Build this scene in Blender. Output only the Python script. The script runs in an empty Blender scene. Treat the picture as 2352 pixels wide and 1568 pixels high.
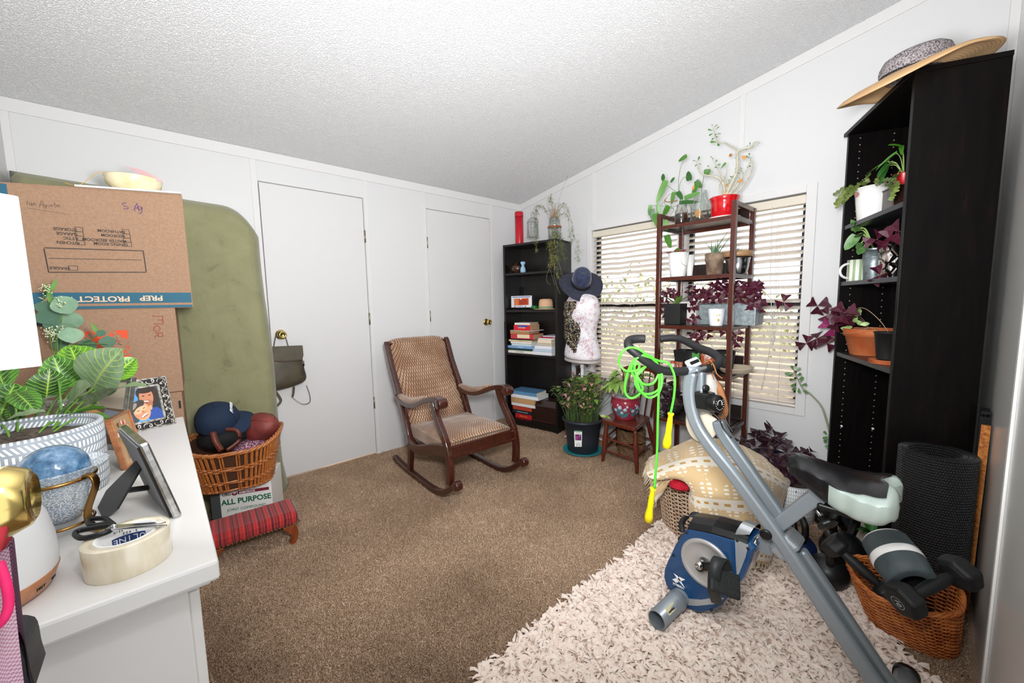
import bpy, math, random
import numpy as np
from mathutils import Vector as V, Matrix, Euler, noise
PI=math.pi; R=math.radians
SC=bpy.context.scene; COL=SC.collection
# ------------------------------------------------------------------ camera
FPX,YAW,PITCH,ROLL=896.97,0.8361,0.1005,-0.0192
CAM=V((-2.8364,-2.9738,1.1868))
Fw=V((math.cos(YAW)*math.cos(PITCH),math.sin(YAW)*math.cos(PITCH),-math.sin(PITCH)))
_r=V((math.sin(YAW),-math.cos(YAW),0)); _u=_r.cross(Fw)
Rt=_r*math.cos(ROLL)+_u*math.sin(ROLL); Up=_u*math.cos(ROLL)-_r*math.sin(ROLL)
cd=bpy.data.cameras.new('camera'); cam=bpy.data.objects.new('camera',cd); COL.objects.link(cam)
cam.matrix_world=Matrix(((Rt.x,Up.x,-Fw.x,CAM.x),(Rt.y,Up.y,-Fw.y,CAM.y),(Rt.z,Up.z,-Fw.z,CAM.z),(0,0,0,1)))
cd.sensor_width=36; cd.lens=36*FPX/2352; cd.clip_start=0.02; SC.camera=cam
SC.view_settings.view_transform='Standard'; SC.view_settings.look='None'
SC.view_settings.gamma=1; SC.view_settings.use_curve_mapping=False
SC.view_settings.exposure=-0.83
SC.cycles.max_bounces=10; SC.cycles.diffuse_bounces=6; SC.cycles.transparent_max_bounces=16
SC.cycles.use_denoising=True
# ------------------------------------------------------------------ sky, sun, flash
wd=bpy.data.worlds.new('desert_sky'); SC.world=wd; wd.use_nodes=True
_n=wd.node_tree.nodes; _l=wd.node_tree.links
bg=_n['Background']; bg.inputs['Color'].default_value=(0.93,0.96,1.0,1); bg.inputs['Strength'].default_value=3.0
def lamp(name,kind,loc,energy,col=(1,1,1),rot=None,target=None,**kw):
    d=bpy.data.lights.new(name,kind); d.energy=energy; d.color=col
    for k,v in kw.items(): setattr(d,k,v)
    o=bpy.data.objects.new(name,d); COL.objects.link(o); o.location=loc
    if target is not None: o.rotation_euler=(V(target)-V(loc)).to_track_quat('-Z','Y').to_euler()
    elif rot: o.rotation_euler=rot
    return o
lamp('sun','SUN',(-3,1,5),5.0,(1,.96,.9),target=(0,.3,0),angle=R(.6))
lamp('flash_bounce','AREA',(-2.68,-2.83,1.32),138,(.97,.982,1),target=(-1.4,-1.55,2.58),shape='DISK',size=.3)
lamp('flash_direct','AREA',(-2.72,-2.9,1.62),6,(.97,.982,1),target=(-1.2,-1.2,.8),shape='DISK',size=.12)
# ------------------------------------------------------------------ image helpers
def ray(x,y): return Fw+Rt*((x-1176)/FPX)+Up*((784-y)/FPX)
def on(x,y,ax,v):
    d=ray(x,y); return CAM+d*((v-CAM[ax])/d[ax])
def G(x,y,z=0): return on(x,y,2,z)
def onp(x,y,p,n):   # ray meets the plane through p with normal n
    d=ray(x,y); n=V(n); return CAM+d*((V(p)-CAM).dot(n)/d.dot(n))
def fac(x,y,p):     # ray meets the upright plane through p that faces the camera
    return onp(x,y,p,(Fw.x,Fw.y,0))
# ------------------------------------------------------------------ mesh builder
rnd=random.Random(7)
def T(loc=(0,0,0),rot=(0,0,0),s=(1,1,1)):
    if not hasattr(s,'__len__'): s=(s,s,s)
    return Matrix.LocRotScale(V(loc),Euler(rot),V(s))
def frame(o,z,x=None):
    z=V(z).normalized()
    if x is None: x=V((1,0,0)) if abs(z.x)<.9 else V((0,1,0))
    x=(V(x)-z*V(x).dot(z)).normalized(); y=z.cross(x)
    return Matrix(((x.x,y.x,z.x,o[0]),(x.y,y.y,z.y,o[1]),(x.z,y.z,z.z,o[2]),(0,0,0,1)))
WM={}
class MB:
    def __init__(s,M=None): s.v=[];s.f=[];s.sm=[];s.mi=[];s.M=M or Matrix()
    def add(s,vs,fs,sm=False,m=0,M=None):
        k=len(s.v); A=s.M@M if M else s.M
        s.v+= [A@V(v) for v in vs]
        for f in fs: s.f.append([i+k for i in f]); s.sm.append(sm); s.mi.append(m)
        return s
    def box(s,lo,hi,M=None,m=0):
        (a,b,c),(d,e,g)=lo,hi
        vs=[(a,b,c),(d,b,c),(d,e,c),(a,e,c),(a,b,g),(d,b,g),(d,e,g),(a,e,g)]
        return s.add(vs,[(0,3,2,1),(4,5,6,7),(0,1,5,4),(1,2,6,5),(2,3,7,6),(3,0,4,7)],m=m,M=M)
    def cb(s,c,sz,M=None,m=0):
        return s.box([c[i]-sz[i]/2 for i in range(3)],[c[i]+sz[i]/2 for i in range(3)],M,m)
    def prism(s,poly,z0,z1,M=None,m=0,sm=False):
        n=len(poly); vs=[(x,y,z0) for x,y in poly]+[(x,y,z1) for x,y in poly]
        s.add(vs,[list(range(n))[::-1],list(range(n,2*n))],m=m,M=M)
        k=len(s.v)-2*n
        for i in range(n):
            j=(i+1)%n; s.f.append([k+i,k+j,k+n+j,k+n+i]); s.sm.append(sm); s.mi.append(m)
        return s
    def lathe(s,prof,n=32,M=None,m=0,sm=True,a0=0,a1=2*PI,fn=None):
        full=abs(a1-a0-2*PI)<1e-6; c=n if full else n+1; vs=[];fs=[]
        for (r,z) in prof:
            for i in range(c):
                a=a0+(a1-a0)*i/n; rr,zz=(r,z) if fn is None else fn(r,z,a)
                vs.append((rr*math.cos(a),rr*math.sin(a),zz))
        for j in range(len(prof)-1):
            for i in range(n):
                k=(i+1)%c; fs.append((j*c+i,j*c+k,(j+1)*c+k,(j+1)*c+i))
        return s.add(vs,fs,sm,m,M)
    def tube(s,pts,r,n=8,m=0,caps=True,sm=True,M=None,flat=None,closed=False):
        pts=[V(p) for p in pts]; N=len(pts)
        rs=r if hasattr(r,'__len__') else [r]*N
        vs=[];prev=None
        for i,p in enumerate(pts):
            if closed: t=pts[(i+1)%N]-pts[i-1]
            else: t=pts[min(i+1,N-1)]-pts[max(i-1,0)]
            if t.length<1e-9: t=V((0,0,1))
            t.normalize()
            if prev is None:
                a=V((0,0,1)) if abs(t.z)<.9 else V((1,0,0)); x=(a-t*a.dot(t)).normalized()
            else:
                x=prev-t*prev.dot(t)
                if x.length<1e-6: x=t.orthogonal()
                x.normalize()
            prev=x; y=t.cross(x)
            for k in range(n):
                a=2*PI*k/n+(PI/n if n==4 else 0); ca,sa=math.cos(a),math.sin(a)
                if flat: ca*=flat[0]; sa*=flat[1]
                vs.append(p+(x*ca+y*sa)*rs[i])
        fs=[(i*n+k,i*n+(k+1)%n,(i+1)*n+(k+1)%n,(i+1)*n+k) for i in range(N-1) for k in range(n)]
        if closed: fs+=[((N-1)*n+k,(N-1)*n+(k+1)%n,(k+1)%n,k) for k in range(n)]
        elif caps: fs+=[tuple(range(n))[::-1],tuple(range((N-1)*n,N*n))]
        return s.add(vs,fs,sm,m,M)
    def rib(s,pts,w,th,side,m=0,sm=False,M=None):   # flat bar along pts; side = width direction(s)
        pts=[V(p) for p in pts];N=len(pts);vs=[]
        for i,p in enumerate(pts):
            t=(pts[min(i+1,N-1)]-pts[max(i-1,0)]).normalized()
            sd=V(side[i]) if isinstance(side,list) else V(side)
            sd=(sd-t*sd.dot(t)).normalized(); nn=t.cross(sd)
            ww=w[i] if hasattr(w,'__len__') else w; tt=th[i] if hasattr(th,'__len__') else th
            for a,b in ((-1,-1),(1,-1),(1,1),(-1,1)): vs.append(p+sd*a*ww/2+nn*b*tt/2)
        fs=[(i*4+k,i*4+(k+1)%4,(i+1)*4+(k+1)%4,(i+1)*4+k) for i in range(N-1) for k in range(4)]
        fs+=[(3,2,1,0),tuple(range((N-1)*4,N*4))]
        return s.add(vs,fs,sm,m,M)
    def ell(s,c,r,n=20,k=12,M=None,m=0,fn=None):
        vs=[];fs=[]
        for j in range(k+1):
            b=-PI/2+PI*j/k
            for i in range(n):
                a=2*PI*i/n; d=V((math.cos(a)*math.cos(b),math.sin(a)*math.cos(b),math.sin(b)))
                q=1 if fn is None else fn(d)
                vs.append((c[0]+d.x*r[0]*q,c[1]+d.y*r[1]*q,c[2]+d.z*r[2]*q))
        for j in range(k):
            for i in range(n): fs.append((j*n+i,j*n+(i+1)%n,(j+1)*n+(i+1)%n,(j+1)*n+i))
        return s.add(vs,fs,True,m,M)
    def grid(s,fn,nu,nv,m=0,sm=True,M=None):
        vs=[fn(i/nu,j/nv) for j in range(nv+1) for i in range(nu+1)]
        fs=[(j*(nu+1)+i,j*(nu+1)+i+1,(j+1)*(nu+1)+i+1,(j+1)*(nu+1)+i) for j in range(nv) for i in range(nu)]
        return s.add(vs,fs,sm,m,M)
    def leaf(s,p,d,up,L,W,shape='oval',bend=.15,fold=.12,n=6,m=0):
        d=V(d).normalized(); up=V(up); up=(up-d*up.dot(d))
        if up.length<1e-5: up=d.orthogonal()
        up.normalize(); sd=d.cross(up); p=V(p); vs=[]
        for i in range(n+1):
            t=i/n
            if shape=='oval': w=math.sin(PI*min(1,t*.96+.02))**.75
            elif shape=='heart': w=(1-t)**.6*(t+.12)**.35*1.35
            elif shape=='tip': w=math.sin(PI*t**.7)**.9
            elif shape=='spoon': w=(t**1.2)*(math.sqrt(max(0,1-t**4)))*1.15+.06
            else: w=(1-t)**.8
            if i==0 and shape!='heart': w=.04
            if i==n: w=.02
            c=p+d*L*t-up*bend*L*t*t
            for k in (-1,0,1): vs.append(c+sd*k*w*W/2+up*fold*W*w*abs(k))
        fs=[]
        for i in range(n):
            for k in (0,1): a=i*3+k; fs.append((a,a+1,a+4,a+3))
        return s.add(vs,fs,True,m)
    def build(s,name,mats,parent=None,bevel=0,sub=0,solid=0,world=True,origin=None,auto=None):
        if not isinstance(mats,(list,tuple)): mats=[mats]
        me=bpy.data.meshes.new(name)
        if parent is not None:
            o_=WM[parent.name].inverted() if world else Matrix(); vs=[o_@v for v in s.v]; org=V()
        else:
            if origin is None:
                xs=[v.x for v in s.v];ys=[v.y for v in s.v];zs=[v.z for v in s.v]
                origin=((min(xs)+max(xs))/2,(min(ys)+max(ys))/2,min(zs))
            org=V(origin); vs=[v-org for v in s.v]
        me.from_pydata([tuple(v) for v in vs],[],s.f); me.validate()
        for m in mats: me.materials.append(m)
        if len(me.polygons)==len(s.f):
            me.polygons.foreach_set('use_smooth',s.sm); me.polygons.foreach_set('material_index',s.mi)
        me.update(); o=bpy.data.objects.new(name,me); COL.objects.link(o)
        if parent is not None: o.parent=parent; WM[o.name]=WM[parent.name]
        else: o.location=org; WM[o.name]=Matrix.Translation(org)
        if solid: a=o.modifiers.new('s','SOLIDIFY'); a.thickness=solid; a.offset=0
        if bevel: a=o.modifiers.new('b','BEVEL'); a.width=bevel; a.segments=2; a.limit_method='ANGLE'; a.harden_normals=False
        if sub: a=o.modifiers.new('u','SUBSURF'); a.levels=sub; a.render_levels=sub
        return o
def tag(o,label,cat,group=None,kind=None):
    if label: o['label']=label
    if cat: o['category']=cat
    if group: o['group']=group
    if kind: o['kind']=kind
    return o
def thing(name,label,cat,loc=(0,0,0),rot=0,group=None):
    o=bpy.data.objects.new(name,None); COL.objects.link(o); o.empty_display_size=.05
    rt=rot if hasattr(rot,'__len__') else (0,0,rot)
    o.location=loc; o.rotation_euler=rt; WM[o.name]=T(loc,rt)
    return tag(o,label,cat,group)
def struct(o,label=None): o['kind']='structure'; 
def text(name,s,M,size,mat,parent=None,ext=.0004,ax='CENTER',bold=0,sx=1):
    c=bpy.data.curves.new(name,'FONT'); c.body=s; c.size=size; c.extrude=ext; c.align_x=ax; c.align_y='CENTER'; c.offset=bold; c.resolution_u=3
    t=bpy.data.objects.new(name,c); COL.objects.link(t)
    dg=bpy.context.evaluated_depsgraph_get(); me=bpy.data.meshes.new_from_object(t.evaluated_get(dg)); bpy.data.objects.remove(t)
    P=WM[parent.name].inverted()@M@Matrix.Diagonal((sx,1,1,1)); me.transform(P); me.materials.clear(); me.materials.append(mat)
    o=bpy.data.objects.new(name,me); COL.objects.link(o); o.parent=parent; WM[o.name]=WM[parent.name]
    return o
def fast(name,vs,fs,mat,loc=(0,0,0),smooth=False,parent=None):
    me=bpy.data.meshes.new(name); vs=np.asarray(vs,'f'); fs=np.asarray(fs,'i'); k=fs.shape[1]
    me.vertices.add(len(vs)); me.vertices.foreach_set('co',vs.ravel())
    me.loops.add(fs.size); me.loops.foreach_set('vertex_index',fs.ravel())
    me.polygons.add(len(fs)); me.polygons.foreach_set('loop_start',np.arange(0,fs.size,k,dtype='i'))
    me.polygons.foreach_set('use_smooth',np.full(len(fs),smooth)); me.update(calc_edges=True); me.materials.append(mat)
    o=bpy.data.objects.new(name,me); COL.objects.link(o); o.location=loc
    if parent: o.parent=parent
    return o
# ------------------------------------------------------------------ materials
def lin(h):
    if isinstance(h,str):
        h=h.lstrip('#'); h=[int(h[i:i+2],16)/255 for i in (0,2,4)]
    return tuple(c/12.92 if c<=.04045 else ((c+.055)/1.055)**2.4 for c in h)
MATS={}
class NT:
    def __init__(s,name):
        s.m=bpy.data.materials.new(name); s.m.use_nodes=True; s.t=s.m.node_tree; s.b=s.t.nodes['Principled BSDF']; s.out=s.t.nodes['Material Output']
    def n(s,ty,**kw):
        x=s.t.nodes.new('ShaderNode'+ty)
        for k,v in kw.items():
            if hasattr(x,k) and not k[0].isupper(): setattr(x,k,v)
        return x
    def ln(s,a,b): s.t.links.new(a,b)
    def set(s,**kw):
        for k,v in kw.items(): s.b.inputs[k.replace('_',' ')].default_value=v
    def coord(s,kind='Object',scale=(1,1,1),rot=(0,0,0)):
        c=s.n('TexCoord'); mp=s.n('Mapping'); mp.inputs['Scale'].default_value=scale if hasattr(scale,'__len__') else (scale,)*3; mp.inputs['Rotation'].default_value=rot
        s.ln(c.outputs[kind],mp.inputs['Vector']); return mp.outputs['Vector']
    def noise(s,vec,scale=5,detail=4,rough=.6,dist=0):
        x=s.n('TexNoise'); x.inputs['Scale'].default_value=scale; x.inputs['Detail'].default_value=detail; x.inputs['Roughness'].default_value=rough; x.inputs['Distortion'].default_value=dist
        if vec is not None: s.ln(vec,x.inputs['Vector'])
        return x.outputs['Fac']
    def ramp(s,fac,stops,interp='LINEAR'):
        x=s.n('ValToRGB'); x.color_ramp.interpolation=interp; e=x.color_ramp.elements
        while len(e)<len(stops): e.new(.5)
        for i,(p,c) in enumerate(stops):
            e[i].position=p; c=lin(c) if isinstance(c,str) else c; e[i].color=(*c[:3],1)
        s.ln(fac,x.inputs['Fac']); return x.outputs['Color']
    def bump(s,h,strength=.3,dist=.01):
        x=s.n('Bump'); x.inputs['Strength'].default_value=strength; x.inputs['Distance'].default_value=dist
        s.ln(h,x.inputs['Height']); s.ln(x.outputs['Normal'],s.b.inputs['Normal']); return x
    def math(s,op,a,b=None,c=None):
        x=s.n('Math'); x.operation=op
        for i,v in enumerate((a,b,c)):
            if v is None: continue
            if isinstance(v,(int,float)): x.inputs[i].default_value=v
            else: s.ln(v,x.inputs[i])
        return x.outputs[0]
    def mix(s,f,a,b):
        x=s.n('MixRGB')
        for k,v in ((0,f),(1,a),(2,b)):
            if isinstance(v,str): v=(*lin(v),1)
            if isinstance(v,(tuple,float,int)): x.inputs[k].default_value=v
            else: s.ln(v,x.inputs[k])
        return x.outputs[0]
    def xyz(s,vec):
        x=s.n('SeparateXYZ'); s.ln(vec,x.inputs[0]); return x.outputs
    def col(s,c): s.ln(c,s.b.inputs['Base Color'])
def mat(name,c='#808080',rough=.5,metal=0,c2=None,ns=8,det=4,stretch=(1,1,1),bs=0,bst=.2,bd=.004,spec=.5,coat=0,lo=.35,hi=.65,trans=0,alpha=1,sss=0,sheen=0,ior=1.45):
    if name in MATS: return MATS[name]
    t=NT(name); t.set(Base_Color=(*lin(c),1),Roughness=rough,Metallic=metal,Specular_IOR_Level=spec,Coat_Weight=coat,Transmission_Weight=trans,Alpha=alpha,IOR=ior)
    if sheen: t.set(Sheen_Weight=sheen)
    if c2:
        v=t.coord('Object',stretch); t.col(t.ramp(t.noise(v,ns,det),[(lo,c),(hi,c2)]))
    if bs:
        v=t.coord('Object',stretch); t.bump(t.noise(v,bs,3),bst,bd)
    MATS[name]=t.m; return t.m
def wood(name,c,c2,rough=.35,axis=2,ns=6,coat=.3):
    if name in MATS: return MATS[name]
    t=NT(name); s=[14,14,14]; s[axis]=1.2; v=t.coord('Object',s)
    t.col(t.ramp(t.noise(v,ns,6,.65,.4),[(.3,c),(.7,c2)])); t.set(Roughness=rough,Coat_Weight=coat,Coat_Roughness=.15)
    t.bump(t.noise(v,ns*3,3),.08,.002); MATS[name]=t.m; return t.m
def winglass(name='window_glass',f=.06,tint=(1,1,1)):
    t=NT(name); tr=t.n('BsdfTransparent'); tr.inputs[0].default_value=(*tint,1); gl=t.n('BsdfGlossy'); gl.inputs['Roughness'].default_value=.02; gl.inputs['Color'].default_value=(1,1,1,1)
    fr=t.n('LayerWeight'); fr.inputs['Blend'].default_value=.25; mx=t.n('MixShader')
    k=t.math('MULTIPLY_ADD',fr.outputs['Fresnel'],.5,f); t.ln(k,mx.inputs[0]); t.ln(tr.outputs[0],mx.inputs[1]); t.ln(gl.outputs[0],mx.inputs[2]); t.ln(mx.outputs[0],t.out.inputs['Surface'])
    return t.m
GLASS=winglass('window_glass',.02); JAR=winglass('jar_glass',.05,(.93,.95,.94))
def rr(x,y): return rnd.uniform(x,y)
def smooth_path(pts,k=6,closed=False):
    P=[V(p) for p in pts]; N=len(P); out=[]
    rng=range(N) if closed else range(N-1)
    for i in rng:
        if closed: a,b,c,d=P[i-1],P[i],P[(i+1)%N],P[(i+2)%N]
        else: a,b,c,d=P[max(i-1,0)],P[i],P[i+1],P[min(i+2,N-1)]
        for j in range(k):
            t=j/k; out.append(.5*((2*b)+(c-a)*t+(2*a-5*b+4*c-d)*t*t+(3*b-3*c+d-a)*t**3))
    if not closed: out.append(P[-1])
    return out
# ================================================================== THE ROOM
XW,YS,HC,SL=-3.3,-3.115,2.172,0.1642     # west wall, south wall, low ceiling height, ceiling slope
def zc(y): return HC-SL*y
wallm=NT('white_vinyl_wall'); wallm.set(Base_Color=(*lin('#d6d6d6'),1),Roughness=.45,Specular_IOR_Level=.35)
wallm.bump(wallm.noise(wallm.coord('Object',(30,30,1)),20,3),.03,.002); wallm=wallm.m
southm=NT('glossy_vinyl_wall'); southm.set(Base_Color=(*lin('#d2d1cd'),1),Roughness=.2,Specular_IOR_Level=.8)
_v=southm.coord('Object',(40,40,.8)); southm.bump(southm.noise(_v,6,3),.1,.002); southm=southm.m
trimm=mat('white_trim','#dad9d8',.4,spec=.35)
doorm=mat('white_door_paint','#d5d4d4',.42,bs=60,bst=.03)
ceil=NT('popcorn_ceiling'); ceil.set(Base_Color=(*lin('#e9e9e9'),1),Roughness=.9,Specular_IOR_Level=.2)
_v=ceil.coord('Object',1); _a=ceil.noise(_v,170,3,.6); _h=ceil.ramp(_a,[(.42,(0,0,0)),(.62,(1,1,1))]); ceil.bump(_h,.7,.009)
ceil.col(ceil.ramp(_a,[(.3,'#eaeaeb'),(.6,'#f8f8f9')]))
ceil=ceil.m
carpm=NT('brown_carpet'); carpm.set(Roughness=.95,Specular_IOR_Level=.1)
_v=carpm.coord('Object',1); _a=carpm.noise(_v,420,2,.7); _b=carpm.noise(_v,2.2,3)
_c=carpm.ramp(_a,[(.28,'#6e5545'),(.45,'#a68a73'),(.58,'#c8ae96'),(.72,'#e6d6c2')])
_m=carpm.n('MixRGB'); _m.blend_type='MULTIPLY'; _m.inputs[0].default_value=1; carpm.ln(_c,_m.inputs[1]); carpm.ln(carpm.ramp(_b,[(.3,'#d8d4d0'),(.6,'#ffffff')]),_m.inputs[2])
carpm.col(_m.outputs[0]); carpm.bump(_a,.6,.006); carpm=carpm.m
struct(MB().box((XW-.2,YS-.2,-.1),(.12,.12,0)).build('floor',carpm,bevel=0))
# ceiling slab, rising to the south
m=MB(); m.add([(XW-.1,.12,zc(.12)),(.12,.12,zc(.12)),(.12,YS-.1,zc(YS-.1)),(XW-.1,YS-.1,zc(YS-.1))]+[(XW-.1,.12,zc(.12)+.1),(.12,.12,zc(.12)+.1),(.12,YS-.1,zc(YS-.1)+.1),(XW-.1,YS-.1,zc(YS-.1)+.1)],
 [(0,3,2,1),(4,5,6,7),(0,1,5,4),(1,2,6,5),(2,3,7,6),(3,0,4,7)]); struct(m.build('ceiling',ceil))
D1=(-2.294,-1.630,.018,1.98); D2=(-1.097,-.412,.018,1.98)
def wallY(segs):   # closet wall pieces with holes for doors
    m=MB()
    for a,b,c,d in segs: m.box((a,0,c),(b,.1,d))
    return m
struct(wallY([(XW-.1,D1[0]-.004,0,HC),(D1[1]+.004,D2[0]-.004,0,HC),(D2[1]+.004,.1,0,HC),(D1[0]-.004,D1[1]+.004,D1[3]+.004,HC),(D2[0]-.004,D2[1]+.004,D2[3]+.004,HC)]).build('wall_back',wallm))
WY0,WY1,WZ0,WZ1=-2.40,-.89,.51,1.785
m=MB()
def wx(y0,y1,z0,z1t):
    # slab x 0..0.1 between y0..y1; z1t None -> up to the sloped ceiling
    t0=zc(y0) if z1t is None else z1t; t1=zc(y1) if z1t is None else z1t
    m.add([(0,y0,z0),(0,y1,z0),(0,y1,t1),(0,y0,t0),(.1,y0,z0),(.1,y1,z0),(.1,y1,t1),(.1,y0,t0)],[(0,3,2,1),(4,5,6,7),(0,1,5,4),(1,2,6,5),(2,3,7,6),(3,0,4,7)])
wx(YS-.1,WY0,0,None); wx(WY1,0,0,None); wx(WY0,WY1,0,WZ0); wx(WY0,WY1,WZ1,None)
struct(m.build('wall_window',wallm))
m=MB(); m.add([(XW,YS-.1,0),(XW,.0,0),(XW,0,HC),(XW,YS-.1,zc(YS-.1)),(XW-.1,YS-.1,0),(XW-.1,0,0),(XW-.1,0,HC),(XW-.1,YS-.1,zc(YS-.1))],[(0,1,2,3),(4,7,6,5),(0,4,5,1),(1,5,6,2),(2,6,7,3),(3,7,4,0)])
struct(m.build('wall_left',wallm))
struct(MB().box((-2.45,YS-.1,0),(0,YS,zc(YS))).box((XW,YS-.1,0),(-3.15,YS,zc(YS))).box((-3.15,YS-.1,2.03),(-2.45,YS,zc(YS))).build('wall_right',southm))
# battens and trims
def trim(i,m,mt=None): struct(m.build('trim_%d'%i,mt or trimm,bevel=.0015))
m=MB(); m.box((XW,-.008,HC-.062),(0,0,HC))
trim(1,m)
m=MB()
m.add([(-.008,0,HC-.06),(-.008,YS,zc(YS)-.06),(-.008,YS,zc(YS)),(-.008,0,HC),(0,0,HC-.06),(0,YS,zc(YS)-.06),(0,YS,zc(YS)),(0,0,HC)],[(0,3,2,1),(4,5,6,7),(0,1,5,4),(1,2,6,5),(2,3,7,6),(3,0,4,7)])
trim(2,m)
k=3
for x0,x1 in ((XW,XW+.028),(-2.334,-2.300),(-1.622,-1.595),(-1.120,-1.100),(-.405,-.372)):
    trim(k,MB().box((x0,-.007,0),(x1,0,HC-.062))); k+=1
for y0 in (-.925,-2.06): trim(k,MB().box((-.006,y0,WZ1+.05),(0,y0+.03,zc(y0)-.058))); k+=1
trim(k,MB().box((-.03,YS,0),(-.0,YS+.03,zc(YS)))); k+=1
trim(k,MB().box((-1.205,YS,0),(-1.175,YS+.006,zc(YS))),mat('glossy_batten','#f0f0ee',.25)); k+=1
# doors
brass=mat('polished_brass','#d9c27a',.18,1); brassd=mat('aged_brass','#8f7444',.3,1); steel=mat('hinge_steel','#a09a85',.35,1)
def knob(par,x,y,z,ax,s=1):
    M=T((x,y,z))@frame((0,0,0),ax)
    a=MB(M).lathe([(0,0),(.032*s,0),(.033*s,.004),(.028*s,.010),(.016*s,.013)],28).build('knob_rose',brass,par)
    return MB(M).lathe([(.011*s,.008),(.011*s,.03),(.018*s,.034),(.0265*s,.046),(.027*s,.056),(.022*s,.066),(.017*s,.069),(.014*s,.064),(0,.062)],28).build('door_knob',brass,par)
def door(i,D,kx,hx,hz,lab,lip):
    d=thing('door_%d'%i,lab,None,((D[0]+D[1])/2,.02,0)); d['kind']='structure'
    pn=MB().box((D[0]+.002,.0,D[2]),(D[1]-.002,.035,D[3]-.004)).build('door_panel',doorm,d,bevel=.001)
    kk=knob(pn,kx,0,1.0,(0,-1,0))
    for z in hz:
        h=MB().box((hx-.005,-.006,z-.045),(hx+.005,.0,z+.045)); h.tube([(hx,-.008,z-.045),(hx,-.008,z+.045)],.0045,8); h.build('hinge',steel,d)
    MB().box((D[0]-.004,.04,0),(D[0],.1,D[3]+.004)).box((D[1],.04,0),(D[1]+.004,.1,D[3]+.004)).build('door_jamb',trimm,d)
    return d
door(1,D1,-2.237,D1[1]+.001,(1.70,1.08,.42),'flat white closet door with backpack on its knob',1)
door(2,D2,-.487,D2[0]-.001,(1.70,1.08,.42),'flat white door beside black bookcase',1)
struct(MB().box((XW,.1,0),(.1,.9,.001)).build('trim_40',mat('closet_shade','#1c1a18',.9)))  # dark sheet on the closet floor, its colour standing in for shade
d=thing('door_3','white entry door standing open at left edge with brass knob',None,(-3.0,-2.8,0)); d['kind']='structure'
dp_=MB().box((-3.022,-3.1,.015),(-2.986,-2.448,2.02)).build('door_panel',doorm,d,bevel=.001)
knob(dp_,-2.986,-2.512,1.046,(1,0,0),.97)
# ------------------------------------------------------------------ window, casing, blinds
alum=mat('dark_bronze_aluminium','#15120f',.4,.3); slatm=mat('beige_blind_slat','#e3d8cb',.5,c2='#e8dfd4',ns=3); cordm=mat('white_cord','#dcd6cc',.7)
struct(MB().box((-.012,WY0-.05,WZ0-.04),(0,WY0,WZ1+.045)).box((-.012,WY1,WZ0-.04),(0,WY1+.045,WZ1+.045)).box((-.012,WY0,WZ1),(0,WY1,WZ1+.045)).box((-.012,WY0,WZ0-.04),(0,WY1,WZ0)).build('trim_50',trimm,bevel=.002))
YM0,YM1=-1.70,-1.64
def window(i,y0,y1):
    w=thing('window_%d'%i,None,None,(.06,(y0+y1)/2,WZ0)); w['kind']='structure'
    f=MB()
    for a,b,c,d in ((y0,y1,WZ0,WZ0+.03),(y0,y1,WZ1-.03,WZ1),(y0,y0+.028,WZ0,WZ1),(y1-.028,y1,WZ0,WZ1)): f.box((.07,a,c),(.1,b,d))
    f.build('window_frame',alum,w)
    MB().box((.062,y0,1.12),(.1,y1,1.165)).build('meeting_rail',alum,w)
    MB().box((.084,y0+.02,WZ0+.02),(.087,y1-.02,WZ1-.02)).build('window_pane',GLASS,w)
    return w
window(1,YM1,WY1); window(2,WY0,YM0)
struct(MB().box((.0,YM0,WZ0),(.1,YM1,WZ1)).build('trim_51',trimm,bevel=.002))
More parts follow.
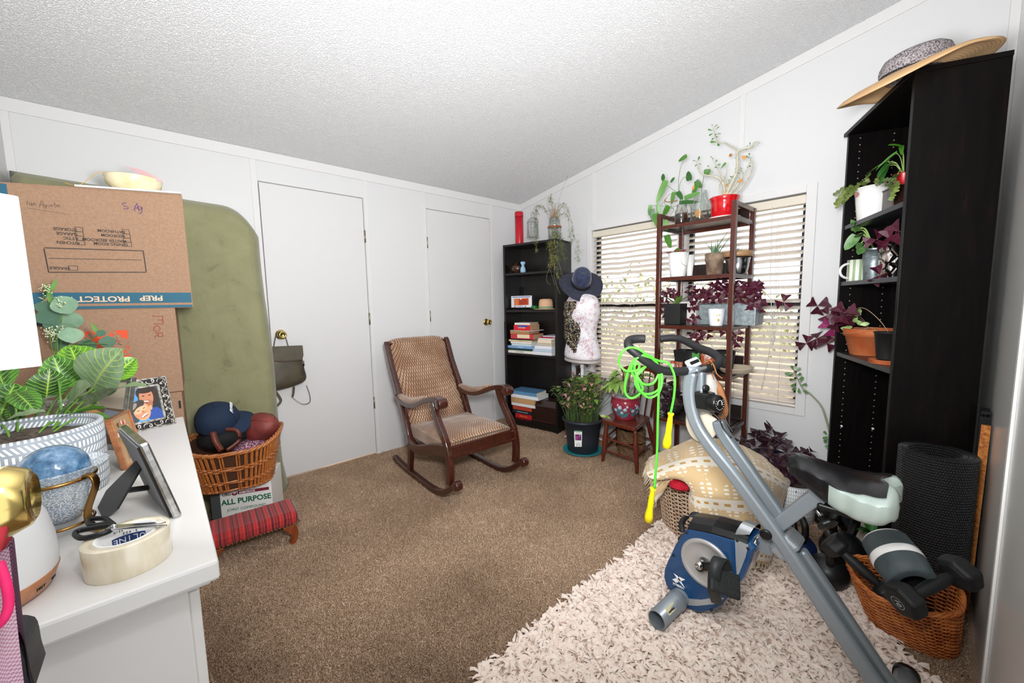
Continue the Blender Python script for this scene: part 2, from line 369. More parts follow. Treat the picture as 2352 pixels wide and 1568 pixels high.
def blind(y0,y1,lab,sag,cordy,ph):
    b=thing('window_blind',lab,'blind',(.035,(y0+y1)/2,WZ1),0,'venetian blinds on the window')
    MB().box((.008,y0,WZ1-.058),(.062,y1,WZ1-.008)).build('headrail',mat('beige_headrail','#dad2c2',.5),b,bevel=.003)
    N=29; top=WZ1-.085; bot=WZ0+.035; n=12
    pat=[noise.noise(V((j*.9,ph,0)))*sag for j in range(40)]
    for i in range(N):
        z=top+(bot-top)*i/(N-1); m=MB(); tl=(.52 if z>1.37 else (.12+.3*(i%2) if z>1.2 else .42))+.1*noise.noise(V((i*1.7,ph,0)))
        vs=[];fs=[]
        for j in range(n+1):
            y=y0+.004+(y1-y0-.008)*j/n
            w=(pat[j]+noise.noise(V((j*.7,ph+3,i*.35)))*sag*.8)*(math.sin(PI*j/n))*min(1,.25+i/10)
            for q,(dx,dz) in enumerate(((-.024,-.0005),(-.012,.0016),(0,.0022),(.012,.0016),(.024,-.0005))):
                vs.append((.035+dx,y,z+w+dz+dx*tl+.0012)); 
            for q,(dx,dz) in enumerate(((-.024,-.0005),(-.012,.0016),(0,.0022),(.012,.0016),(.024,-.0005))):
                vs.append((.035+dx,y,z+w+dz+dx*tl-.0012))
        for j in range(n):
            a=j*10; c=a+10
            for q in range(4):
                fs.append((a+q,a+q+1,c+q+1,c+q)); fs.append((a+5+q,c+5+q,c+6+q,a+6+q))
            fs.append((a,c,c+5,a+5)); fs.append((a+4,a+9,c+9,c+4))
        e=n*10; fs+= [(4,3,2,1,0,5,6,7,8,9),(e,e+1,e+2,e+3,e+4,e+9,e+8,e+7,e+6,e+5)]
        m.add(vs,fs,True); m.build('slat',slatm,b)
    MB().box((.012,y0,WZ0+.004),(.058,y1,WZ0+.018)).build('bottom_rail',slatm,b,bevel=.002)
    for y in (y0+.09,(y0+y1)/2,y1-.09):
        m=MB()
        for dx in (.009,.061): m.tube([(dx,y,WZ1-.05),(dx,y,WZ0+.01)],.0009,4)
        m.build('ladder_cord',cordm,b)
    if cordy:
        m=MB()
        for q,dy in enumerate((0,.012,.02)):
            m.tube(smooth_path([(.004,cordy+dy,WZ1-.05),(-.006,cordy+dy,1.5),(-.008,cordy+dy-.006,1.15),(-.008,cordy+.004+dy*.4,.96-.02*q)],5),.0012,5)
            m.lathe([(0,-.03),(.006,-.028),(.005,-.01),(.0015,0)],8,M=T((-.008,cordy+.004+dy*.4,.96-.02*q)))
        m.build('pull_cord',cordm,b)
        MB().tube(smooth_path([(.0,cordy+.05,WZ1-.05),(-.01,cordy+.04,1.3),(-.01,cordy+.02,.95),(-.012,cordy+.06,.6)],6),.0022,6).build('tilt_wand',mat('clear_wand','#d8d8d4',.2),b)
    return b
blind(YM1+.006,WY1-.004,'beige venetian blind with wavy slats on the left window, behind mannequin bust',.012,None,1.3)
blind(WY0+.004,YM0-.006,'beige venetian blind on the right window, with cords, behind the tall plant stand',.004,-2.28,9.1)
MB().tube([(-.0005,WY0+.07,WZ1-.052),(.0,WY0+.09,WZ1-.02)],.01,6) # bracket
# outside
struct(MB().box((.6,-12,-.75),(30,14,-.7)).build('trim_60',mat('pale_desert_ground','#c9b8a0',.95,c2='#b3a184',ns=1.2)))
def bush(x,y,s,h,c,lab):
    m=MB()
    for k in range(900):
        a=rr(0,2*PI);b=rr(-.2,1);q=(rr(0,1))**.4
        p=V((x+math.cos(a)*s*q*math.sqrt(1-b*b*.8),y+math.sin(a)*s*q*math.sqrt(1-b*b*.8),-.7+h*.4+b*h*.6*q))
        m.leaf(p,(rr(-1,1),rr(-1,1),rr(-.3,1)),(0,0,1),s*.13,s*.05,n=2)
    t=MB().tube([(x,y,-.72),(x,y,-.7+h*.5)],[.05*s,.02*s],6)
    o=thing('desert_shrub',lab,'shrub',(x,y,-.7),0,'shrubs outside the window'); m.build('foliage',c,o); t.build('stem',mat('shrub_stem','#7d6d58',.9),o)
g1=mat('pale_shrub_leaf','#a3ab72',.8,c2='#c2bf93',ns=2)
bush(4.2,.6,1.3,2.6,g1,'pale green desert shrub outside, seen through left window blind')
bush(6.5,-1.1,1.3,2.0,g1,'low pale desert shrub outside, seen through right window blind')
bush(5.5,3.8,1.6,2.8,g1,'pale desert shrub outside, furthest left beyond the window')
# ================================================================== CARPET PILE AND SHAG RUG
def fibres(n,pts,h,w,lean,seed,seg=2):
    rg=np.random.default_rng(seed)
    p=pts; n=len(p); a=rg.uniform(0,2*np.pi,n); b=rg.uniform(0,2*np.pi,n)
    hh=h*rg.uniform(.6,1.15,n); L=lean*rg.uniform(.3,1.2,n)
    wx,wy=np.cos(a)*w/2,np.sin(a)*w/2; dx,dy=np.cos(b)*L,np.sin(b)*L
    vs=[]
    for k in range(seg+1):
        t=k/seg; c=np.stack([p[:,0]+dx*t*t,p[:,1]+dy*t*t,p[:,2]+hh*(t-.25*t*t*(L/ max(lean,1e-6)))],1); s=1 if k<seg else .35
        o=np.stack([wx*s,wy*s,np.zeros(n)],1); vs+= [c-o,c+o]
    V_=np.stack(vs,1).reshape(-1,3); q=2*(seg+1); base=np.arange(n)*q
    fs=np.concatenate([np.stack([base+2*k,base+2*k+1,base+2*k+3,base+2*k+2],1) for k in range(seg)])
    return V_,fs
rg=np.random.default_rng(3)
# denser near the camera
N=330000
u=rg.random((N*2,2)); P=np.stack([-3.0+3.0*u[:,0],-3.1+3.1*u[:,1]],1)
d=np.hypot(P[:,0]+2.84,P[:,1]+2.97); keep=rg.random(len(P))<np.clip(1.5/np.maximum(d,.5),.0,1)
P=P[keep]; print('fibres',len(P)); P=np.c_[P,np.zeros(len(P))]
vs,fs=fibres(0,P,.012,.0022,.008,5)
pile=NT('carpet_fibre'); pile.set(Roughness=.9,Specular_IOR_Level=.15)
_v=pile.coord('Object',1); _a=pile.noise(_v,300,1,.5); _b=pile.noise(_v,1.7,3)
_c=pile.ramp(_a,[(.34,'#664a37'),(.45,'#aa8a6d'),(.55,'#d8bb9c'),(.66,'#f6e6cf')])
_m=pile.n('MixRGB'); _m.blend_type='MULTIPLY'; _m.inputs[0].default_value=1; pile.ln(_c,_m.inputs[1]); pile.ln(pile.ramp(_b,[(.35,'#cfc8c2'),(.6,'#ffffff')]),_m.inputs[2]); pile.col(_m.outputs[0])
o=fast('carpet_pile',vs,fs,pile.m); tag(o,'short brown and tan carpet pile covering the whole floor','carpet',kind='stuff')
# rug
rugpoly=[(-2.185,-2.055),(-.66,-2.055),(-.69,-2.66),(-.86,-2.82),(-1.12,-2.945),(-1.2,-3.04),(-2.185,-3.04)]
def inpoly(x,y,poly):
    c=np.zeros(len(x),bool); n=len(poly)
    for i in range(n):
        x1,y1=poly[i];x2,y2=poly[(i+1)%n]
        k=((y1>y)!=(y2>y))&(x<(x2-x1)*(y-y1)/(y2-y1+1e-12)+x1); c^=k
    return c
rug=thing('shag_rug','cream white shag rug of fabric strips under the exercise bike','rug',(-1.6,-2.5,0))
rbase=mat('rug_backing','#e3cfae',.9)
MB().prism(rugpoly,.002,.012).build('rug_backing',rbase,rug)
N=24000; x=rg.uniform(-2.2,-.6,N*2); y=rg.uniform(-3.05,-2.04,N*2); k=inpoly(x,y,rugpoly); x=x[k][:N]; y=y[k][:N]; n=len(x)
print('rug strips',n)
a=rg.uniform(0,2*np.pi,n); L=rg.uniform(.022,.046,n); w=rg.uniform(.006,.0125,n); hz=rg.uniform(.006,.022,n)
dx,dy=np.cos(a),np.sin(a); sx,sy=-dy,dx; tw=rg.uniform(-.5,.5,n); tz=rg.uniform(-.006,.006,n)
vs=[]
for k,(t,h,ws) in enumerate(((0,0,.8),(.25,.75,1),(.6,1.0,1.05),(1.0,.72,.9))):
    cx=x+dx*L*t; cy=y+dy*L*t; cz=.008+hz*h
    aa=a+tw*t; qx,qy=-np.sin(aa)*w/2*ws,np.cos(aa)*w/2*ws; qz=tz*t*1.5
    vs+=[np.stack([cx-qx,cy-qy,cz-qz],1),np.stack([cx+qx*.0,cy+qy*.0,cz+.0025],1),np.stack([cx+qx,cy+qy,cz+qz],1)]
Vs=np.stack(vs,1).reshape(-1,3); base=np.arange(n)*12
fs=np.concatenate([np.stack([base+3*k+j,base+3*k+j+1,base+3*k+j+4,base+3*k+j+3],1) for k in range(3) for j in range(2)])
stripm=mat('rug_strip','#ecd9cc',.85,c2='#f3e6da',ns=40,spec=.2)
o=fast('rug_strips',Vs-np.array([-1.6,-2.5,0]),fs,stripm,smooth=True,parent=rug); o['kind']='stuff'
# ================================================================== DRESSER AND WHAT STANDS ON IT
white=mat('white_furniture_paint','#dbd9d6',.38,bs=40,bst=.02)
DZ=.8
dr=thing('dresser','white painted dresser at the left edge with framed photos on top','dresser',(-3.06,-1.7,0))
MB().box((-3.295,-2.245,.768),(-2.797,-1.155,.8)).build('dresser_top',white,dr,bevel=.005)
MB().box((-3.29,-2.232,.759),(-2.808,-1.165,.768)).build('moulding',white,dr,bevel=.003)
MB().box((-3.29,-2.2,.03),(-2.836,-1.19,.759)).build('dresser_body',white,dr,bevel=.002)
MB().box((-3.29,-2.214,0),(-2.822,-1.18,.075)).box((-3.29,-2.208,.075),(-2.828,-1.19,.085)).build('plinth',white,dr,bevel=.003)
for r_ in range(3):
    for c_ in range(2):
        y0=-2.185+c_*.5; z0=.1+r_*.215
        dd=MB().box((-2.837,y0,z0),(-2.822,y0+.485,z0+.2)).build('drawer',white,dr,bevel=.003)
# table lamp
shade=mat('white_lamp_shade','#e2e2e3',.8); 
o=thing('table_lamp','tall white lamp with square fabric shade at the left edge of the photo','lamp',(-3.135,-1.862,DZ))
c=(-3.135,-1.862); hw=.105; LA=R(29.6)
def rsq(h,r,n=6):
    out=[]
    for k,(sx,sy) in enumerate(((1,1),(-1,1),(-1,-1),(1,-1))):
        for i in range(n+1):
            a=PI/2*k+PI/2*i/n; out.append((sx*(h-r)+r*math.cos(a),sy*(h-r)+r*math.sin(a)))
    return out
m=MB(); ou=[(x*math.cos(LA)-y*math.sin(LA),x*math.sin(LA)+y*math.cos(LA)) for x,y in rsq(hw,.012)]; n=len(ou)
for (z0,z1,h0,h1) in ((1.09,1.382,1,1),):
    vs=[(c[0]+x,c[1]+y,z0) for x,y in ou]+[(c[0]+x,c[1]+y,z1) for x,y in ou]
    vs+=[(c[0]+x*.985,c[1]+y*.985,z0) for x,y in ou]+[(c[0]+x*.985,c[1]+y*.985,z1) for x,y in ou]
    fs=[]
    for i in range(n):
        j=(i+1)%n; fs+=[(i,j,n+j,n+i),(2*n+j,2*n+i,3*n+i,3*n+j),(n+i,n+j,3*n+j,3*n+i),(j,i,2*n+i,2*n+j)]
    m.add(vs,fs)
m.build('lamp_shade',shade,o)
MB(T((c[0],c[1],DZ))).lathe([(0,0),(.07,0),(.07,.012),(.03,.02),(.05,.08),(.062,.13),(.05,.18),(.018,.22),(.012,.25),(.012,.3),(.008,.33),(0,.33)],28).build('lamp_base',mat('white_ceramic','#efeeea',.25),o)
MB().tube([(c[0]-.09,c[1]-.05,1.36),(c[0]+.09,c[1]+.05,1.36)],.002,6).tube([(c[0],c[1],1.1),(c[0],c[1],1.36)],.004,6).build('harp',brassd,o)
# aroma diffuser
o=thing('aroma_diffuser','white dome aroma diffuser with wooden base, behind the brass knob','diffuser',(-3.052,-2.135,DZ))
M0=T((-3.052,-2.135,DZ))
MB(M0).lathe([(.081,.026),(.0825,.04),(.081,.07),(.076,.10),(.066,.125),(.05,.142),(.03,.152),(.0,.155)],44).build('cover',mat('white_plastic','#e2e2e3',.35),o)
wb=wood('light_cherry_wood','#a86a45','#c48a60',.35,axis=0)
MB(M0).lathe([(0,0),(.068,0),(.074,.004),(.082,.026),(.081,.028),(0,.028)],44).build('wood_base',wb,o)
blk=mat('black_print','#141414',.6)
for a_,s_ in ((-58,'LIGHT'),(-30,'MIST'),(-14,'ON')):
    a=R(a_); rad=.0795
    p=V((-3.052+rad*math.cos(a),-2.135+rad*math.sin(a),DZ+.014))
    text('lettering',s_,frame(p,(math.cos(a),math.sin(a),-.28),(-math.sin(a),math.cos(a),0)),.006,blk,o)
m=MB()
for k in range(16):
    a=R(-80+k*1.6); m.cb((0,0,0),(.0006,.008,.0006),M=T((-3.052+.0795*math.cos(a),-2.135+.0795*math.sin(a),DZ+.018))@Matrix.Rotation(a+PI/2,4,'Z')@Matrix.Rotation(PI/2,4,'X'))
m.build('tick_marks',blk,o)
# candle holder
cx,cy=-2.99,-1.96
crk=winglass('crackled_glass',.16,(.90,.93,.94)); 
t=NT('crackle_glass2'); tr=t.n('BsdfTransparent'); tr.inputs[0].default_value=(.9,.93,.94,1); gl=t.n('BsdfPrincipled'); gl.inputs['Base Color'].default_value=(.9,.93,.95,1); gl.inputs['Roughness'].default_value=.12
vo=t.n('TexVoronoi'); vo.feature='DISTANCE_TO_EDGE'; vo.inputs['Scale'].default_value=170; _v=t.coord('Object',(1,1,2)); t.ln(_v,vo.inputs['Vector'])
k=t.math('MULTIPLY_ADD',t.ramp(vo.outputs['Distance'],[(0,(1,1,1)),(.10,(.0,.0,.0))]),.6,.12); mx=t.n('MixShader'); t.ln(k,mx.inputs[0]); t.ln(tr.outputs[0],mx.inputs[1]); t.ln(gl.outputs[0],mx.inputs[2]); t.ln(mx.outputs[0],t.out.inputs['Surface']); crackle=t.m
o=thing('candle_holder','brass three-legged stand holding a crackled glass bowl on the dresser','candle holder',(cx,cy,DZ))
M0=T((cx,cy,DZ),(0,0,0),(1.0,1.0,1.2))
MB(M0).lathe([(.0,.018),(.022,.019),(.033,.03),(.038,.05),(.042,.07),(.05,.086),(.066,.098),(.068,.1),(.064,.1),(.048,.088),(.040,.072),(.036,.05),(.031,.032),(.021,.021),(0,.02)],40).build('glass_bowl',crackle,o)
bz=mat('antique_brass','#9c7440',.3,1)
MB(M0).tube([(.049*math.cos(i*PI/20),.049*math.sin(i*PI/20),.082) for i in range(40)],.0026,8,closed=True).build('upper_ring',bz,o)
MB(M0).tube([(.04*math.cos(i*PI/20),.04*math.sin(i*PI/20),.016) for i in range(40)],.0022,8,closed=True).build('lower_ring',bz,o)
for a in (R(-40),R(80),R(200)):
    e=V((math.cos(a),math.sin(a),0)); pts=[e*.05+V((0,0,.086)),e*.062+V((0,0,.084)),e*.066+V((0,0,.072)),e*.055+V((0,0,.05)),e*.046+V((0,0,.03)),e*.048+V((0,0,.012)),e*.06+V((0,0,.003)),e*.068+V((0,0,.004))]
    MB(M0).rib(smooth_path(pts,4),.012,.004,V((-math.sin(a),math.cos(a),0)),sm=True).build('leg',bz,o,bevel=.001)
bl=NT('blue_glass_ball'); bl.set(Roughness=.12,Coat_Weight=.6); _v=bl.coord('Object',(1,1,1)); bl.col(bl.ramp(bl.noise(_v,38,6,.75),[(.35,'#2c4a66'),(.5,'#4b6f8f'),(.62,'#7590a8'),(.72,'#8e8a78')])); bl=bl.m
m=MB(); m.ell((cx,cy,DZ+.112),(.0445,.0445,.0445),40,24); o=m.build('glass_ball',bl); tag(o,'mottled blue glass ball resting in the crackled glass bowl','glass ball')
m=MB(T((cx,cy,DZ))); m.lathe([(0,.022),(.018,.022),(.022,.05),(.02,.052),(0,.052)],24)
o=m.build('candle_stub',mat('blue_wax','#3d5f80',.5)); tag(o,'short blue candle inside the crackled glass bowl','candle')
# patterned pot with prayer plant
PX,PY,PR=-3.07,-1.72,.125
t=NT('herringbone_pot'); v=t.coord('Object'); X=t.xyz(v); ang=t.math('ARCTAN2',X[1],X[0]); h=t.math('MULTIPLY',X[2],1/.0175)
row=t.math('FLOOR',h); fr=t.math('FRACT',h); md=t.math('MODULO',row,2); isl=t.math('GREATER_THAN',md,.5)
alt=t.math('MODULO',t.math('MULTIPLY',row,.5),2); sg=t.math('SUBTRACT',t.math('MULTIPLY',t.math('GREATER_THAN',alt,.9),2),1)
u=t.math('ADD',t.math('MULTIPLY',ang,95/(2*PI)),t.math('MULTIPLY',t.math('MULTIPLY',fr,isl),t.math('MULTIPLY',sg,1.3)))
st=t.math('LESS_THAN',t.math('FRACT',u),.46); a1=t.math('GREATER_THAN',fr,.14); a2=t.math('LESS_THAN',fr,.86)
k=t.math('MULTIPLY',st,t.math('MULTIPLY',a1,a2)); t.col(t.mix(k,'#8d959c','#e4e6e8')); t.set(Roughness=.5); t.bump(t.math('MULTIPLY',k,-1),.3,.002); herr=t.m
o=thing('planter','grey and white herringbone patterned planter on the dresser','planter',(PX,PY,DZ))
MB(T((PX,PY,DZ))).lathe([(0,0),(PR-.006,0),(PR-.002,.003),(PR,.02),(PR,.145),(PR-.003,.148),(PR-.010,.147),(PR-.011,.12),(0,.118)],64).build('planter',herr,o)
soil=mat('potting_soil','#3a3029',.95,c2='#6a5c50',ns=60,bs=80,bst=.6)
MB(T((PX,PY,DZ))).lathe([(0,.125),(PR-.012,.123)],40,fn=lambda r,z,a:(r,z+.003*math.sin(a*5))).build('soil',soil,o)
# prayer plant: patterned leaves
def prayer(name,a,b,vein):
    t=NT(name); uv=t.n('UVMap'); X=t.xyz(uv.outputs['UV']); yy=t.math('ABSOLUTE',t.math('SUBTRACT',X[1],.5))
    q=t.math('FRACT',t.math('MULTIPLY',t.math('SUBTRACT',X[0],t.math('MULTIPLY',yy,.55)),9)); ve=t.math('LESS_THAN',t.math('ABSOLUTE',t.math('SUBTRACT',q,.5)),.07)
    mid=t.math('LESS_THAN',yy,.02); k=t.math('MAXIMUM',ve,mid)
    blot=t.math('LESS_THAN',t.math('ABSOLUTE',t.math('SUBTRACT',yy,.16)),t.math('MULTIPLY',t.math('ABSOLUTE',t.math('SINE',t.math('MULTIPLY',X[0],28))),.12))
    c=t.mix(t.math('MULTIPLY',blot,.8),a,b); t.col(t.mix(t.math('MULTIPLY',k,.8),c,vein)); t.set(Roughness=.4,Specular_IOR_Level=.4); return t.m
plm=[prayer('prayer_leaf_bright','#558a1a','#24501a','#a6c244'),prayer('prayer_leaf_green','#3f7622','#1a4018','#9ab84a'),prayer('prayer_leaf_back','#7d9473','#6a8560','#a7b95c'),prayer('prayer_leaf_dark','#2c5c22','#173a16','#a8b848')]
stemg=mat('green_stem','#5f8a32',.5)
plant=thing('prayer_plant','prayer plant with large veined leaves growing in the herringbone planter','plant',(PX,PY,DZ+.12))
def leafuv(name,m_,par,p,tip,nrm,W,curl=.12):
    # broad veined leaf from p to tip
    p,tip=V(p),V(tip); d=tip-p; L=d.length; d.normalize(); up=V(nrm); up=(up-d*up.dot(d)).normalized(); sd=d.cross(up)
    n=12; k=6; vs=[];uv=[]
    for i in range(n+1):
        t=i/n; w=(math.sin(PI*(t**.85))**.7 if 0<t<1 else 0)*W/2+.0005
        for j in range(k+1):
            s=j/k*2-1; c=p+d*L*t+up*(math.sin(t*PI)*curl*L*.5+abs(s)*w*.25+.0015*math.sin(t*9*2*PI)*abs(s)); vs.append(c+sd*s*w); uv.append((t,j/k))
    fs=[(i*(k+1)+j,i*(k+1)+j+1,(i+1)*(k+1)+j+1,(i+1)*(k+1)+j) for i in range(n) for j in range(k)]
    m=MB(); m.add(vs,fs,True); o=m.build(name,m_,par)
    l=o.data.uv_layers.new(name='UVMap')
    for lp in o.data.loops: l.data[lp.index].uv=uv[lp.vertex_index]
    return o
def lp(x,y,d):   # a leaf point at a distance along the view depth
    return CAM+ray(x,y)*d
# (base px, tip px, depth base, depth tip, width m, material, facing)
root=V((PX,PY,DZ+.12)); camv=lambda p:(CAM-V(p)).normalized()
leaves=[((213,892),(282,800),1.02,.98,.115,2,.3),((150,955),(210,885),.95,.92,.10,2,.5),((208,930),(337,888),1.0,.88,.058,2,.8),
 ((190,870),(160,792),1.05,1.08,.075,0,.2),((150,895),(122,815),1.03,1.02,.075,1,.2),((106,915),(115,845),1.0,1.0,.072,3,.1),
 ((255,870),(312,822),1.08,1.12,.065,0,.3),((0,955),(35,880),.92,.95,.10,1,.4),((35,900),(85,950),.93,.9,.05,1,.5),((0,972),(105,945),.86,.88,.04,2,.8),
 ((140,965),(243,938),.92,.93,.05,1,.9),((215,950),(255,978),.95,.98,.03,1,.7),((200,850),(175,795),1.12,1.14,.08,0,.2),((10,890),(-20,820),1.0,1.05,.07,1,.4),((60,935),(20,968),.95,.9,.04,3,.4),((230,905),(245,880),1.1,1.12,.05,1,.3)]
for (b,tp,d0,d1,W,mi,fc) in leaves:
    p=lp(*b,d0); q=lp(*tp,d1); nr=camv(p)*(1-fc)+V((0,0,1))*fc
    leafuv('leaf',plm[mi],plant,p,q,nr,W)
    r0_=root+V(((p.x-root.x)*.35,(p.y-root.y)*.35,-.005))
    MB().tube(smooth_path([r0_,(r0_+p)*.5+V((0,0,.01)),p,p+(q-p)*.15],4),[.0028]*8+[.002]*5 if False else .0022,6).build('stem',stemg,plant)
# eucalyptus in a glass behind
EX,EY=-3.03,-1.52
o=thing('glass_vase','clear glass vase holding artificial eucalyptus behind the prayer plant','vase',(EX,EY,DZ))
MB(T((EX,EY,DZ))).lathe([(0,.004),(.035,.004),(.04,.01),(.042,.15),(.046,.175),(.044,.175),(.039,.15),(.037,.014),(0,.01)],28).build('vase',JAR,o)
euc=[mat('eucalyptus_leaf','#6f9076',.6,c2='#86a587',ns=20),mat('eucalyptus_dark','#4b6e58',.6),mat('sprig_green','#5d8a3a',.6),mat('cream_bud','#dfe3c0',.6)]
eu=thing('eucalyptus_spray','artificial eucalyptus sprays with round blue-green leaves beside the cardboard box','plant',(EX,EY,DZ+.05))
m=MB(); mm=MB(); ms=MB(); mb=MB()
D_=1.42
for (x,y,w,k) in ((148,700,.075,0),(160,735,.08,0),(163,769,.07,0),(108,728,.07,1),(247,785,.05,1),(150,755,.06,0),(120,745,.05,1),(122,690,.035,0),(200,795,.06,1),(140,790,.05,1),(100,705,.05,1),(232,765,.03,1)):
    p=lp(x,y,D_+rr(-.06,.06)); d=V((rr(-.3,.3),rr(-.3,.3),rr(.2,1))).normalized(); up=camv(p)+V((rr(-.4,.4),rr(-.4,.4),.3))
    (m if k==0 else mm).leaf(p-d*w*.45,d,up,w*.9,w*.95,'oval',.1,.06,8)
for pts in ([(120,850),(125,780),(118,720),(110,690)],[(125,850),(140,790),(140,740),(148,700)],[(130,850),(150,800),(200,790),(250,790)],[(120,830),(112,760),(100,690),(104,665)],[(120,820),(130,760),(124,700),(117,665)],[(130,840),(170,800),(210,780),(232,762)]):
    ms.tube(smooth_path([V((EX,EY,DZ+.012)),V((EX,EY,DZ+.19))]+[lp(x,y,D_) for x,y in pts[1:]],4),.0016,5)
for (x,y) in ((118,668),(117,680),(120,700),(228,768)):
    ms.leaf(lp(x,y,D_),(rr(-.4,.4),0,1),camv(lp(x,y,D_)),.05,.014,'tip')
for c_ in ((103,664),(136,700),(118,765),(136,692),(120,772),(108,758),(128,760)):
    for k in range(26):
        x,y=c_[0]+rnd.gauss(0,7),c_[1]+rnd.gauss(0,6); p=lp(x,y,D_-.03+rr(-.03,.03)); mb.ell(p,(.0022,)*3,5,4); 
        if k%3==0: ms.tube([p,lp(c_[0],c_[1]+12,D_-.02)],.0006,4)
m.build('leaves',euc[0],eu); mm.build('dark_leaves',euc[1],eu); ms.build('stems',euc[2],eu); mb.build('buds',euc[3],eu)['kind']='stuff'
# framed photos
pew=NT('pewter_metal'); pew.set(Metallic=1,Roughness=.32); _v=pew.coord('Object',1); pew.col(pew.ramp(pew.noise(_v,90,4),[(.35,'#6d6862'),(.6,'#c2bdb6')])); pew=pew.m
silver=mat('silver_metal','#c9c8c5',.22,1,c2='#9f9d98',ns=60)
def photoframe(name,lab,BL,BR,lean,px,inner):
    BL,BR=V(BL),V(BR); ux=(BR-BL).normalized(); nb=V((ux.y,-ux.x,0)); 
    if nb.dot(CAM-BL)<0: nb=-nb
    n=(nb*math.cos(lean)+V((0,0,1))*math.sin(lean)); uy=n.cross(ux); 
    if uy.z<0: uy=-uy
    f=lambda x,y,dz=0:(lambda P:((P-BL).dot(ux),(P-BL).dot(uy)))(onp(x,y,BL,n))
    return BL,ux,uy,n,[f(*p) for p in px],[f(*p) for p in inner]
BL,ux,uy,nn,OU,IN=photoframe('picture_frame','',G(276,1001,DZ),G(403,972,DZ),R(14),[(242,881),(369.5,842),(403,973),(273,1001)],[(267,876),(352,866),(376,960),(291,978.5)])
W_=.140;H_=.165
def pm(u,v,w=0): return BL+ux*u+uy*v+nn*w
pf=thing('framed_photo','ornate scrolled pewter frame with a photo of a boy and an adult','picture frame',tuple(pm(W_/2,0)))
bw=.026
m=MB()
def rectbar(m,a,b,w,t): m.rib([pm(*a,.0),pm(*b,.0)],w,t,(pm(*b)-pm(*a)).cross(nn))
for a,b in (((0,.002),(W_,.002)),((W_-.002,0),(W_-.002,H_)),((W_,H_-.002),(0,H_-.002)),((.002,H_),(.002,0))): rectbar(m,a,b,.004,.006)
for a,b in (((bw,bw),(W_-bw,bw)),((W_-bw,bw),(W_-bw,H_-bw)),((W_-bw,H_-bw),(bw,H_-bw)),((bw,H_-bw),(bw,bw))): rectbar(m,a,b,.006,.009)
m.build('frame_rails',pew,pf)
m=MB()
def scroll(u0,v0,du,dv,flip):
    # S-scroll between rails
    pts=[]; L=math.hypot(du,dv); ex=(du/L,dv/L); ey=(-ex[1]*flip,ex[0]*flip)
    for i in range(28):
        t=i/27; a=-PI*1.5+t*PI*3; rad=.0085*(1-abs(t-.5)*.9)
        s=(t-.5)*L*.8+rad*.9*math.cos(a)*(1 if t>.5 else 1); q=rad*math.sin(a)
        pts.append(pm(u0+du/2+ex[0]*s+ey[0]*q,v0+dv/2+ex[1]*s+ey[1]*q,.003))
    m.tube(pts,[.0013+.0013*math.sin(PI*i/27) for i in range(28)],6)
    for sgn in (-1,1):
        p=pm(u0+du/2+ey[0]*.006*sgn,v0+dv/2+ey[1]*.006*sgn,.003); m.leaf(p,(ux*ex[0]+uy*ex[1])*sgn+nn*.2,nn,L*.4,.006,'tip')
nx=5;ny=6
for i in range(nx):
    for v0 in (bw/2,H_-bw/2): scroll(W_*i/nx,v0,W_/nx,0,1 if i%2 else -1)
for i in range(ny):
    for u0 in (bw/2,W_-bw/2): scroll(u0,bw*.6+(H_-bw*1.2)*i/ny,0,(H_-bw*1.2)/ny,1 if i%2 else -1)
m.build('scrollwork',pew,pf)
def flat(name,polys,par,base,mapf,z0=0.001):
    m=MB(); ms=[]
    for i,(cc,pl_) in enumerate(polys):
        mt_=mat('print_'+cc.strip('#'),cc,.35); 
        if mt_ not in ms: ms.append(mt_)
        m.add([mapf(u,v,z0+i*.00012) for u,v in pl_],[tuple(range(len(pl_)))],m=ms.index(mt_))
    return m.build(name,ms,par)
def oval(cx_,cy_,rx,ry,n=22,rot=0,a0=0,a1=2*PI):
    return [(cx_+rx*math.cos(a0+(a1-a0)*i/n)*math.cos(rot)-ry*math.sin(a0+(a1-a0)*i/n)*math.sin(rot),cy_+rx*math.cos(a0+(a1-a0)*i/n)*math.sin(rot)+ry*math.sin(a0+(a1-a0)*i/n)*math.cos(rot)) for i in range(n)]
w_,h_=W_-2*bw,H_-2*bw
def q(u,v): return (bw+u*w_,bw+v*h_)
def Q(L): return [q(*p) for p in L]
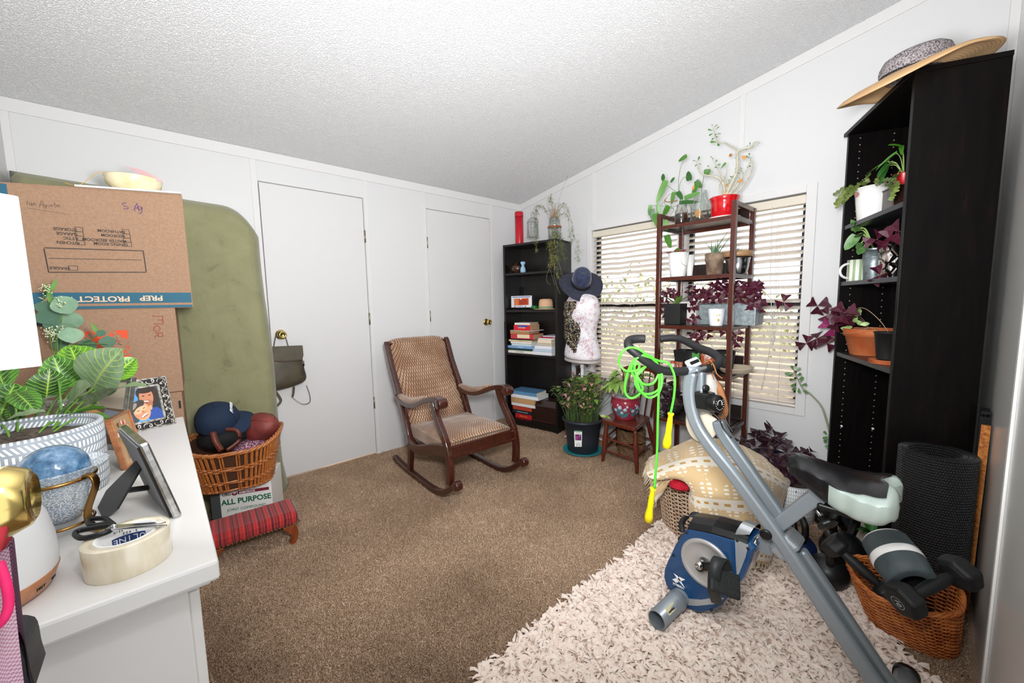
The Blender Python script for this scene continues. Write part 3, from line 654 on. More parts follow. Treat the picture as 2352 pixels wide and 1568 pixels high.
polys=[('#39464f',Q([(0,0),(1,0),(1,1),(0,1)])),('#4f8fc0',Q([(0,.55),(.35,.6),(.4,1),(0,1)])),('#87b7dc',Q([(0,.3),(.2,.35),(.15,.6),(0,.62)])),('#1f2b33',Q([(.7,.1),(1,.2),(1,.85),(.8,.9)])),('#2f251f',Q(oval(.62,.80,.3,.2,rot=-.2))),
 ('#2f251f',Q(oval(.82,.72,.14,.28))),('#b87a5c',Q(oval(.60,.70,.2,.27))),('#a3654a',Q(oval(.62,.50,.13,.12))),('#f1e6df',Q(oval(.57,.57,.08,.022,rot=-.1))),('#8d3f38',Q(oval(.57,.545,.09,.016,rot=-.1))),('#3a2a22',Q(oval(.52,.74,.04,.015))),('#3a2a22',Q(oval(.70,.74,.04,.015))),('#2a1d17',Q(oval(.6,.9,.24,.09))),
 ('#2b4a94',Q([(.45,0),(1,0),(1,.2),(.85,.36),(.7,.36),(.55,.2)])),('#4aa2dc',Q([(.2,0),(.6,0),(.52,.12),(.42,.16),(.3,.1)])),('#d39b74',Q(oval(.40,.31,.235,.26,rot=.35))),('#d39b74',Q(oval(.66,.38,.045,.07))),('#c98b66',Q(oval(.36,.26,.17,.14,rot=.3))),('#3d342d',Q(oval(.28,.49,.25,.12,rot=.45))),('#8b857a',Q(oval(.19,.48,.13,.06,rot=.7))),
 ('#ddac88',Q(oval(.36,.36,.19,.09,rot=.4))),('#4a2d22',Q(oval(.30,.345,.045,.009,rot=.25))),('#4a2d22',Q(oval(.47,.40,.045,.009,rot=.45))),('#b97553',Q(oval(.42,.30,.04,.035))),('#f6efe9',Q(oval(.45,.195,.10,.026,rot=.45))),('#a6483f',Q(oval(.465,.17,.10,.014,rot=.45)))]
flat('photograph',polys,pf,None,lambda u,v,z:pm(u,v,z))
MB().rib([pm(W_/2,0,-.004),pm(W_/2,H_,-.004)],W_-.01,.003,ux).build('backing',blk,pf)
MB().rib([pm(W_/2,H_*.7,-.006),pm(W_/2,.0,-.05)],.05,.003,ux).build('easel_strut',blk,pf)
# second silver frame, half hidden behind the planter
a0=G(247,1012,DZ); a1=G(200,905,DZ); 
def simpleframe(name,lab,P0,ux,W,H,lean,bar,mt_,back,pic,cat='picture frame'):
    P0=V(P0);ux=V(ux).normalized(); nb=V((ux.y,-ux.x,0)); n=nb*math.cos(lean)+V((0,0,1))*math.sin(lean); uy=n.cross(ux); uy=uy if uy.z>0 else -uy
    f=lambda u,v,w=0:P0+ux*u+uy*v+n*w
    o=thing(name,lab,cat,tuple(f(W/2,0)))
    m=MB()
    for (u0,v0,u1,v1) in ((0,bar/2,W,bar/2),(W-bar/2,bar,W-bar/2,H-bar),(W,H-bar/2,0,H-bar/2),(bar/2,H-bar,bar/2,bar)):
        m.rib([f(u0,v0),f(u1,v1)],bar,.014,(f(u1,v1)-f(u0,v0)).cross(n))
    m.build('frame_rails',mt_,o,bevel=.0015)
    MB().rib([f(W/2,.004,-.003),f(W/2,H-.004,-.003)],W-.008,.005,ux).build('backing',back,o)
    if pic: flat('photograph',[(c_,[(bar+u*(W-2*bar),bar+v*(H-2*bar)) for u,v in L]) for c_,L in pic],o,None,lambda u,v,z:f(u,v,z+.0005))
    return o,f,n
pic2=[('#6b5340',[(0,0),(1,0),(1,1),(0,1)]),('#c9935c',[(0,0),(.6,0),(.4,.5),(0,.6)]),('#b3a491',[(0,.6),(1,.55),(1,1),(0,1)]),('#7a828c',[(.3,.2),(.9,.1),(1,.5),(.5,.55)])]
o,_,_=simpleframe('framed_photo','plain silver frame half hidden between planter and the ornate frame',(-3.035,-1.335,DZ),(.105,-.14,0),.17,.2,R(12),.014,silver,blk,pic2)
for ch in (MB().rib([(-2.98,-1.36,DZ+.12),(-2.93,-1.34,DZ+.0)],.04,.003,(.105,-.14,0)),): pass
# wooden flower plaque
pic3=[('#a9875f',[(0,0),(1,0),(1,1),(0,1)]),('#7d5c42',[(.3,.1),(.7,.1),(.65,.4),(.35,.4)])]
for k in range(34):
    a=rr(0,2*PI);b=rr(0,.36); c_=('#c2413c','#e3cdb8','#8f3034','#7f8a4f')[k%4]; pic3.append((c_,oval(.5+math.cos(a)*b,.62+math.sin(a)*b*.8,.05,.05,8)))
woodf=wood('plaque_wood','#7e4a2c','#a56d45',.5,axis=0)
o,_,_=simpleframe('wooden_plaque','small wooden plaque painted with red and cream flowers, in front of planter',(-2.925,-1.668,DZ),(.03,.10,0),.10,.13,R(9),.004,woodf,woodf,pic3,'plaque')
# silver frame seen from behind with black velvet easel
FB=G(425,1188,DZ)
fa=V((-2.835,-2.045,DZ)); fb=V((-2.94,-1.66,DZ))
o=thing('framed_photo','silver framed picture seen from behind with black velvet easel back','picture frame',(-2.85,-1.95,DZ))
velv=mat('black_velvet','#0d0d0e',.95,sheen=.3)
# slab: lower right corner near tape, upper edge leaning away
A=V((-2.844,-2.042,DZ)); 
ud=V((-.034,.177,0)).normalized(); lean_=V((-.02,.0,.0)); 
n_=V((ud.y,-ud.x,0)); upv=(V((0,0,1))*math.cos(R(13))-V((.98,.19,0))*math.sin(R(13))); nn2=ud.cross(upv); 
W2,H2=.18,.155
g=lambda u,v,w=0:A+ud*u+upv*v+nn2*w
sgn=1 if nn2.dot(n_)>0 else -1
m=MB()
for (u0,v0,u1,v1) in ((0,.008,W2,.008),(W2-.008,.0,W2-.008,H2),(W2,H2-.008,0,H2-.008),(.008,H2,.008,0)): m.rib([g(u0,v0,sgn*.006),g(u1,v1,sgn*.006)],.018,.013,(g(u1,v1)-g(u0,v0)).cross(nn2))
m.build('frame_rails',silver,o,bevel=.003)
MB().rib([g(W2/2,.004,-sgn*.002),g(W2/2,H2-.004,-sgn*.002)],W2-.01,.004,ud).build('backing',velv,o)
S0=g(.09,.095,-sgn*.004); S1=V((-2.945,-1.925,DZ+.003)); sdv=(S1-S0).cross(nn2)
MB().rib([S0,S0+(S1-S0)*.72,S1],[.022,.052,.034],.004,sdv).build('easel_strut',velv,o)
MB().tube([g(.1,.04,-sgn*.004),S0+(S1-S0)*.55],.0035,6,flat=(1.6,.6)).build('stay_ribbon',velv,o)
Mx=frame(S0+(S1-S0)*.88+ (S1-S0).cross(sdv).normalized()*-.004,(S1-S0).cross(sdv)*-1,sdv)
lab=MB(Mx).lathe([(0,0),(.004,0)],18,fn=lambda r,z,a:(r*(1 if True else 1),z)); lab.build('maker_label',mat('yellow_label','#c9c23a',.5),o)
# packing tape and scissors
TX,TY,TR=-2.898,-2.158,.049
tp=NT('clear_packing_tape'); tp.set(Roughness=.12,Coat_Weight=.5); _v=tp.coord('Object',(1,1,.25)); tp.col(tp.ramp(tp.noise(_v,30,3),[(.35,'#d8ccb0'),(.65,'#eee4cd')])); tp=tp.m
o=thing('packing_tape','roll of clear packing tape with printed core at the dresser corner','tape roll',(TX,TY,DZ),0)
MB(T((TX,TY,DZ))).lathe([(.036,0),(TR,0),(TR+.0006,.001),(TR+.0006,.047),(TR,.048),(.036,.048),(.0355,.046),(.0355,.002),(.036,0)],56).build('tape',tp,o)
core=mat('white_card_core','#f3f2f0',.6)
MB(T((TX,TY,DZ))).lathe([(.036,0.001),(.036,.0485),(.0335,.0485),(.0335,.001),(.036,.001)],48).build('core',core,o)
navyp=mat('navy_print','#1f3f7a',.5)
def coretext(s,a,z,sz,mt_,back=False):
    w=sz*.62
    for i,ch in enumerate(s):
        aa=a-(i-(len(s)-1)/2)*w/.0333*-1
        p=V((TX+.0332*math.cos(aa),TY+.0332*math.sin(aa),DZ+z)); nr=V((-math.cos(aa),-math.sin(aa),0)); xx=V((-math.sin(aa),math.cos(aa),0))
        if ch.strip(): text('lettering',ch,frame(p,nr,xx),sz,mt_,o,.0002)
a_=math.atan2(.8,.2)
bnd=MB()
for i in range(14):
    b0=a_+.25+.9*(i/14-.5)*1.35; b1=b0+.9*1.35/14; R_=.0333
    bnd.add([(TX+R_*math.cos(b),TY+R_*math.sin(b),DZ+z) for b in (b0,b1) for z in (.019,.032)],[(0,1,3,2)])
bnd.build('printed_band',navyp,o)
def ct2(s,a,z,sz,mt_):
    # printed upside down (head toward the table)
    w=sz*.66
    for i,ch in enumerate(s):
        aa=a+(i-(len(s)-1)/2)*w/.0332
        p=V((TX+.0330*math.cos(aa),TY+.0330*math.sin(aa),DZ+z)); nr=V((-math.cos(aa),-math.sin(aa),0)); xx=V((-math.sin(aa),math.cos(aa),0))
        if ch.strip(): text('lettering',ch,frame(p,nr,xx),sz,mt_,o,.0002)
ct2('ULINE',a_+.25,.0255,.012,core); ct2('S-423',a_+.2,.0355,.0055,blk); ct2('1-800-295-5510',a_+.15,.0415,.0045,blk)
sc=thing('scissors','pair of scissors with black handles lying across the tape roll','scissors',(TX-.02,TY+.01,DZ+.05))
zb=DZ+.0515
def sp(x,y,z=zb): return G(x,y,z)
bp=mat('black_plastic','#121212',.35); chrome=mat('chrome','#c9c9c9',.12,1)
tip=sp(383,1206,zb); piv=sp(262,1213,zb+.002)
MB().rib([piv+(piv-tip)*.12,piv,tip],[.010,.012,.002],.0016,(tip-piv).cross(V((0,0,1)))).build('blade',chrome,sc)
tip2=sp(380,1199,zb+.003); MB().rib([piv+(piv-tip2)*.12+V((0,0,.002)),piv+V((0,0,.002)),tip2],[.010,.012,.002],.0016,(tip2-piv).cross(V((0,0,1)))).build('blade',chrome,sc)
for L in ([(262,1212),(245,1222),(210,1232),(185,1235),(172,1227),(180,1219),(210,1213),(245,1207),(262,1208)],[(262,1208),(248,1202),(222,1206),(206,1205),(203,1197),(215,1191),(240,1191),(252,1198),(262,1206)]):
    MB().tube(smooth_path([sp(x,y,zb+.001) for x,y in L],4),.0042,8,flat=(1,.8)).build('handle',bp,sc)
MB(T(tuple(piv),(0,0,0))).lathe([(0,-.003),(.0035,-.003),(.0035,.006),(0,.007)],12).build('pivot_screw',chrome,sc)
# bag hanging from the near knob
fab=NT('woven_pink_fabric'); _v=fab.coord('Object',(1,1,1)); X=fab.xyz(_v); k=fab.math('MULTIPLY',fab.math('SINE',fab.math('MULTIPLY',X[1],2400)),fab.math('SINE',fab.math('MULTIPLY',X[2],1900)))
fab.col(fab.mix(fab.math('GREATER_THAN',k,0),fab.ramp(fab.noise(_v,7,2),[(.35,'#8d5a8c'),(.65,'#b98a96')]),'#cbb0bc')); fab.set(Roughness=.9); fab=fab.m
o=thing('tote_bag','pink and purple woven bag with neon pink cord hanging from near brass knob','bag',(-2.945,-2.5,.62))
bx=lambda x,y,dx=0: on(x,y,1,-2.50)+V((dx,0,0))
m=MB()
def bagf(u,v):
    z=1.005-.29*v; e=on(0 if True else 0,1200,1,-2.5)
    rt=on(8+34*min(1,v*1.05),1200+290*v,1,-2.5).x
    return V((-2.968+(rt+2.968)*u,-2.50-.03*math.sin(u*PI)+.008*math.sin(u*9+v*4),z))
m.grid(bagf,10,16); m.grid(lambda u,v:bagf(u,v)+V((0,.05*math.sin(u*PI*.9+.2)+.01,0)),10,16); m.build('bag_body',fab,o)
MB().tube(smooth_path([on(-3,1290,1,-2.525),on(14,1340,1,-2.53),on(20,1385,1,-2.53),on(10,1420,1,-2.53),on(-8,1440,1,-2.525)],5),.0028,8).build('pink_cord',mat('neon_pink','#f0266f',.6),o)
MB().tube(smooth_path([(-2.93,-2.512,1.065),(-2.932,-2.535,1.03),(-2.945,-2.53,1.0)],4),.004,6).tube(smooth_path([(-2.93,-2.512,1.065),(-2.932,-2.49,1.03),(-2.945,-2.49,1.0)],4),.004,6).build('strap',mat('red_strap','#b82c38',.7),o)
o=thing('umbrella_pouch','black nylon pouch hanging at the bottom left corner below pink bag','pouch',(-2.95,-2.45,.55))
m=MB()
pts=[(0,1462),(35,1452),(68,1455),(75,1480),(80,1510),(91,1545),(82,1568),(70,1600),(-30,1620),(-40,1470)]
P_=[on(x,y,1,-2.47) for x,y in pts]; vs=[(p.x,-2.49,p.z) for p in P_]+[(p.x,-2.44,p.z) for p in P_]; k=len(P_)
m.add(vs,[tuple(range(k)),tuple(range(2*k-1,k-1,-1))]+[(i,k+i,k+(i+1)%k,(i+1)%k) for i in range(k)]); m.build('pouch_body',mat('black_nylon','#1b1c1f',.5),o,bevel=.006)
MB().tube([(-2.962,-2.47,.66),(-2.955,-2.49,.85),(-2.945,-2.5,1.0)],.003,6).build('strap',bp,o)
# ================================================================== BOXES, MATTRESS, BASKET, STOOL, BACKPACK
kraft=NT('kraft_cardboard'); kraft.set(Roughness=.85,Specular_IOR_Level=.2); _v=kraft.coord('Object',(1,1,1)); kraft.col(kraft.ramp(kraft.noise(_v,120,4,.7),[(.35,'#95765f'),(.65,'#a3846c')])); kraft=kraft.m
tealp=mat('teal_print','#265d73',.7); purp=mat('purple_marker','#5a3a78',.6); grp=mat('grey_pen','#5d4f46',.6); redp=mat('red_pen','#9c2a28',.6); orng=mat('orange_print','#e0522c',.7); blkp=mat('box_black_print','#35302d',.7)
YB=0; BTH=R(-3); BO=V((-2.713,-.70,0)); BX_=V((math.cos(BTH),math.sin(BTH),0)); BY_=V((-math.sin(BTH),math.cos(BTH),0))
BM=Matrix(((BX_.x,BY_.x,0,BO.x),(BX_.y,BY_.y,0,BO.y),(0,0,1,0),(0,0,0,1))); BMI=BM.inverted()
def onb(x,y,yy=0): p=BMI@onp(x,y,BO,BY_); return V((p.x,yy,p.z))
def up180(x,y,yy=YB-.0012): p=onb(x,y,yy); return BM@Matrix(((-1,0,0,p.x),(0,0,-1,p.y),(0,-1,0,p.z),(0,0,0,1)))
def upr(x,y,yy=YB-.0012,rot=0): p=onb(x,y,yy); return BM@Matrix(((1,0,0,p.x),(0,0,-1,p.y),(0,1,0,p.z),(0,0,0,1)))@Matrix.Rotation(rot,4,'Z')
def boxthing(lab,x0,x1,y0,y1,z0,z1,grp_='cardboard moving boxes by the dresser'):
    o=thing('cardboard_box',lab,'box',tuple(BM@V(((x0+x1)/2,(y0+y1)/2,z0))),0,grp_)
    sg=.036 if z1>1.4 else 0
    sag=lambda m:(m.v.__setitem__(slice(None),[v-V((0,0,sg*max(0,(BO-v).dot(BX_)/.545) if v.z>1.5 else 0)) for v in m.v]),m)[1]
    sag(MB(BM).box((x0,y0,z0),(x1,y1,z1))).build('carton',kraft,o,bevel=.002)
    sag(MB(BM).box((x0+.001,y0-.0004,z1-.001),(x1-.001,y1+.0004,z1+.0025))).build('top_flap',kraft,o)
    return o
b1=boxthing('large cardboard box with blue stripe and room checklist, topmost of its stack',-.545,-.001,0,.34,1.19,onb(420,448).z)
m=MB(BM)
for x,y,w,h in ((0,0,0,0),):
    z1=onb(300,692,YB).z; 
zA=onb(445,674,YB).z; zB=onb(445,697,YB).z; zC=onb(446,700,YB).z; zD=onb(446,706,YB).z
m.box((-.545,-.0006,1.213),(-.004,0,1.2565)).box((-.545,-.0006,1.192),(-.004,0,1.203))
xs=onb(0,430,YB).x; m.box((-.545,-.0006,1.41),(onb(17,440,YB).x,0,1.645))
m.build('blue_stripe',tealp,b1)
kp=mat('kraft_lettering','#d9bfa4',.8)
text('lettering','PREP',up180(348,684,YB-.0016),.030,kp,b1,bold=.0008,sx=1.15); text('lettering','PROTECT',up180(240,686,YB-.0016),.030,kp,b1,bold=.0008,sx=1.15)
text('lettering','PACK',up180(130,688,YB-.0016),.030,kp,b1,bold=.0008,sx=1.15)
for s,x,y in (('BATHROOM',256,531),('BEDROOM',260,541),('MASTER BEDROOM',241,551.5),('DINING ROOM',255,560.5),('STORAGE',150,526),('GARAGE',154,536.5),('ATTIC',163,547),('KITCHEN',157,557)):
    text('lettering',s,up180(x,y),.0155,blkp,b1,bold=.0002,sx=.92)
def sq(m,x,y,w,h,t=.0008,yy=YB-.0012):
    p=onb(x,y,yy); 
    for a,b in (((-w,-h),(w,-h)),((w,-h),(w,h)),((w,h),(-w,h)),((-w,h),(-w,-h))): m.rib([(p.x+a[0],yy,p.z+a[1]),(p.x+b[0],yy,p.z+b[1])],t*2,.0006,V((b[0]-a[0],0,b[1]-a[1])).cross(V((0,1,0))))
m=MB(BM)
for x,y in ((289,532),(291,542),(292,551.5),(294,561),(181,527),(182.5,537),(184,547),(186,557)): sq(m,x,y,.0105,.0085)
sq(m,168,615.5,.012,.0085)
def line(m,L,t,yy=YB-.0012):
    P_=[onb(x,y,yy) for x,y in L]
    for a,b in zip(P_,P_[1:]): m.rib([a,b],t,.0006,(b-a).cross(V((0,1,0))))
line(m,[(102,569),(329,576),(336,625),(112,625),(101,571)],.0032); line(m,[(112,593),(326,597)],.0018)
m.build('printed_frame',blkp,b1)
text('lettering','FRAGILE',up180(137,615.5),.0150,blkp,b1,bold=.0002,sx=.95)
hw=lambda L,mt_,par,t=.002:(lambda m:(m.tube(smooth_path([onb(x,y,YB-.001) for x,y in L],4),t/2,4),m.build('handwriting',mt_,par)))(MB(BM))
for L in ([(291,467),(285,466),(281,468),(284,472),(293,475),(295,478),(289,480),(283,478)],[(303,481),(304,481.5)],[(310,485),(309,477),(315,467),(316,474),(320,485)],[(308,478),(318,477)],[(326,476),(320,474),(317,477),(319,481),(325,479),(326,475),(326,484),(323,490),(318,489)]): hw(L,purp,b1,.0028)
for L in ([(62,461),(63,466),(62,470)],[(73,466),(68,465),(67,469),(72,471),(73,466),(74,472)],[(77,472),(78,466),(81,467),(83,473)],[(91,476),(94,463),(98,463),(100,476)],[(92,470),(99,470)],[(106,470),(102,470),(103,474),(107,473),(107,470),(106,478),(102,476)],[(111,470),(111,474),(115,474),(116,470)],[(122,470),(118,471),(121,473),(118,475)],[(126,464),(126,475),(129,475)],[(123,469),(129,469)],[(131,470),(131,475)],[(133,475),(134,471),(137,472),(138,476)]): hw(L,grp,b1,.0014)
m=MB(BM)
for k in range(22):
    x=62+k*4.5; y=477+k*.72; line(m,[(x,y),(x+3,y+.45)],.0013)
m.build('dashed_line',grp,b1)
b1z=onb(420,448).z
def sagm(m): m.v[:]=[v-V((0,0,.036*max(0,(BO-v).dot(BX_)/.545) if v.z>1.5 else 0)) for v in m.v]; return m
b2=boxthing('middle cardboard box with orange logo and handwritten red word Flor',-.545,onb(402,708).x,0,.34,onb(423,897).z,1.187)
m=MB(BM); P0,P1,P2,P3=[onb(x,y,YB-.0006) for x,y in ((186,762),(292,757.5),(299,819),(192,822))]
m.add([(P0.x,YB-.0008,P1.z),(P1.x,YB-.0008,P1.z),(P1.x,YB-.0008,P2.z),(P0.x,YB-.0008,P2.z)],[(0,3,2,1)]); m.build('orange_logo',orng,b2)
lm=lambda x,y,r_: upr(x,y,YB-.0016,r_)
for s,x,y,z_ in (('THE',205,776,.03),('HOME',262,773,.052),('DEPOT',272,800,.052)): text('lettering',s,lm(x,y,R(-45)) if s!='THE' else lm(x,y,R(45)),z_*.75,kraft,b2,bold=.003)
for L in ([(373,726),(375,742)],[(374,726),(349,725)],[(374,735),(362,734)],[(360,732)]*1,[(373,744),(352,743)],[(364,748),(355,750),(353,757),(362,760),(368,755),(364,748)],[(372,764),(356,764)],[(372,764),(374,772),(364,772),(364,766),(355,774)]):
    if len(L)>1: hw(L,redp,b2,.0026)
m=MB(BM); line(m,[(180,728),(180,740)],.022); m.box((-.53,-.0008,1.13),(onb(179,730,YB).x,YB,1.165)); m.build('dark_label',mat('dark_label','#33333d',.5),b2)
b3=boxthing('bottom cardboard box of the stack, partly hidden by the dresser',-.545,onb(418,905).x,.005,.34,.0,onb(423,897).z-.005)
MB(BM).box((onb(408,905).x,.003,.74),(onb(413,905).x,.0052,.775)).build('handle_slot',blk,b3)
o=sagm(MB(BM).box((onb(172,425).x,-.012,b1z+.0035),(-.004,.3,b1z+.010))).build('foam_board',mat('white_foam_board','#f4f3ee',.7),bevel=.001); tag(o,'thin white foam board lying on top of the cardboard boxes','board')
# bowl on top
BX,BY=-2.86,-.47; ch=NT('capiz_bowl'); _v=ch.coord('Object',1); ch.col(ch.ramp(ch.noise(_v,22,4),[(.35,'#d8c695'),(.6,'#ece0bc')])); ch.set(Roughness=.18,Coat_Weight=.5)
bq=onb(310,437,.14); bq=BMI@onp(310,437,BO+BY_*.14,BY_); bc=BM@V((bq.x,.14,b1z+.0015))
o=MB(T((bc.x,bc.y,bc.z),(0,0,0),(.76,.76,.86))).lathe([(0,0),(.05,0),(.085,.018),(.118,.05),(.128,.082),(.125,.086),(.118,.083),(.108,.052),(.08,.024),(0,.01)],48).build('bowl',ch.m)
tag(o,'glossy cream shell bowl holding pink papers, on top of the boxes','bowl')
pq=[fac(x,y,bc)-V((0,0,0)) for x,y in ((286,381),(330,391),(352,402),(377,416),(345,414),(306,392))]
o=MB().add(pq,[(5,4,3,2,1,0)]).build('folded_paper',mat('pink_paper','#dcb4b8',.7),solid=.0008); tag(o,'folded pink paper card leaning out of the cream bowl','paper')
m=MB(); 
for k in range(16): m.leaf((bc.x-.04+rr(-.02,.02),bc.y+rr(-.03,.03),bc.z+.068),(rr(-1,1),rr(-1,1),rr(.2,1)),(0,0,1),.03,.02,'oval')
o=m.build('dried_flower',mat('dusty_pink_petal','#b5708a',.8)); tag(o,'crumpled dusty pink flower in the cream bowl','flower')
o=MB().tube(smooth_path([bc+V((-.05,-.05,.075)),bc+V((-.10,-.04,.072)),bc+V((-.13,-.05,.04)),bc+V((-.165,-.06,.003)),bc+V((-.20,-.08,.0025))],5),.0012,5).build('twine',mat('yellow_twine','#d0a24a',.8)); tag(o,'thin yellow twine hanging from the cream bowl','string')
# mattress under green sheet
gr=NT('olive_sheet'); gr.set(Roughness=.9,Sheen_Weight=.2); _v=gr.coord('Object',1); _a=gr.noise(_v,9,4,.6,.5)
gr.col(gr.ramp(_a,[(.30,'#767655'),(.38,'#868562'),(.62,'#8e8c69')])); gr.bump(gr.noise(gr.coord('Object',(7,3,1.2)),3,3),.35,.02); gr=gr.m
m=MB(); xl,xr,zt=-3.275,-2.318,1.845
def mt_f(u,v):
    a=(u*2-1); b=v
    x=xl+(xr-xl)*u; z=zt*b
    # round the upper right corner
    zmax=zt-.03-.04*u-(.16*max(0,(u-.80)/.20)**2.6); z=.002+(zmax-.002)*v
    ed=max(0,1-min(u,1-u)/.07); et=max(0,1-(1-v)/.05)
    w=.018*math.sin(u*7+v*2)*math.sin(v*3)+.022*noise.noise(V((u*2.2,v*2.5,1)))
    x2=x+(.012*noise.noise(V((v*3,5,u)))-.035*(v-.5)*u if u>.3 else 0)
    fl=.018*max(0,1-v*9)*u
    return (x2+fl+.0*v,-.205-w-.012*fl+.09*max(ed,et)**2.2,z)
m.grid(mt_f,40,60)
k=len(m.v); m.grid(lambda u,v:(lambda p:(p[0],-.02 if True else 0,p[2]))(mt_f(u,v)),40,60)
# rim stitch between front and back
nu,nv=40,60; F0=lambda i,j:j*(nu+1)+i; B0=lambda i,j:k+j*(nu+1)+i
for i in range(nu):
    m.f+= [[F0(i,nv),F0(i+1,nv),B0(i+1,nv),B0(i,nv)],[F0(i+1,0),F0(i,0),B0(i,0),B0(i+1,0)]]; m.sm+=[True]*2; m.mi+=[0]*2
for j in range(nv):
    m.f+= [[F0(0,j),F0(0,j+1),B0(0,j+1),B0(0,j)],[F0(nu,j+1),F0(nu,j),B0(nu,j),B0(nu,j+1)]]; m.sm+=[True]*2; m.mi+=[0]*2
o=m.build('covered_mattress',gr); tag(o,'mattress in an olive green sheet standing on end against the closet wall','mattress')
MB()
# joint compound box + basket + stool
yaw=-math.atan2(.1,.24); c0=G(632,1200,.0)
o=thing('compound_box','white joint compound box with green lettering under the wicker basket','box',(-2.56,-.42,0),yaw)
Mb=WM[o.name]; L=Mb.inverted()@V((-2.455,-.585,0)); L2=(L.x,L.y)
MB().box((L.x-.275,L.y,0),(L.x,L.y+.24,.262)).build('carton',mat('white_carton','#e9e8e4',.5),o,world=False,bevel=.002)
MB().box((L.x-.276,L.y-.001,0),(L.x-.235,L.y+.001,.262)).build('grey_band',mat('grey_carton','#4a4d4e',.5),o,world=False)
fm=lambda x,z,dz=0: Mb@Matrix(((1,0,0,L.x+x),(0,0,-1,L.y-.0012-dz),(0,1,0,z),(0,0,0,1)))
dg=mat('green_print','#1f6b46',.5); mrn=mat('maroon_print','#7c2233',.5)
text('lettering','ALL PURPOSE',fm(-.118,.168),.040,dg,o,bold=.0012,sx=.94); text('lettering','USG',fm(-.205,.211),.020,blkp,o,bold=.0005)
MB().box((L.x-.155,L.y-.0012,.204),(L.x-.012,L.y,.220)).add([(L.x-.182,L.y-.001,.218),(L.x-.170,L.y-.001,.210),(L.x-.170,L.y-.001,.198),(L.x-.182,L.y-.001,.206)],[(0,3,2,1)]).add([(L.x-.157,L.y-.001,.218),(L.x-.169,L.y-.001,.210),(L.x-.169,L.y-.001,.198),(L.x-.157,L.y-.001,.206)],[(0,1,2,3)]).build('maroon_band',mrn,o,world=False)
text('lettering','SHEETROCK',fm(-.112,.212,.001),.013,core,o,bold=.0004)
for z,s in ((.125,'JOINT COMPOUND'),(.095,'COMPUESTO')): text('lettering',s,fm(-.12,z),.02,dg,o)
def wicker(o,fn,nst,nlev,rst,rwe,mst,mwe,amp=.004,grp_=1,waves=None):
    # fn(a,t)->point; stakes upright, weavers round
    for nm,rng_ in (('stakes',range(nst)),):
        m=MB()
        for i in rng_:
            for g_ in range(grp_):
                a=2*PI*(i+(g_-(grp_-1)/2)*.26)/nst; m.tube([fn(a,t/8,0) for t in range(9)],rst,5,caps=False)
        m.build('stakes',mst,o)
    m=MB(); n=nst*4
    for j in (range(nlev) if not waves else range(len(waves))):
        t=(j+.5)/nlev if not waves else waves[j]
        m.tube([fn(2*PI*i/n,t,amp*math.cos(PI*i/2/2*1.0*1+ (PI if j%2 else 0)) if True else 0) for i in range(n)],rwe,5,closed=True)
    m.build('weave',mwe,o)
wk=wood('honey_wicker','#8c4a22','#c27a3d',.35,axis=2,ns=9,coat=.4)
bc_=V((-2.585,-.50,.264)); 
def superell(a,rx,ry,p=3.2):
    c_,s_=math.cos(a),math.sin(a); return rx*math.copysign(abs(c_)**(2/p),c_),ry*math.copysign(abs(s_)**(2/p),s_)
def bkt(a,t,off,h=None):
    x,y=superell(a,.155+.055*t,.13+.05*t); dip=.055*(abs(math.cos(a))**2-.35)
    r_=1+off/.15; cs,sn=math.cos(-.28),math.sin(-.28); x*=r_;y*=r_
    return V((bc_.x+x*cs-y*sn,bc_.y+x*sn+y*cs,bc_.z+.004+t*(.225+dip)))
o=thing('wicker_basket','honey brown wicker basket holding a football, cap and bag','basket',(bc_.x,bc_.y,.264))
wicker(o,bkt,54,10,.0046,.0046,wk,wk,.006,2,waves=[.03,.22,.26,.55,.59,.63,.97])
m=MB(); n=90
for q_ in range(3): m.tube([bkt(2*PI*i/n,1.0,.005*math.cos(2*PI*i/6+q_*2*PI/3))+V((0,0,.006*math.sin(2*PI*i/6+q_*2*PI/3))) for i in range(n)],.0062,6,closed=True)
m.build('braided_rim',wk,o)
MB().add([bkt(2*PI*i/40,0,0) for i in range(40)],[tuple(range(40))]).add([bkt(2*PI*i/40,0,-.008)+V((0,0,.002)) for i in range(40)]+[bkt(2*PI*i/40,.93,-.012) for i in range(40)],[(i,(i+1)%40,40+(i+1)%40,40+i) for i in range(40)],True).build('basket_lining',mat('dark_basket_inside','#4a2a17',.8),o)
# contents
fb=NT('football_leather'); fb.set(Roughness=.55); _v=fb.coord('Object',1); fb.col(fb.ramp(fb.noise(_v,14,3),[(.35,'#6b2a26'),(.65,'#84382f')])); vo=fb.n('TexVoronoi'); vo.inputs['Scale'].default_value=330; fb.ln(_v,vo.inputs['Vector']); fb.bump(vo.outputs['Distance'],.35,.002); fb=fb.m
fc=on(598,982,1,-.50); Mf=T(tuple(fc),(R(0),R(0),0))@frame((0,0,0),(.35,-.75,.25),(1,0,.2))
o=thing('football','brown leather football on the right of the wicker basket','football',tuple(fc))
prof=[(0.083*math.sqrt(max(0,1-(abs(t))**1.8))*(1-.06*abs(t)),t*.118) for t in [k/14-1 for k in range(29)]]
MB(Mf).lathe(prof,40).build('ball',fb,o)
m=MB(Mf)
for k in range(4):
    a=PI/4+k*PI/2; m.tube([(r_*1.004*math.cos(a),r_*1.004*math.sin(a),z) for r_,z in prof[1:-1]],.0012,5)
m.build('seams',mat('dark_seam','#3f1815',.7),o)
nv=NT('navy_cotton'); nv.set(Roughness=.85); nv.set(Base_Color=(*lin('#10253f'),1)); navy=nv.m
cc=on(505,960,1,-.5); o=thing('baseball_cap','navy blue baseball cap with white lettering on the wicker basket','cap',tuple(cc))
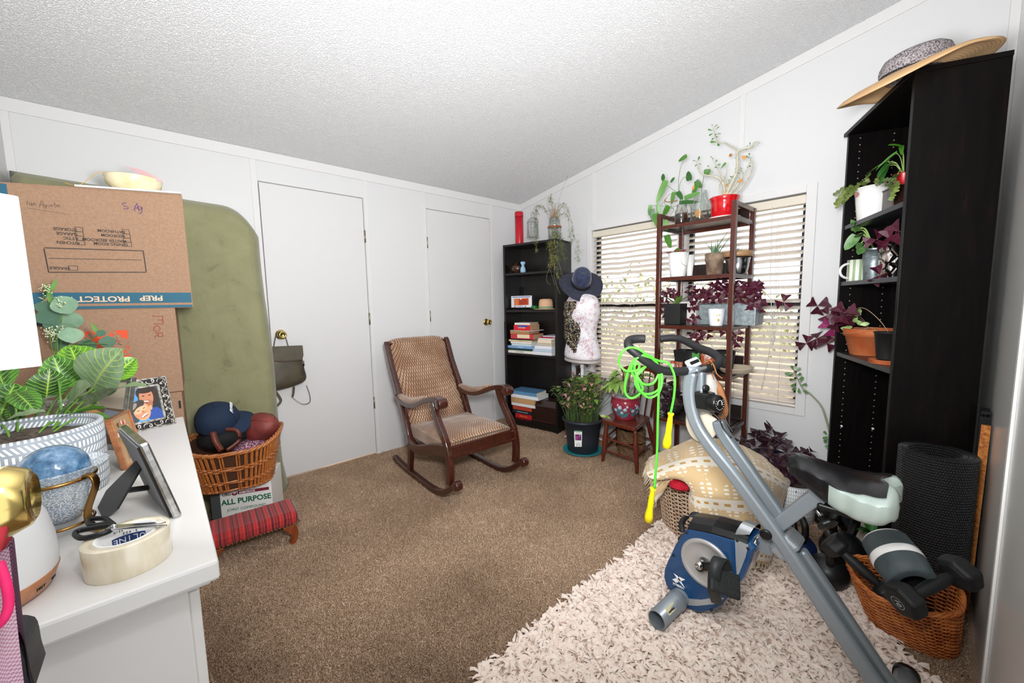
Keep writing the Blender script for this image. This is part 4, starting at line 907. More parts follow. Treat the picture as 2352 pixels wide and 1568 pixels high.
Mc=frame((cc.x-.012,cc.y,cc.z-.012),(-.05,-.45,.9),(1,-.15,.05))
MB(Mc).lathe([(.092,-.02),(.095,0),(.092,.035),(.078,.065),(.05,.085),(.02,.092),(0,.093)],36,fn=lambda r,z,a:(r*(1+.03*math.cos(3*a)),z)).build('crown',navy,o,solid=.002)
m=MB(Mc); m.grid(lambda u,v:V(((.088+v*.075)*math.cos((u-.5)*1.9)*1.0,(.09+v*.028)*math.sin((u-.5)*1.9),-.004+.02*math.cos((u-.5)*3)-.03*v)),16,6); m.build('bill',navy,o,solid=.004)
MB(Mc).ell((0,0,.094),(.007,.007,.004),12,6).build('button',navy,o)
m=MB(Mc)
for k in range(6): a=k*PI/3+.5; m.tube([(r_*1.015*math.cos(a),r_*1.015*math.sin(a),z) for r_,z in ((.095,0),(.092,.035),(.078,.065),(.05,.085),(.02,.092))],.0009,4)
m.build('seams',mat('navy_seam','#0e2038',.8),o)
wp=mat('white_print','#efefef',.6)
text('lettering','PUMA',Mc@Matrix.Translation((.055,-.0,.079))@Matrix.Rotation(R(62),4,'Y')@Matrix.Rotation(R(90),4,'Z')@Matrix.Translation((0,-.006,.008)),.03,wp,o,ext=.0015,bold=.001)
bgc=on(515,1003,1,-.56); o=thing('handbag','black fabric bag with brown leather strap in the wicker basket','bag',tuple(bgc))
MB().ell((bgc.x-.0,bgc.y+.05,bgc.z-.01),(.105,.085,.062),24,14,fn=lambda d:1+.12*noise.noise(d*2.5)).build('bag_body',mat('black_fabric','#131314',.85),o)
lth=mat('brown_leather','#5e2a1c',.45)
MB().rib(smooth_path([(bgc.x-.045,bgc.y-.03,bgc.z+.045),(bgc.x-.04,bgc.y-.052,bgc.z+.0),(bgc.x-.02,bgc.y-.06,bgc.z-.05)],5),.026,.003,(1,0,0),sm=True).build('strap',lth,o)
MB().rib(smooth_path([(bgc.x-.0,bgc.y-.02,bgc.z+.045),(bgc.x+.05,bgc.y-.045,bgc.z+.03),(bgc.x+.055,bgc.y-.05,bgc.z-.02),(bgc.x+.0,bgc.y-.06,bgc.z-.055)],5),.018,.003,(.2,0.1,1),sm=True).build('strap',lth,o)
kn=NT('patterned_knit'); _v=kn.coord('Object',1); kn.col(kn.ramp(kn.noise(_v,160,2),[(.42,'#3a2f3c'),(.5,'#b46a86'),(.6,'#d8c9ce')],'CONSTANT')); kn.set(Roughness=.95)
o=MB().ell((bc_.x+.075,bc_.y-.02,.43),(.10,.10,.055),24,12,fn=lambda d:1+.15*noise.noise(d*3)).build('knit_scarf',kn.m); tag(o,'pink and black patterned knit cloth beneath the football','cloth')
# red footstool
sv=NT('red_striped_velvet'); _v=sv.coord('Object',1); X=sv.xyz(_v); x_=sv.math('MULTIPLY',X[0],1/.052); f1=sv.math('FRACT',x_); f2=sv.math('FRACT',sv.math('MULTIPLY',X[0],1/.0135))
c1=sv.ramp(f1,[(0,'#b01a1c'),(.35,'#b01a1c'),(.36,'#5c0a12'),(.6,'#c4383a'),(.63,'#8a1016'),(.85,'#6e0c14')],'CONSTANT'); sv.col(sv.mix(sv.math('MULTIPLY',sv.math('LESS_THAN',f2,.12),.6),c1,'#d2625c')); sv.set(Roughness=.8,Sheen_Weight=.25)
o=thing('footstool','small footstool with red striped velvet top and carved wooden legs','footstool',(-2.575,-.75,0),-.06)
m=MB(); m.box((-.19,-.1,.098),(.19,.1,.165)); m.build('cushion',sv.m,o,world=False,bevel=.022)
cw=wood('cherry_leg_wood','#6b2f14','#934b24',.35)
for sx in (-1,1):
    for sy in (-1,1):
        pf_=[(0,.10),(.055,.10),(.052,.085),(.038,.075),(.03,.06),(.018,.045),(.022,.025),(.03,.012),(.028,0),(.006,0),(-.004,.02),(-.012,.05),(-.008,.08)]
        MB(T((.16*sx,.082*sy-.014,0))@Matrix.Rotation(PI/2,4,'X')@Matrix.Diagonal((-sx*1.0,1,1,1))).prism([(a_-.012,b_) for a_,b_ in pf_],-.03,.0).build('leg',cw,o,world=False,bevel=.002)
m=MB()
for sx in (-1,1):
    for k in range(12): m.ell((sx*.191,-.09+.18*k/11,.106),(.004,.004,.004),8,5)
for k in range(24):
    for sy in (-1,1): m.ell((-.18+.36*k/23,sy*.101,.106),(.004,.003,.004),8,5)
m.build('nail_heads',brassd,o,world=False)
# backpack hanging on closet door knob
bk=NT('olive_leather'); bk.set(Roughness=.5); _v=bk.coord('Object',1); bk.col(bk.ramp(bk.noise(_v,9,4),[(.35,'#3d3627'),(.65,'#514a37')])); bk.bump(bk.noise(_v,60,3),.15,.002); bk=bk.m
o=thing('backpack','olive brown leather backpack hanging from the closet door knob','backpack',(-2.235,-.08,.64))
p_=lambda x,y,yy=-.075: on(x,y,1,yy)
ou=[(607,797),(694,793),(697,812),(697,832),(702,850),(708,866),(703,880),(660,893),(636,899),(617,901),(614,870),(608,835)]
O=[p_(*q_) for q_ in ou]; cen=sum(O,V())/len(O); m=MB(); n=len(O); rings=[]
for k,(s_,dy) in enumerate(((.97,.072),(1.0,.05),(1.0,.02),(.95,.0),(.8,-.014),(.4,-.02))): rings.append([cen+(q_-cen)*s_+V((0,dy,0)) for q_ in O])
vs=[v for r_ in rings for v in r_]; fs=[(k*n+i,k*n+(i+1)%n,(k+1)*n+(i+1)%n,(k+1)*n+i) for k in range(5) for i in range(n)]+[tuple(range(5*n,6*n)),tuple(range(n))[::-1]]
m.add(vs,fs,True); m.build('pack_body',bk,o,sub=1)
F_=[p_(*q_,-.095) for q_ in ((606,797),(695,793),(697,815),(694,826),(650,829),(612,827),(607,815))]
m=MB(); n=len(F_); m.add([v+V((0,.02,0)) for v in F_]+[v-V((0,.004,0)) for v in F_],[tuple(range(n))[::-1],tuple(range(n,2*n))]+[(i,(i+1)%n,n+(i+1)%n,n+i) for i in range(n)]); m.build('flap',bk,o,bevel=.002)
MB().tube(smooth_path([p_(609,827,-.1),p_(650,831,-.102),p_(695,828,-.1)],4),.0018,6).build('zip',mat('brown_zip','#4a2518',.5),o)
m=MB(); m.tube([p_(697,828,-.1),p_(699,840,-.1)],.0025,6); 
for dx in (-4,-1,2): m.rib([p_(697,835,-.1),p_(697+dx,860,-.1)],.004,.001,(1,0,0))
m.build('tassel',mat('dark_olive','#2a251a',.6),o)
MB().rib(smooth_path([p_(629,796),p_(632,778),p_(637,764,-.055),p_(648,762,-.055),p_(656,775),p_(662,795)],4),.012,.003,(0,1,.1),sm=True).build('handle',bk,o)
MB().rib(smooth_path([p_(632,898),p_(641,910),p_(645,920),p_(638,930),p_(630,936)],4),.014,.003,(.8,0,-.5),sm=True).build('strap',bk,o)
MB().rib(smooth_path([p_(675,886),p_(675,900),p_(671,910),p_(685,923),p_(700,928),p_(712,922),p_(711,905),p_(704,885)],5),.009,.0025,(0,1,0),sm=True).rib([p_(675,888),p_(674,902),p_(672,911)],.013,.004,(1,0,0)).build('strap',bk,o)
# ------------------------------------------------------------------ rocking chair
rw=wood('mahogany_rocker','#2b120b','#4d1f12',.22,axis=2,ns=5,coat=.6)
up=NT('lattice_upholstery'); _v=up.coord('Object',1); X=up.xyz(_v); s_=up.math('SUBTRACT',X[2],X[1]); p__=1/.0195
def lat(sig):
    q_=up.math('FRACT',up.math('ADD',up.math('MULTIPLY',X[0],p__*1.1),up.math('MULTIPLY',s_,sig*p__*.85))); return up.math('ABSOLUTE',up.math('SUBTRACT',q_,.5))
l_=up.math('MAXIMUM',lat(1),lat(-1)); nz=up.noise(_v,5,3)
base=up.mix(up.ramp(nz,[(.42,(0,0,0)),(.62,(1,1,1))]),'#9c795c','#c2a386'); up.col(up.mix(up.ramp(l_,[(.34,(0,0,0)),(.42,(1,1,1))]),base,'#5a3521')); up.set(Roughness=.9,Sheen_Weight=.3); up.bump(l_,-.5,.004); uph=up.m
CO=(-1.356,-.397,0); o=thing('rocking_chair','mahogany rocking chair with brown lattice upholstery in the middle of the room','chair',CO,-.0545)
w2=.25
def L3(s,pts): return [V((s*w2,a,b)) for a,b in pts]
post=[(.185,.895),(.165,.875),(.13,.80),(.094,.725),(.045,.645),(0,.575),(-.045,.50),(-.085,.44),(-.125,.36),(-.16,.28),(-.178,.22)]
arm=[(.01,.535),(-.06,.517),(-.13,.508),(-.21,.51),(-.28,.522),(-.36,.548),(-.43,.577),(-.52,.605),(-.6,.618),(-.645,.612)]
fleg=[(-.53,.60),(-.555,.54),(-.60,.47),(-.655,.405),(-.69,.35),(-.708,.28),(-.712,.2),(-.705,.125)]
rock=[(.12,.045),(.02,.030),(-.1,.022),(-.22,.018),(-.34,.017),(-.46,.018),(-.57,.032),(-.66,.068),(-.73,.112),(-.785,.155)]
for s in (-1,1):
    MB().rib(smooth_path(L3(s,post),3),[.03]+[.036]*29+[.034] if False else .036,.05,(1,0,0),sm=True).build('back_post',rw,o,world=False,bevel=.006)
    MB().rib(smooth_path(L3(s,[(-.172,.24),(-.178,.19),(-.165,.1),(-.15,.03)]),3),.032,.042,(1,0,0)).build('rear_leg',rw,o,world=False,bevel=.005)
    MB().rib(smooth_path(L3(s,fleg),3),.034,.045,(1,0,0)).build('front_leg',rw,o,world=False,bevel=.005)
    MB().rib(smooth_path(L3(s,rock),3),.036,.036,(1,0,0)).tube([(s*w2-.021,-.79,.150),(s*w2+.021,-.79,.150)],.028,18).build('rocker',rw,o,world=False,bevel=.005)
    MB().rib(smooth_path(L3(s,arm),3),.055,.032,(1,0,0)).tube([(s*w2-.03,-.635,.598),(s*w2+.03,-.635,.598)],.031,18).build('armrest',rw,o,world=False,bevel=.005)
    pad=[(-.02,.545),(-.10,.535),(-.2,.535),(-.3,.555),(-.38,.58),(-.44,.598)]
    q_=smooth_path(L3(s,pad),4); n=len(q_); MB().tube(q_,[.008+.020*math.sin(PI*min(1,max(0,(i+.6)/(n))))**.5 for i in range(n)],12,flat=(.8,1.15)).build('arm_pad',uph,o,world=False)
    sr=[(-.13,.30),(-.20,.235),(-.30,.225),(-.40,.25),(-.5,.285),(-.62,.315),(-.69,.325)]
    MB().rib(smooth_path(L3(s,sr),3),.034,.07,(1,0,0)).build('side_rail',rw,o,world=False,bevel=.005)
MB().box((-w2,-.70,.285),(w2,-.672,.345)).box((-w2,-.706,.27),(w2,-.68,.292)).build('front_rail',rw,o,world=False,bevel=.006)
MB().rib([V((-w2,.180,.885)),V((w2,.180,.885))],.04,.03,(0,1,0)).build('top_rail',rw,o,world=False,bevel=.005)
# seat cushion
m=MB()
def seat(u,v):
    x=(u*2-1)*.238; y=-.135-.545*v; e=(1-abs(u*2-1)**4)
    z=.31+.04*v+.066*e**.5*(math.sin(PI*min(1,v*.985+.01))**.35)
    return V((x,y-.012*math.sin(PI*v),z))
m.grid(seat,28,26); k=len(m.v); m.box((-.236,-.672,.28),(.236,-.14,.352)); m.build('seat',uph,o,world=False)
m=MB(); pc=smooth_path([V((0,a,b)) for a,b in [(-.10,.33)]+post[::-1][3:]],3)
pc=smooth_path([V((0,a,b)) for a,b in [(-.115,.30),(-.085,.38),(-.05,.455),(0,.54),(.05,.62),(.09,.69),(.125,.76),(.15,.83),(.172,.885),(.2,.905),(.22,.89)]],3); nP=len(pc)-1
def back(u,v):
    i=v*nP; a=pc[int(min(i,nP-1))]; b=pc[int(min(i,nP-1))+1]; c_=a.lerp(b,i-int(min(i,nP-1))); tn=(b-a).normalized(); nr=V((0,-tn.z,tn.y))
    return V(((u*2-1)*.236,c_.y,c_.z))+nr*.028*(1-abs(u*2-1)**6)
m.grid(back,24,40); m.grid(lambda u,v:back(u,v)+V((0,.05,-.012)) if False else V(((u*2-1)*.236,back(.0,v).y+.022,back(.0,v).z-.008)),24,40); m.build('backrest',uph,o,world=False)
# ================================================================== BACK BOOKCASE
bkw=wood('black_brown_veneer','#0b0807','#150f0c',.4,axis=2,ns=4,coat=.1)
E1=V((-.196,.981,0)).normalized(); E2=V((E1.y,-E1.x,0)); FR=V((-.262,-.714,0))
def bplane(x,y,d=0): return onp(x,y,FR+E2*d,E2)
BW=(bplane(1160,800)-FR).dot(E1); BD=.27; BH=(bplane(1157,563)).z
print('back bookcase',BW,BH)
ang=math.atan2(E2.y,E2.x)
bc=thing('bookcase','black bookcase with book stacks standing in the far corner by the window','bookcase',tuple(FR+E1*BW/2+E2*BD/2),0)
Mq=lambda: Matrix(((E2.x,E1.x,0,FR.x),(E2.y,E1.y,0,FR.y),(0,0,1,0),(0,0,0,1)))   # local: x depth, y along front (to the left), z
Bm=Mq()
MB(Bm).box((0,0,0),(BD,.02,BH)).build('side_panel',bkw,bc,bevel=.001)
MB(Bm).box((0,BW-.02,0),(BD,BW,BH)).build('side_panel',bkw,bc,bevel=.001)
MB(Bm).box((0,.0,BH-.02),(BD,BW,BH)).build('top',bkw,bc,bevel=.001)
MB(Bm).box((BD-.008,.0,0.04),(BD,BW,BH-.01)).build('back_panel',bkw,bc)
MB(Bm).box((.01,.02,0),(BD-.01,BW-.02,.05)).build('plinth',bkw,bc)
SZ=[bplane(1220,y,.02).z for y in (630.5,714.5,817)]
SZ=[bplane(1168,627).z-.003,bplane(1170,712).z,bplane(1168,810).z]
for z in SZ: MB(Bm).box((.006,.02,z-.02),(BD-.01,BW-.02,z)).build('shelf',bkw,bc,bevel=.001)
MB(Bm).box((.0,.02,.05),(BD-.01,BW-.02,.066)).build('shelf',bkw,bc,bevel=.001)
m=MB(Bm)
for z in [.2+.032*k for k in range(46)]:
    for d in (.05,.2): m.cb((d,BW-.0205,z),(.004,.001,.004))
m.build('peg_holes',mat('peg_hole','#4a3b30',.6),bc)['kind']='stuff'
o=MB(Bm).box((.05,BW+.008,0),(.26,BW+.045,1.0)).box((.12,BW+.008,1.0),(.2,BW+.04,1.02)).build('plank',bkw,bevel=.003); tag(o,'narrow black panel standing left of the corner bookcase','panel')
def bs(x,y,d): return Bm.inverted()@onp(x,y,FR+E2*d,E2)     # local coordinates on the plane at depth d inside the bookcase
pap=mat('book_pages','#e8dfcc',.85,c2='#d9cdb3',ns=200,stretch=(1,1,20)); tanp=mat('tan_pages','#c3a27e',.9,c2='#ae8c69',ns=200,stretch=(1,1,20)); whp=mat('white_pages','#e9e9e6',.85)
def book(x0,x1,ytop,ybot,base,cover,lab,d=.02,dep=.15,pg=None,txt=None,tc='#f2e6c8',skew=0,yy=None,grp=None,ts=.6,z0=None):
    a=bs(x0,(ytop+ybot)/2,d); b=bs(x1,(ytop+ybot)/2,d)
    h=abs(bs(x0,ytop,d).z-bs(x0,ybot,d).z); zb=base
    y0,y1=min(a.y,b.y),max(a.y,b.y); Mk=Bm@T((d,y0,zb),(0,0,skew)); w=y1-y0
    o=thing('book',lab,'book',tuple(Bm@V((d+dep/2,(y0+y1)/2,zb))),0,grp or ('books piled on the middle shelf' if zb>.4 else 'books piled on the lowest shelf'))
    c=mat('cover_'+cover.strip('#'),cover,.45)
    cv_=MB(Mk).box((0,0,0),(.0025,w,h)).box((0,0,0),(dep,w,.0018)).box((0,0,h-.0018),(dep,w,h)).build('cover',c,o)
    MB(Mk).box((.0025,.003,.0018),(dep-.003,w-.003,h-.0018)).build('pages',pg or pap,o)
    if txt:
        t_=mat('ink_'+tc.strip('#'),tc,.5)
        Mt=Mk@Matrix(((0,0,-1,-.0008),(-1,0,0,w/2),(0,1,0,h/2),(0,0,0,1)))
        text('lettering',txt,Mt,h*ts,t_,cv_,.0002)
    return zb+h
z=SZ[2]
z=book(1166,1223,805,811,z,'#e9e4d8','long cream book at the very bottom of the tall book pile','' and 0 or .025,.19,txt='LOS ANGELES',tc='#3a3a3a')
z=book(1165,1223,800,805,z,'#23443f','dark green book second from the bottom of the tall book pile',.03,.19)
z=book(1165,1226,794.5,800,z,'#7ea6d6','pale blue book with worn spine in the tall book pile',.02,.2,txt='THE BIRDS',tc='#e8eefb')
z=book(1175,1219,789.5,794.5,z,'#c9dcdf','light aqua book with white page block in the tall book pile',.02,.16,whp)
z=book(1173,1220,785,789.5,z,'#e6e2da','off-white paperback above the aqua book',.025,.17,whp)
z=book(1169,1222,781,785,z,'#e3cfa6','cream and orange paperback beneath the thin black book',.025,.17,tanp,txt='COOKING',tc='#9a4a2a')
z=book(1174,1223,778,780.5,z,'#1b1b1d','thin black book under the red and cream dictionary',.02,.17,tanp)
z=book(1173,1225,767,778,z,'#c63b45','thick red and cream spined reference book',.02,.18,tanp)
MB(Bm).box((.0192,bs(1216,770,.02).y,z-.038),(.0205,bs(1188,770,.02).y,z-.004)).build('spine_label',mat('cream_label','#e9d8b0',.6),bpy.data.objects['book.007'])
z=book(1172,1215,760.5,767,z,'#b08556','thick tan book below the red dictionary',.02,.18,tanp)
z=book(1172,1224,758.5,760,z,'#dcdad6','very thin white booklet below the red dictionary',.02,.19)
z=book(1180,1217,745.5,758,z,'#d8252b','red dictionary with blue panel on its spine',.02,.17,tanp,txt='LAROUSSE',tc='#f6e9e0',ts=.34)
bb=[o_ for o_ in bpy.data.objects if o_.get('label','').startswith('red dictionary')][0]
zz=z; MB(Bm).box((.0190,bs(1211,748,.02).y,zz-.019),(.0204,bs(1189,748,.02).y,zz-.004)).build('spine_label',mat('blue_label','#2a54a8',.5),bb)
z=book(1182,1217,740.5,745.5,z,'#ece7d9','white paperback lying on top of the red dictionary',.02,.15,tanp)
z=SZ[2]
z=book(1223,1267,809,817,z,'#dfe1e6','white book at the bottom of the shorter pile on the middle shelf',.01,.19,whp)
z=book(1225,1267,803.5,809,z,'#bcd0e2','pale blue-grey book second from bottom of the shorter pile',.012,.19,whp)
z=book(1228,1267,795.5,803.5,z,'#e6e8ef','thick white book third in the shorter pile',.012,.18,whp)
z=book(1232,1268,790,795.5,z,'#c9bda9','grey paperback with curled cover in the shorter pile',.015,.18)
z=book(1235,1266,781,790,z,'#e9d8bd','thick cream book in the upper half of the shorter pile',.012,.17)
z=book(1237,1272,778.5,781,z,'#eef0f1','thin white book below the thin red one',.015,.17)
z=book(1242,1270,775.5,778.5,z,'#b3273a','thin red book near the top of the shorter pile',.02,.16)
z=book(1247,1276,772.5,775,z,'#c9cdd6','thin pale grey book topmost of the shorter pile',.03,.16)
z=.068
z=book(1184,1222,957,968,z,'#b81e24','thick red book at the bottom of the lowest shelf pile',.03,.18,txt='Seven Fires',tc='#d9a64a',ts=.4)
z=book(1178,1222,948.5,956,z,'#16272c','dark teal book above the thick red one on the lowest shelf',.025,.19,txt='THE BOOK OF SOUPS',tc='#dfe6e6',ts=.4)
z=book(1178,1223,938.5,948,z,'#b8432c','black and orange-red book in the lowest shelf pile',.03,.18,tanp)
z=book(1175,1229,932,938.5,z,'#e6e6e8','white book with torn jacket in the lowest shelf pile',.02,.19,whp)
z=book(1174,1228,920.5,932,z,'#c59b6b','thick tan paged paperback in the lowest shelf pile',.02,.17,tanp)
z=book(1174,1236,913,920.5,z,'#eceef0','white book with blue jacket flap second from top, lowest shelf',.02,.19,whp)
z=book(1174,1232,905.5,913,z,'#5b8cb4','blue covered book with cream pages topmost on the lowest shelf',.03,.18)
# casket
a=bs(1222,960,.04); b=bs(1277,960,.04); mah=wood('dark_mahogany','#1d0f0b','#341a12',.35,axis=1)
ca=thing('wooden_casket','dark wooden casket with stepped lid on the lowest shelf of corner bookcase','casket',tuple(Bm@V((.12,(a.y+b.y)/2,.066))))
y0,y1=.024,a.y-.002
MB(Bm).box((.03,y0,.068),(.22,y1,.20)).box((.024,y0-.001,.066),(.226,y1+.004,.082)).build('casket_body',mah,ca,bevel=.003)
MB(Bm).box((.024,y0,.203),(.226,y1+.004,.222)).add([(.03,y0,.222),(.22,y0,.222),(.22,y1,.222),(.03,y1,.222),(.07,y0,.27),(.18,y0,.27),(.18,y1-.035,.27),(.07,y1-.035,.27)],[(0,1,5,4),(1,2,6,5),(2,3,7,6),(3,0,4,7),(4,5,6,7)]).build('casket_lid',mah,ca,bevel=.003)
# ornaments on upper shelves
p=bs(1191,621,.1); gl=mat('brown_glazed_ceramic','#4a3022',.25,c2='#2c1b13',ns=25,coat=.5)
MB
o=thing('ceramic_ornament','round glossy brown ceramic ornament on the second shelf','ornament',tuple(Bm@V((.1,p.y,SZ[0]))))
MB(Bm).ell((.08,p.y+.01,SZ[0]+.046),(.05,.062,.046),28,16).build('ornament_body',gl,o); MB(Bm).lathe([(.012,0),(.014,.006),(.0,.006)],14,M=T((.08,p.y+.01,SZ[0]+.089))).build('spout',gl,o)
p=bs(1203,615,.09); lb=mat('pale_blue_glass','#9dc3df',.2,coat=.4)
o=MB(Bm).lathe([(0,0),(.02,0),(.024,.02),(.022,.04),(.014,.06),(.010,.07),(.02,.085),(.022,.1),(.017,.105),(.010,.095),(0,.08)],18,M=T((.07,p.y-.005,SZ[0])),fn=lambda r,z,a:(r*(1+.12*math.cos(5*a)),z)).build('bud_vase',lb); tag(o,'small pale blue fluted vase behind the round brown ornament','vase')
# framed card on iron easel
iron=mat('black_iron','#0f0e0e',.45,.5)
pa,pb,pc_,pd=[bs(x,y,.06) for x,y in ((1174,680),(1221,680.5),(1221,707),(1173.5,706))]
zt,zb_=pa.z,pd.z; zb_=max(zb_,SZ[1]+.012)
o=thing('picture_card','small white framed picture of orange jars on a black easel','picture',tuple(Bm@V((.07,(pa.y+pb.y)/2,SZ[1]))))
MB(Bm).box((.06,pb.y,zb_),(.066,pa.y,zt)).build('card',mat('white_card','#e6e6ea',.5),o)
cf=lambda u,v,z_:Bm@V((.0595-z_*.5,pa.y+(pb.y-pa.y)*u,zb_+(zt-zb_)*v))
flat('print',[('#c8502c',[(.15,.18),(.86,.22),(.86,.8),(.15,.76)]),('#d9773c',[(.17,.2),(.36,.2),(.36,.74),(.17,.74)]),('#a8381f',[(.4,.2),(.8,.22),(.78,.7),(.42,.7)]),('#efdcc8',[(.45,.68),(.52,.68),(.52,.8),(.45,.8)]),('#3b4f9a',[(.08,.86),(.95,.88),(.95,.94),(.08,.92)]),('#3b4f9a',[(.3,.08),(.62,.06),(.6,.1),(.3,.12)])],o,None,cf)
ez=thing('iron_easel','tall black wrought iron plate easel holding the small framed picture','easel',tuple(Bm@V((.1,(pa.y+pb.y)/2,SZ[1]))))
yc=(pa.y+pb.y)/2; m=MB(Bm)
m.tube([(.09,yc,SZ[1]+.005),(.09,yc,SZ[1]+.2)],.004,6).tube([(.09,yc+.012,SZ[1]+.02),(.09,yc+.012,SZ[1]+.22)],.003,6)
for s in (-1,1):
    m.tube(smooth_path([(.09,yc,SZ[1]+.19),(.09,yc+s*.02,SZ[1]+.215),(.09,yc+s*.035,SZ[1]+.2),(.09,yc+s*.025,SZ[1]+.19)],5),.003,6)
    m.tube(smooth_path([(.09,yc,SZ[1]+.05),(.06,yc+s*.05,SZ[1]+.008),(.035,yc+s*.06,SZ[1]+.01),(.035,yc+s*.06,SZ[1]+.03),(.05,yc+s*.06,SZ[1]+.035)],5),.003,6)
m.tube([(.09,yc,SZ[1]+.12),(.17,yc,SZ[1]+.004)],.003,6); m.build('easel_frame',iron,ez)
p=bs(1226,706,.07); gg=mat('green_glass','#0f6a2c',.08,coat=.8)
o=MB(Bm).ell((.08,p.y,SZ[1]+.022),(.03,.032,.022),14,8,fn=lambda d:1+.25*math.sin(9*d.x+3)*math.sin(8*d.y+2)*math.cos(7*d.z)).build('glass_ornament',gg); tag(o,'faceted dark green glass ornament beside the straw hat','ornament')
p=bs(1254,705,.12); hat=NT('pink_straw'); _v=hat.coord('Object',1); X=hat.xyz(_v); hat.col(hat.mix(hat.math('LESS_THAN',hat.math('FRACT',hat.math('MULTIPLY',X[2],160)),.4),'#d9b08c','#cfa17c')); hat.set(Roughness=.8)
o=thing('straw_hat','tan straw trilby hat with green band on the bookcase shelf','hat',tuple(Bm@V((.12,p.y,SZ[1]))))
MB(Bm).lathe([(.105,.004),(.112,.010),(.085,.004),(.068,.008),(.067,.03),(.064,.075),(.055,.095),(.03,.10),(0,.092)],36,M=T((.125,p.y+.004,SZ[1])),fn=lambda r,z,a:(r*(1.0 if r<.08 else 1.05),z+(.008*math.cos(a)*0 if r<.08 else 0))).build('hat_body',hat.m,o)
MB(Bm).lathe([(.0685,.010),(.0678,.030)],36,M=T((.125,p.y+.004,SZ[1]))).build('hat_band',mat('sage_band','#7f9b76',.7),o,solid=.002)
# on top: red cylinder, apothecary jar, big jar with asparagus fern
def btop(x,y,d): q=bs(x,y,d); return Bm@V((d,q.y,BH))
p=btop(1193,550,.1)
o=thing('wine_carrier','tall red leather cylinder case on top of the corner bookcase','case',tuple(p))
red=mat('red_leather','#b81628',.4)
hh=fac(1192,487,p).z-p.z
MB(T(tuple(p))).lathe([(0,0),(.037,0),(.038,.003),(.038,hh*.88),(0,hh*.88)],32).build('case_body',red,o)
MB(T(tuple(p))).lathe([(.0395,hh*.86),(.0395,hh-.004),(.037,hh),(0,hh+.001)],32).ell((0,0,hh+.004),(.006,.006,.004),10,6).build('case_lid',red,o)
p=btop(1224,545,.13); H_=fac(1224,482,p).z-p.z
o=thing('apothecary_jar','clear glass footed apothecary jar with lid on the corner bookcase','jar',tuple(p))
k=H_/.25
MB(T(tuple(p),(0,0,0),k)).lathe([(0,0),(.035,0),(.032,.006),(.014,.014),(.014,.026),(.03,.034),(.05,.045),(.05,.052),(.044,.06),(.042,.15),(.046,.155),(.045,.158),(.039,.15),(.040,.06),(.03,.046),(0,.044)],30).build('jar_body',JAR,o)
MB(T(tuple(p),(0,0,0),k)).lathe([(.047,.158),(.045,.165),(.035,.18),(.018,.195),(.008,.2),(.012,.208),(.016,.218),(.012,.23),(.004,.238),(0,.239)],30).build('jar_lid',JAR,o)
p=btop(1274,549,.13); H_=fac(1270,505,p).z-p.z
o=thing('glass_canister','large clear glass canister of water on the corner bookcase, holding trailing fern','jar',tuple(p))
MB(T(tuple(p))).lathe([(0,.004),(.055,.004),(.058,.01),(.058,.12),(.05,.135),(.048,.20),(.046,.20),(.047,.135),(.054,.118),(.054,.012),(0,.009)],30).build('jar_body',JAR,o)
MB(T(tuple(p))).lathe([(.049,.118),(.062,.118),(.062,.128),(.049,.128)],30).build('clamp_ring',mat('orange_rubber_ring','#a85a32',.6),o)
MB(T(tuple(p))).lathe([(.049,.129),(.056,.129),(.056,.14),(.049,.14)],30).build('metal_ring',mat('bright_metal','#c9d3da',.2,1),o)
fern=thing('asparagus_fern','wispy asparagus fern trailing over the front of the corner bookcase','plant',(p.x,p.y,p.z+.05))
fg=mat('fern_green','#6d8040',.7,c2='#8d9a58',ns=30); fd=mat('fern_dead','#a07a48',.8); fd2=mat('fern_dark','#4f6430',.7)
mf=MB();md=MB();ms_=MB();mk=MB()
def frond(L,spread,m_,dense,ls,stemr=.0011,dep=0):
    P_=smooth_path([bplane(x,y,d) for x,y,d in L],6); ms_.tube(P_,[stemr*(1-.6*i/len(P_)) for i in range(len(P_))],4)
    for i in range(int(1.7*dense*len(P_))):
        a=rnd.choice(P_); dv=V((rr(-1,1),rr(-1,1),rr(-.7,.8))).normalized()*spread*rr(.3,1.25)
        ms_.tube([a,a+dv],.0004,3,caps=False)
        for q_ in range(3): m_.leaf(a+dv*rr(.4,1),(rr(-1,1),rr(-1,1),rr(-.6,1)),(0,0,1),ls*rr(.6,1.2),ls*.28,n=2)
frond([(1275,540,.12),(1268,480,.1),(1264,455,.1)],.035,mf,2.2,.02); frond([(1275,540,.12),(1278,490,.1),(1290,440,.1),(1306,400,.1)],.012,mf,.2,.012)
frond([(1278,500,.12),(1295,470,.08),(1310,500,.06),(1318,540,.04),(1330,570,-.02),(1325,600,-.02)],.035,mf,1.6,.016)
frond([(1278,500,.12),(1300,490,.08),(1308,520,.06),(1312,560,.03)],.035,mf,1.6,.018)
frond([(1270,520,.12),(1250,480,.08),(1235,475,.06),(1228,500,.05),(1232,520,.05)],.025,mf,1.6,.018); frond([(1232,475,.05),(1233,510,.03),(1232,545,.0),(1233,575,-.03)],.03,mf,2.4,.018)
frond([(1275,520,.12),(1275,550,.02),(1275,570,-.02),(1280,600,-.02)],.04,mf,4,.02); frond([(1270,530,.12),(1268,556,.0),(1266,590,-.03),(1270,610,-.03)],.04,md,3,.018)
frond([(1280,530,.12),(1288,556,.0),(1292,580,-.03),(1298,595,-.03)],.04,mk,3.5,.02); frond([(1272,540,.1),(1262,562,-.02),(1266,600,-.03),(1263,615,-.03)],.03,mf,3,.018)
frond([(1268,590,-.03),(1277,620,-.03),(1284,640,-.03)],.02,mf,3,.018); frond([(1280,590,-.03),(1296,645,-.03),(1306,655,-.03)],.015,mf,1.4,.016)
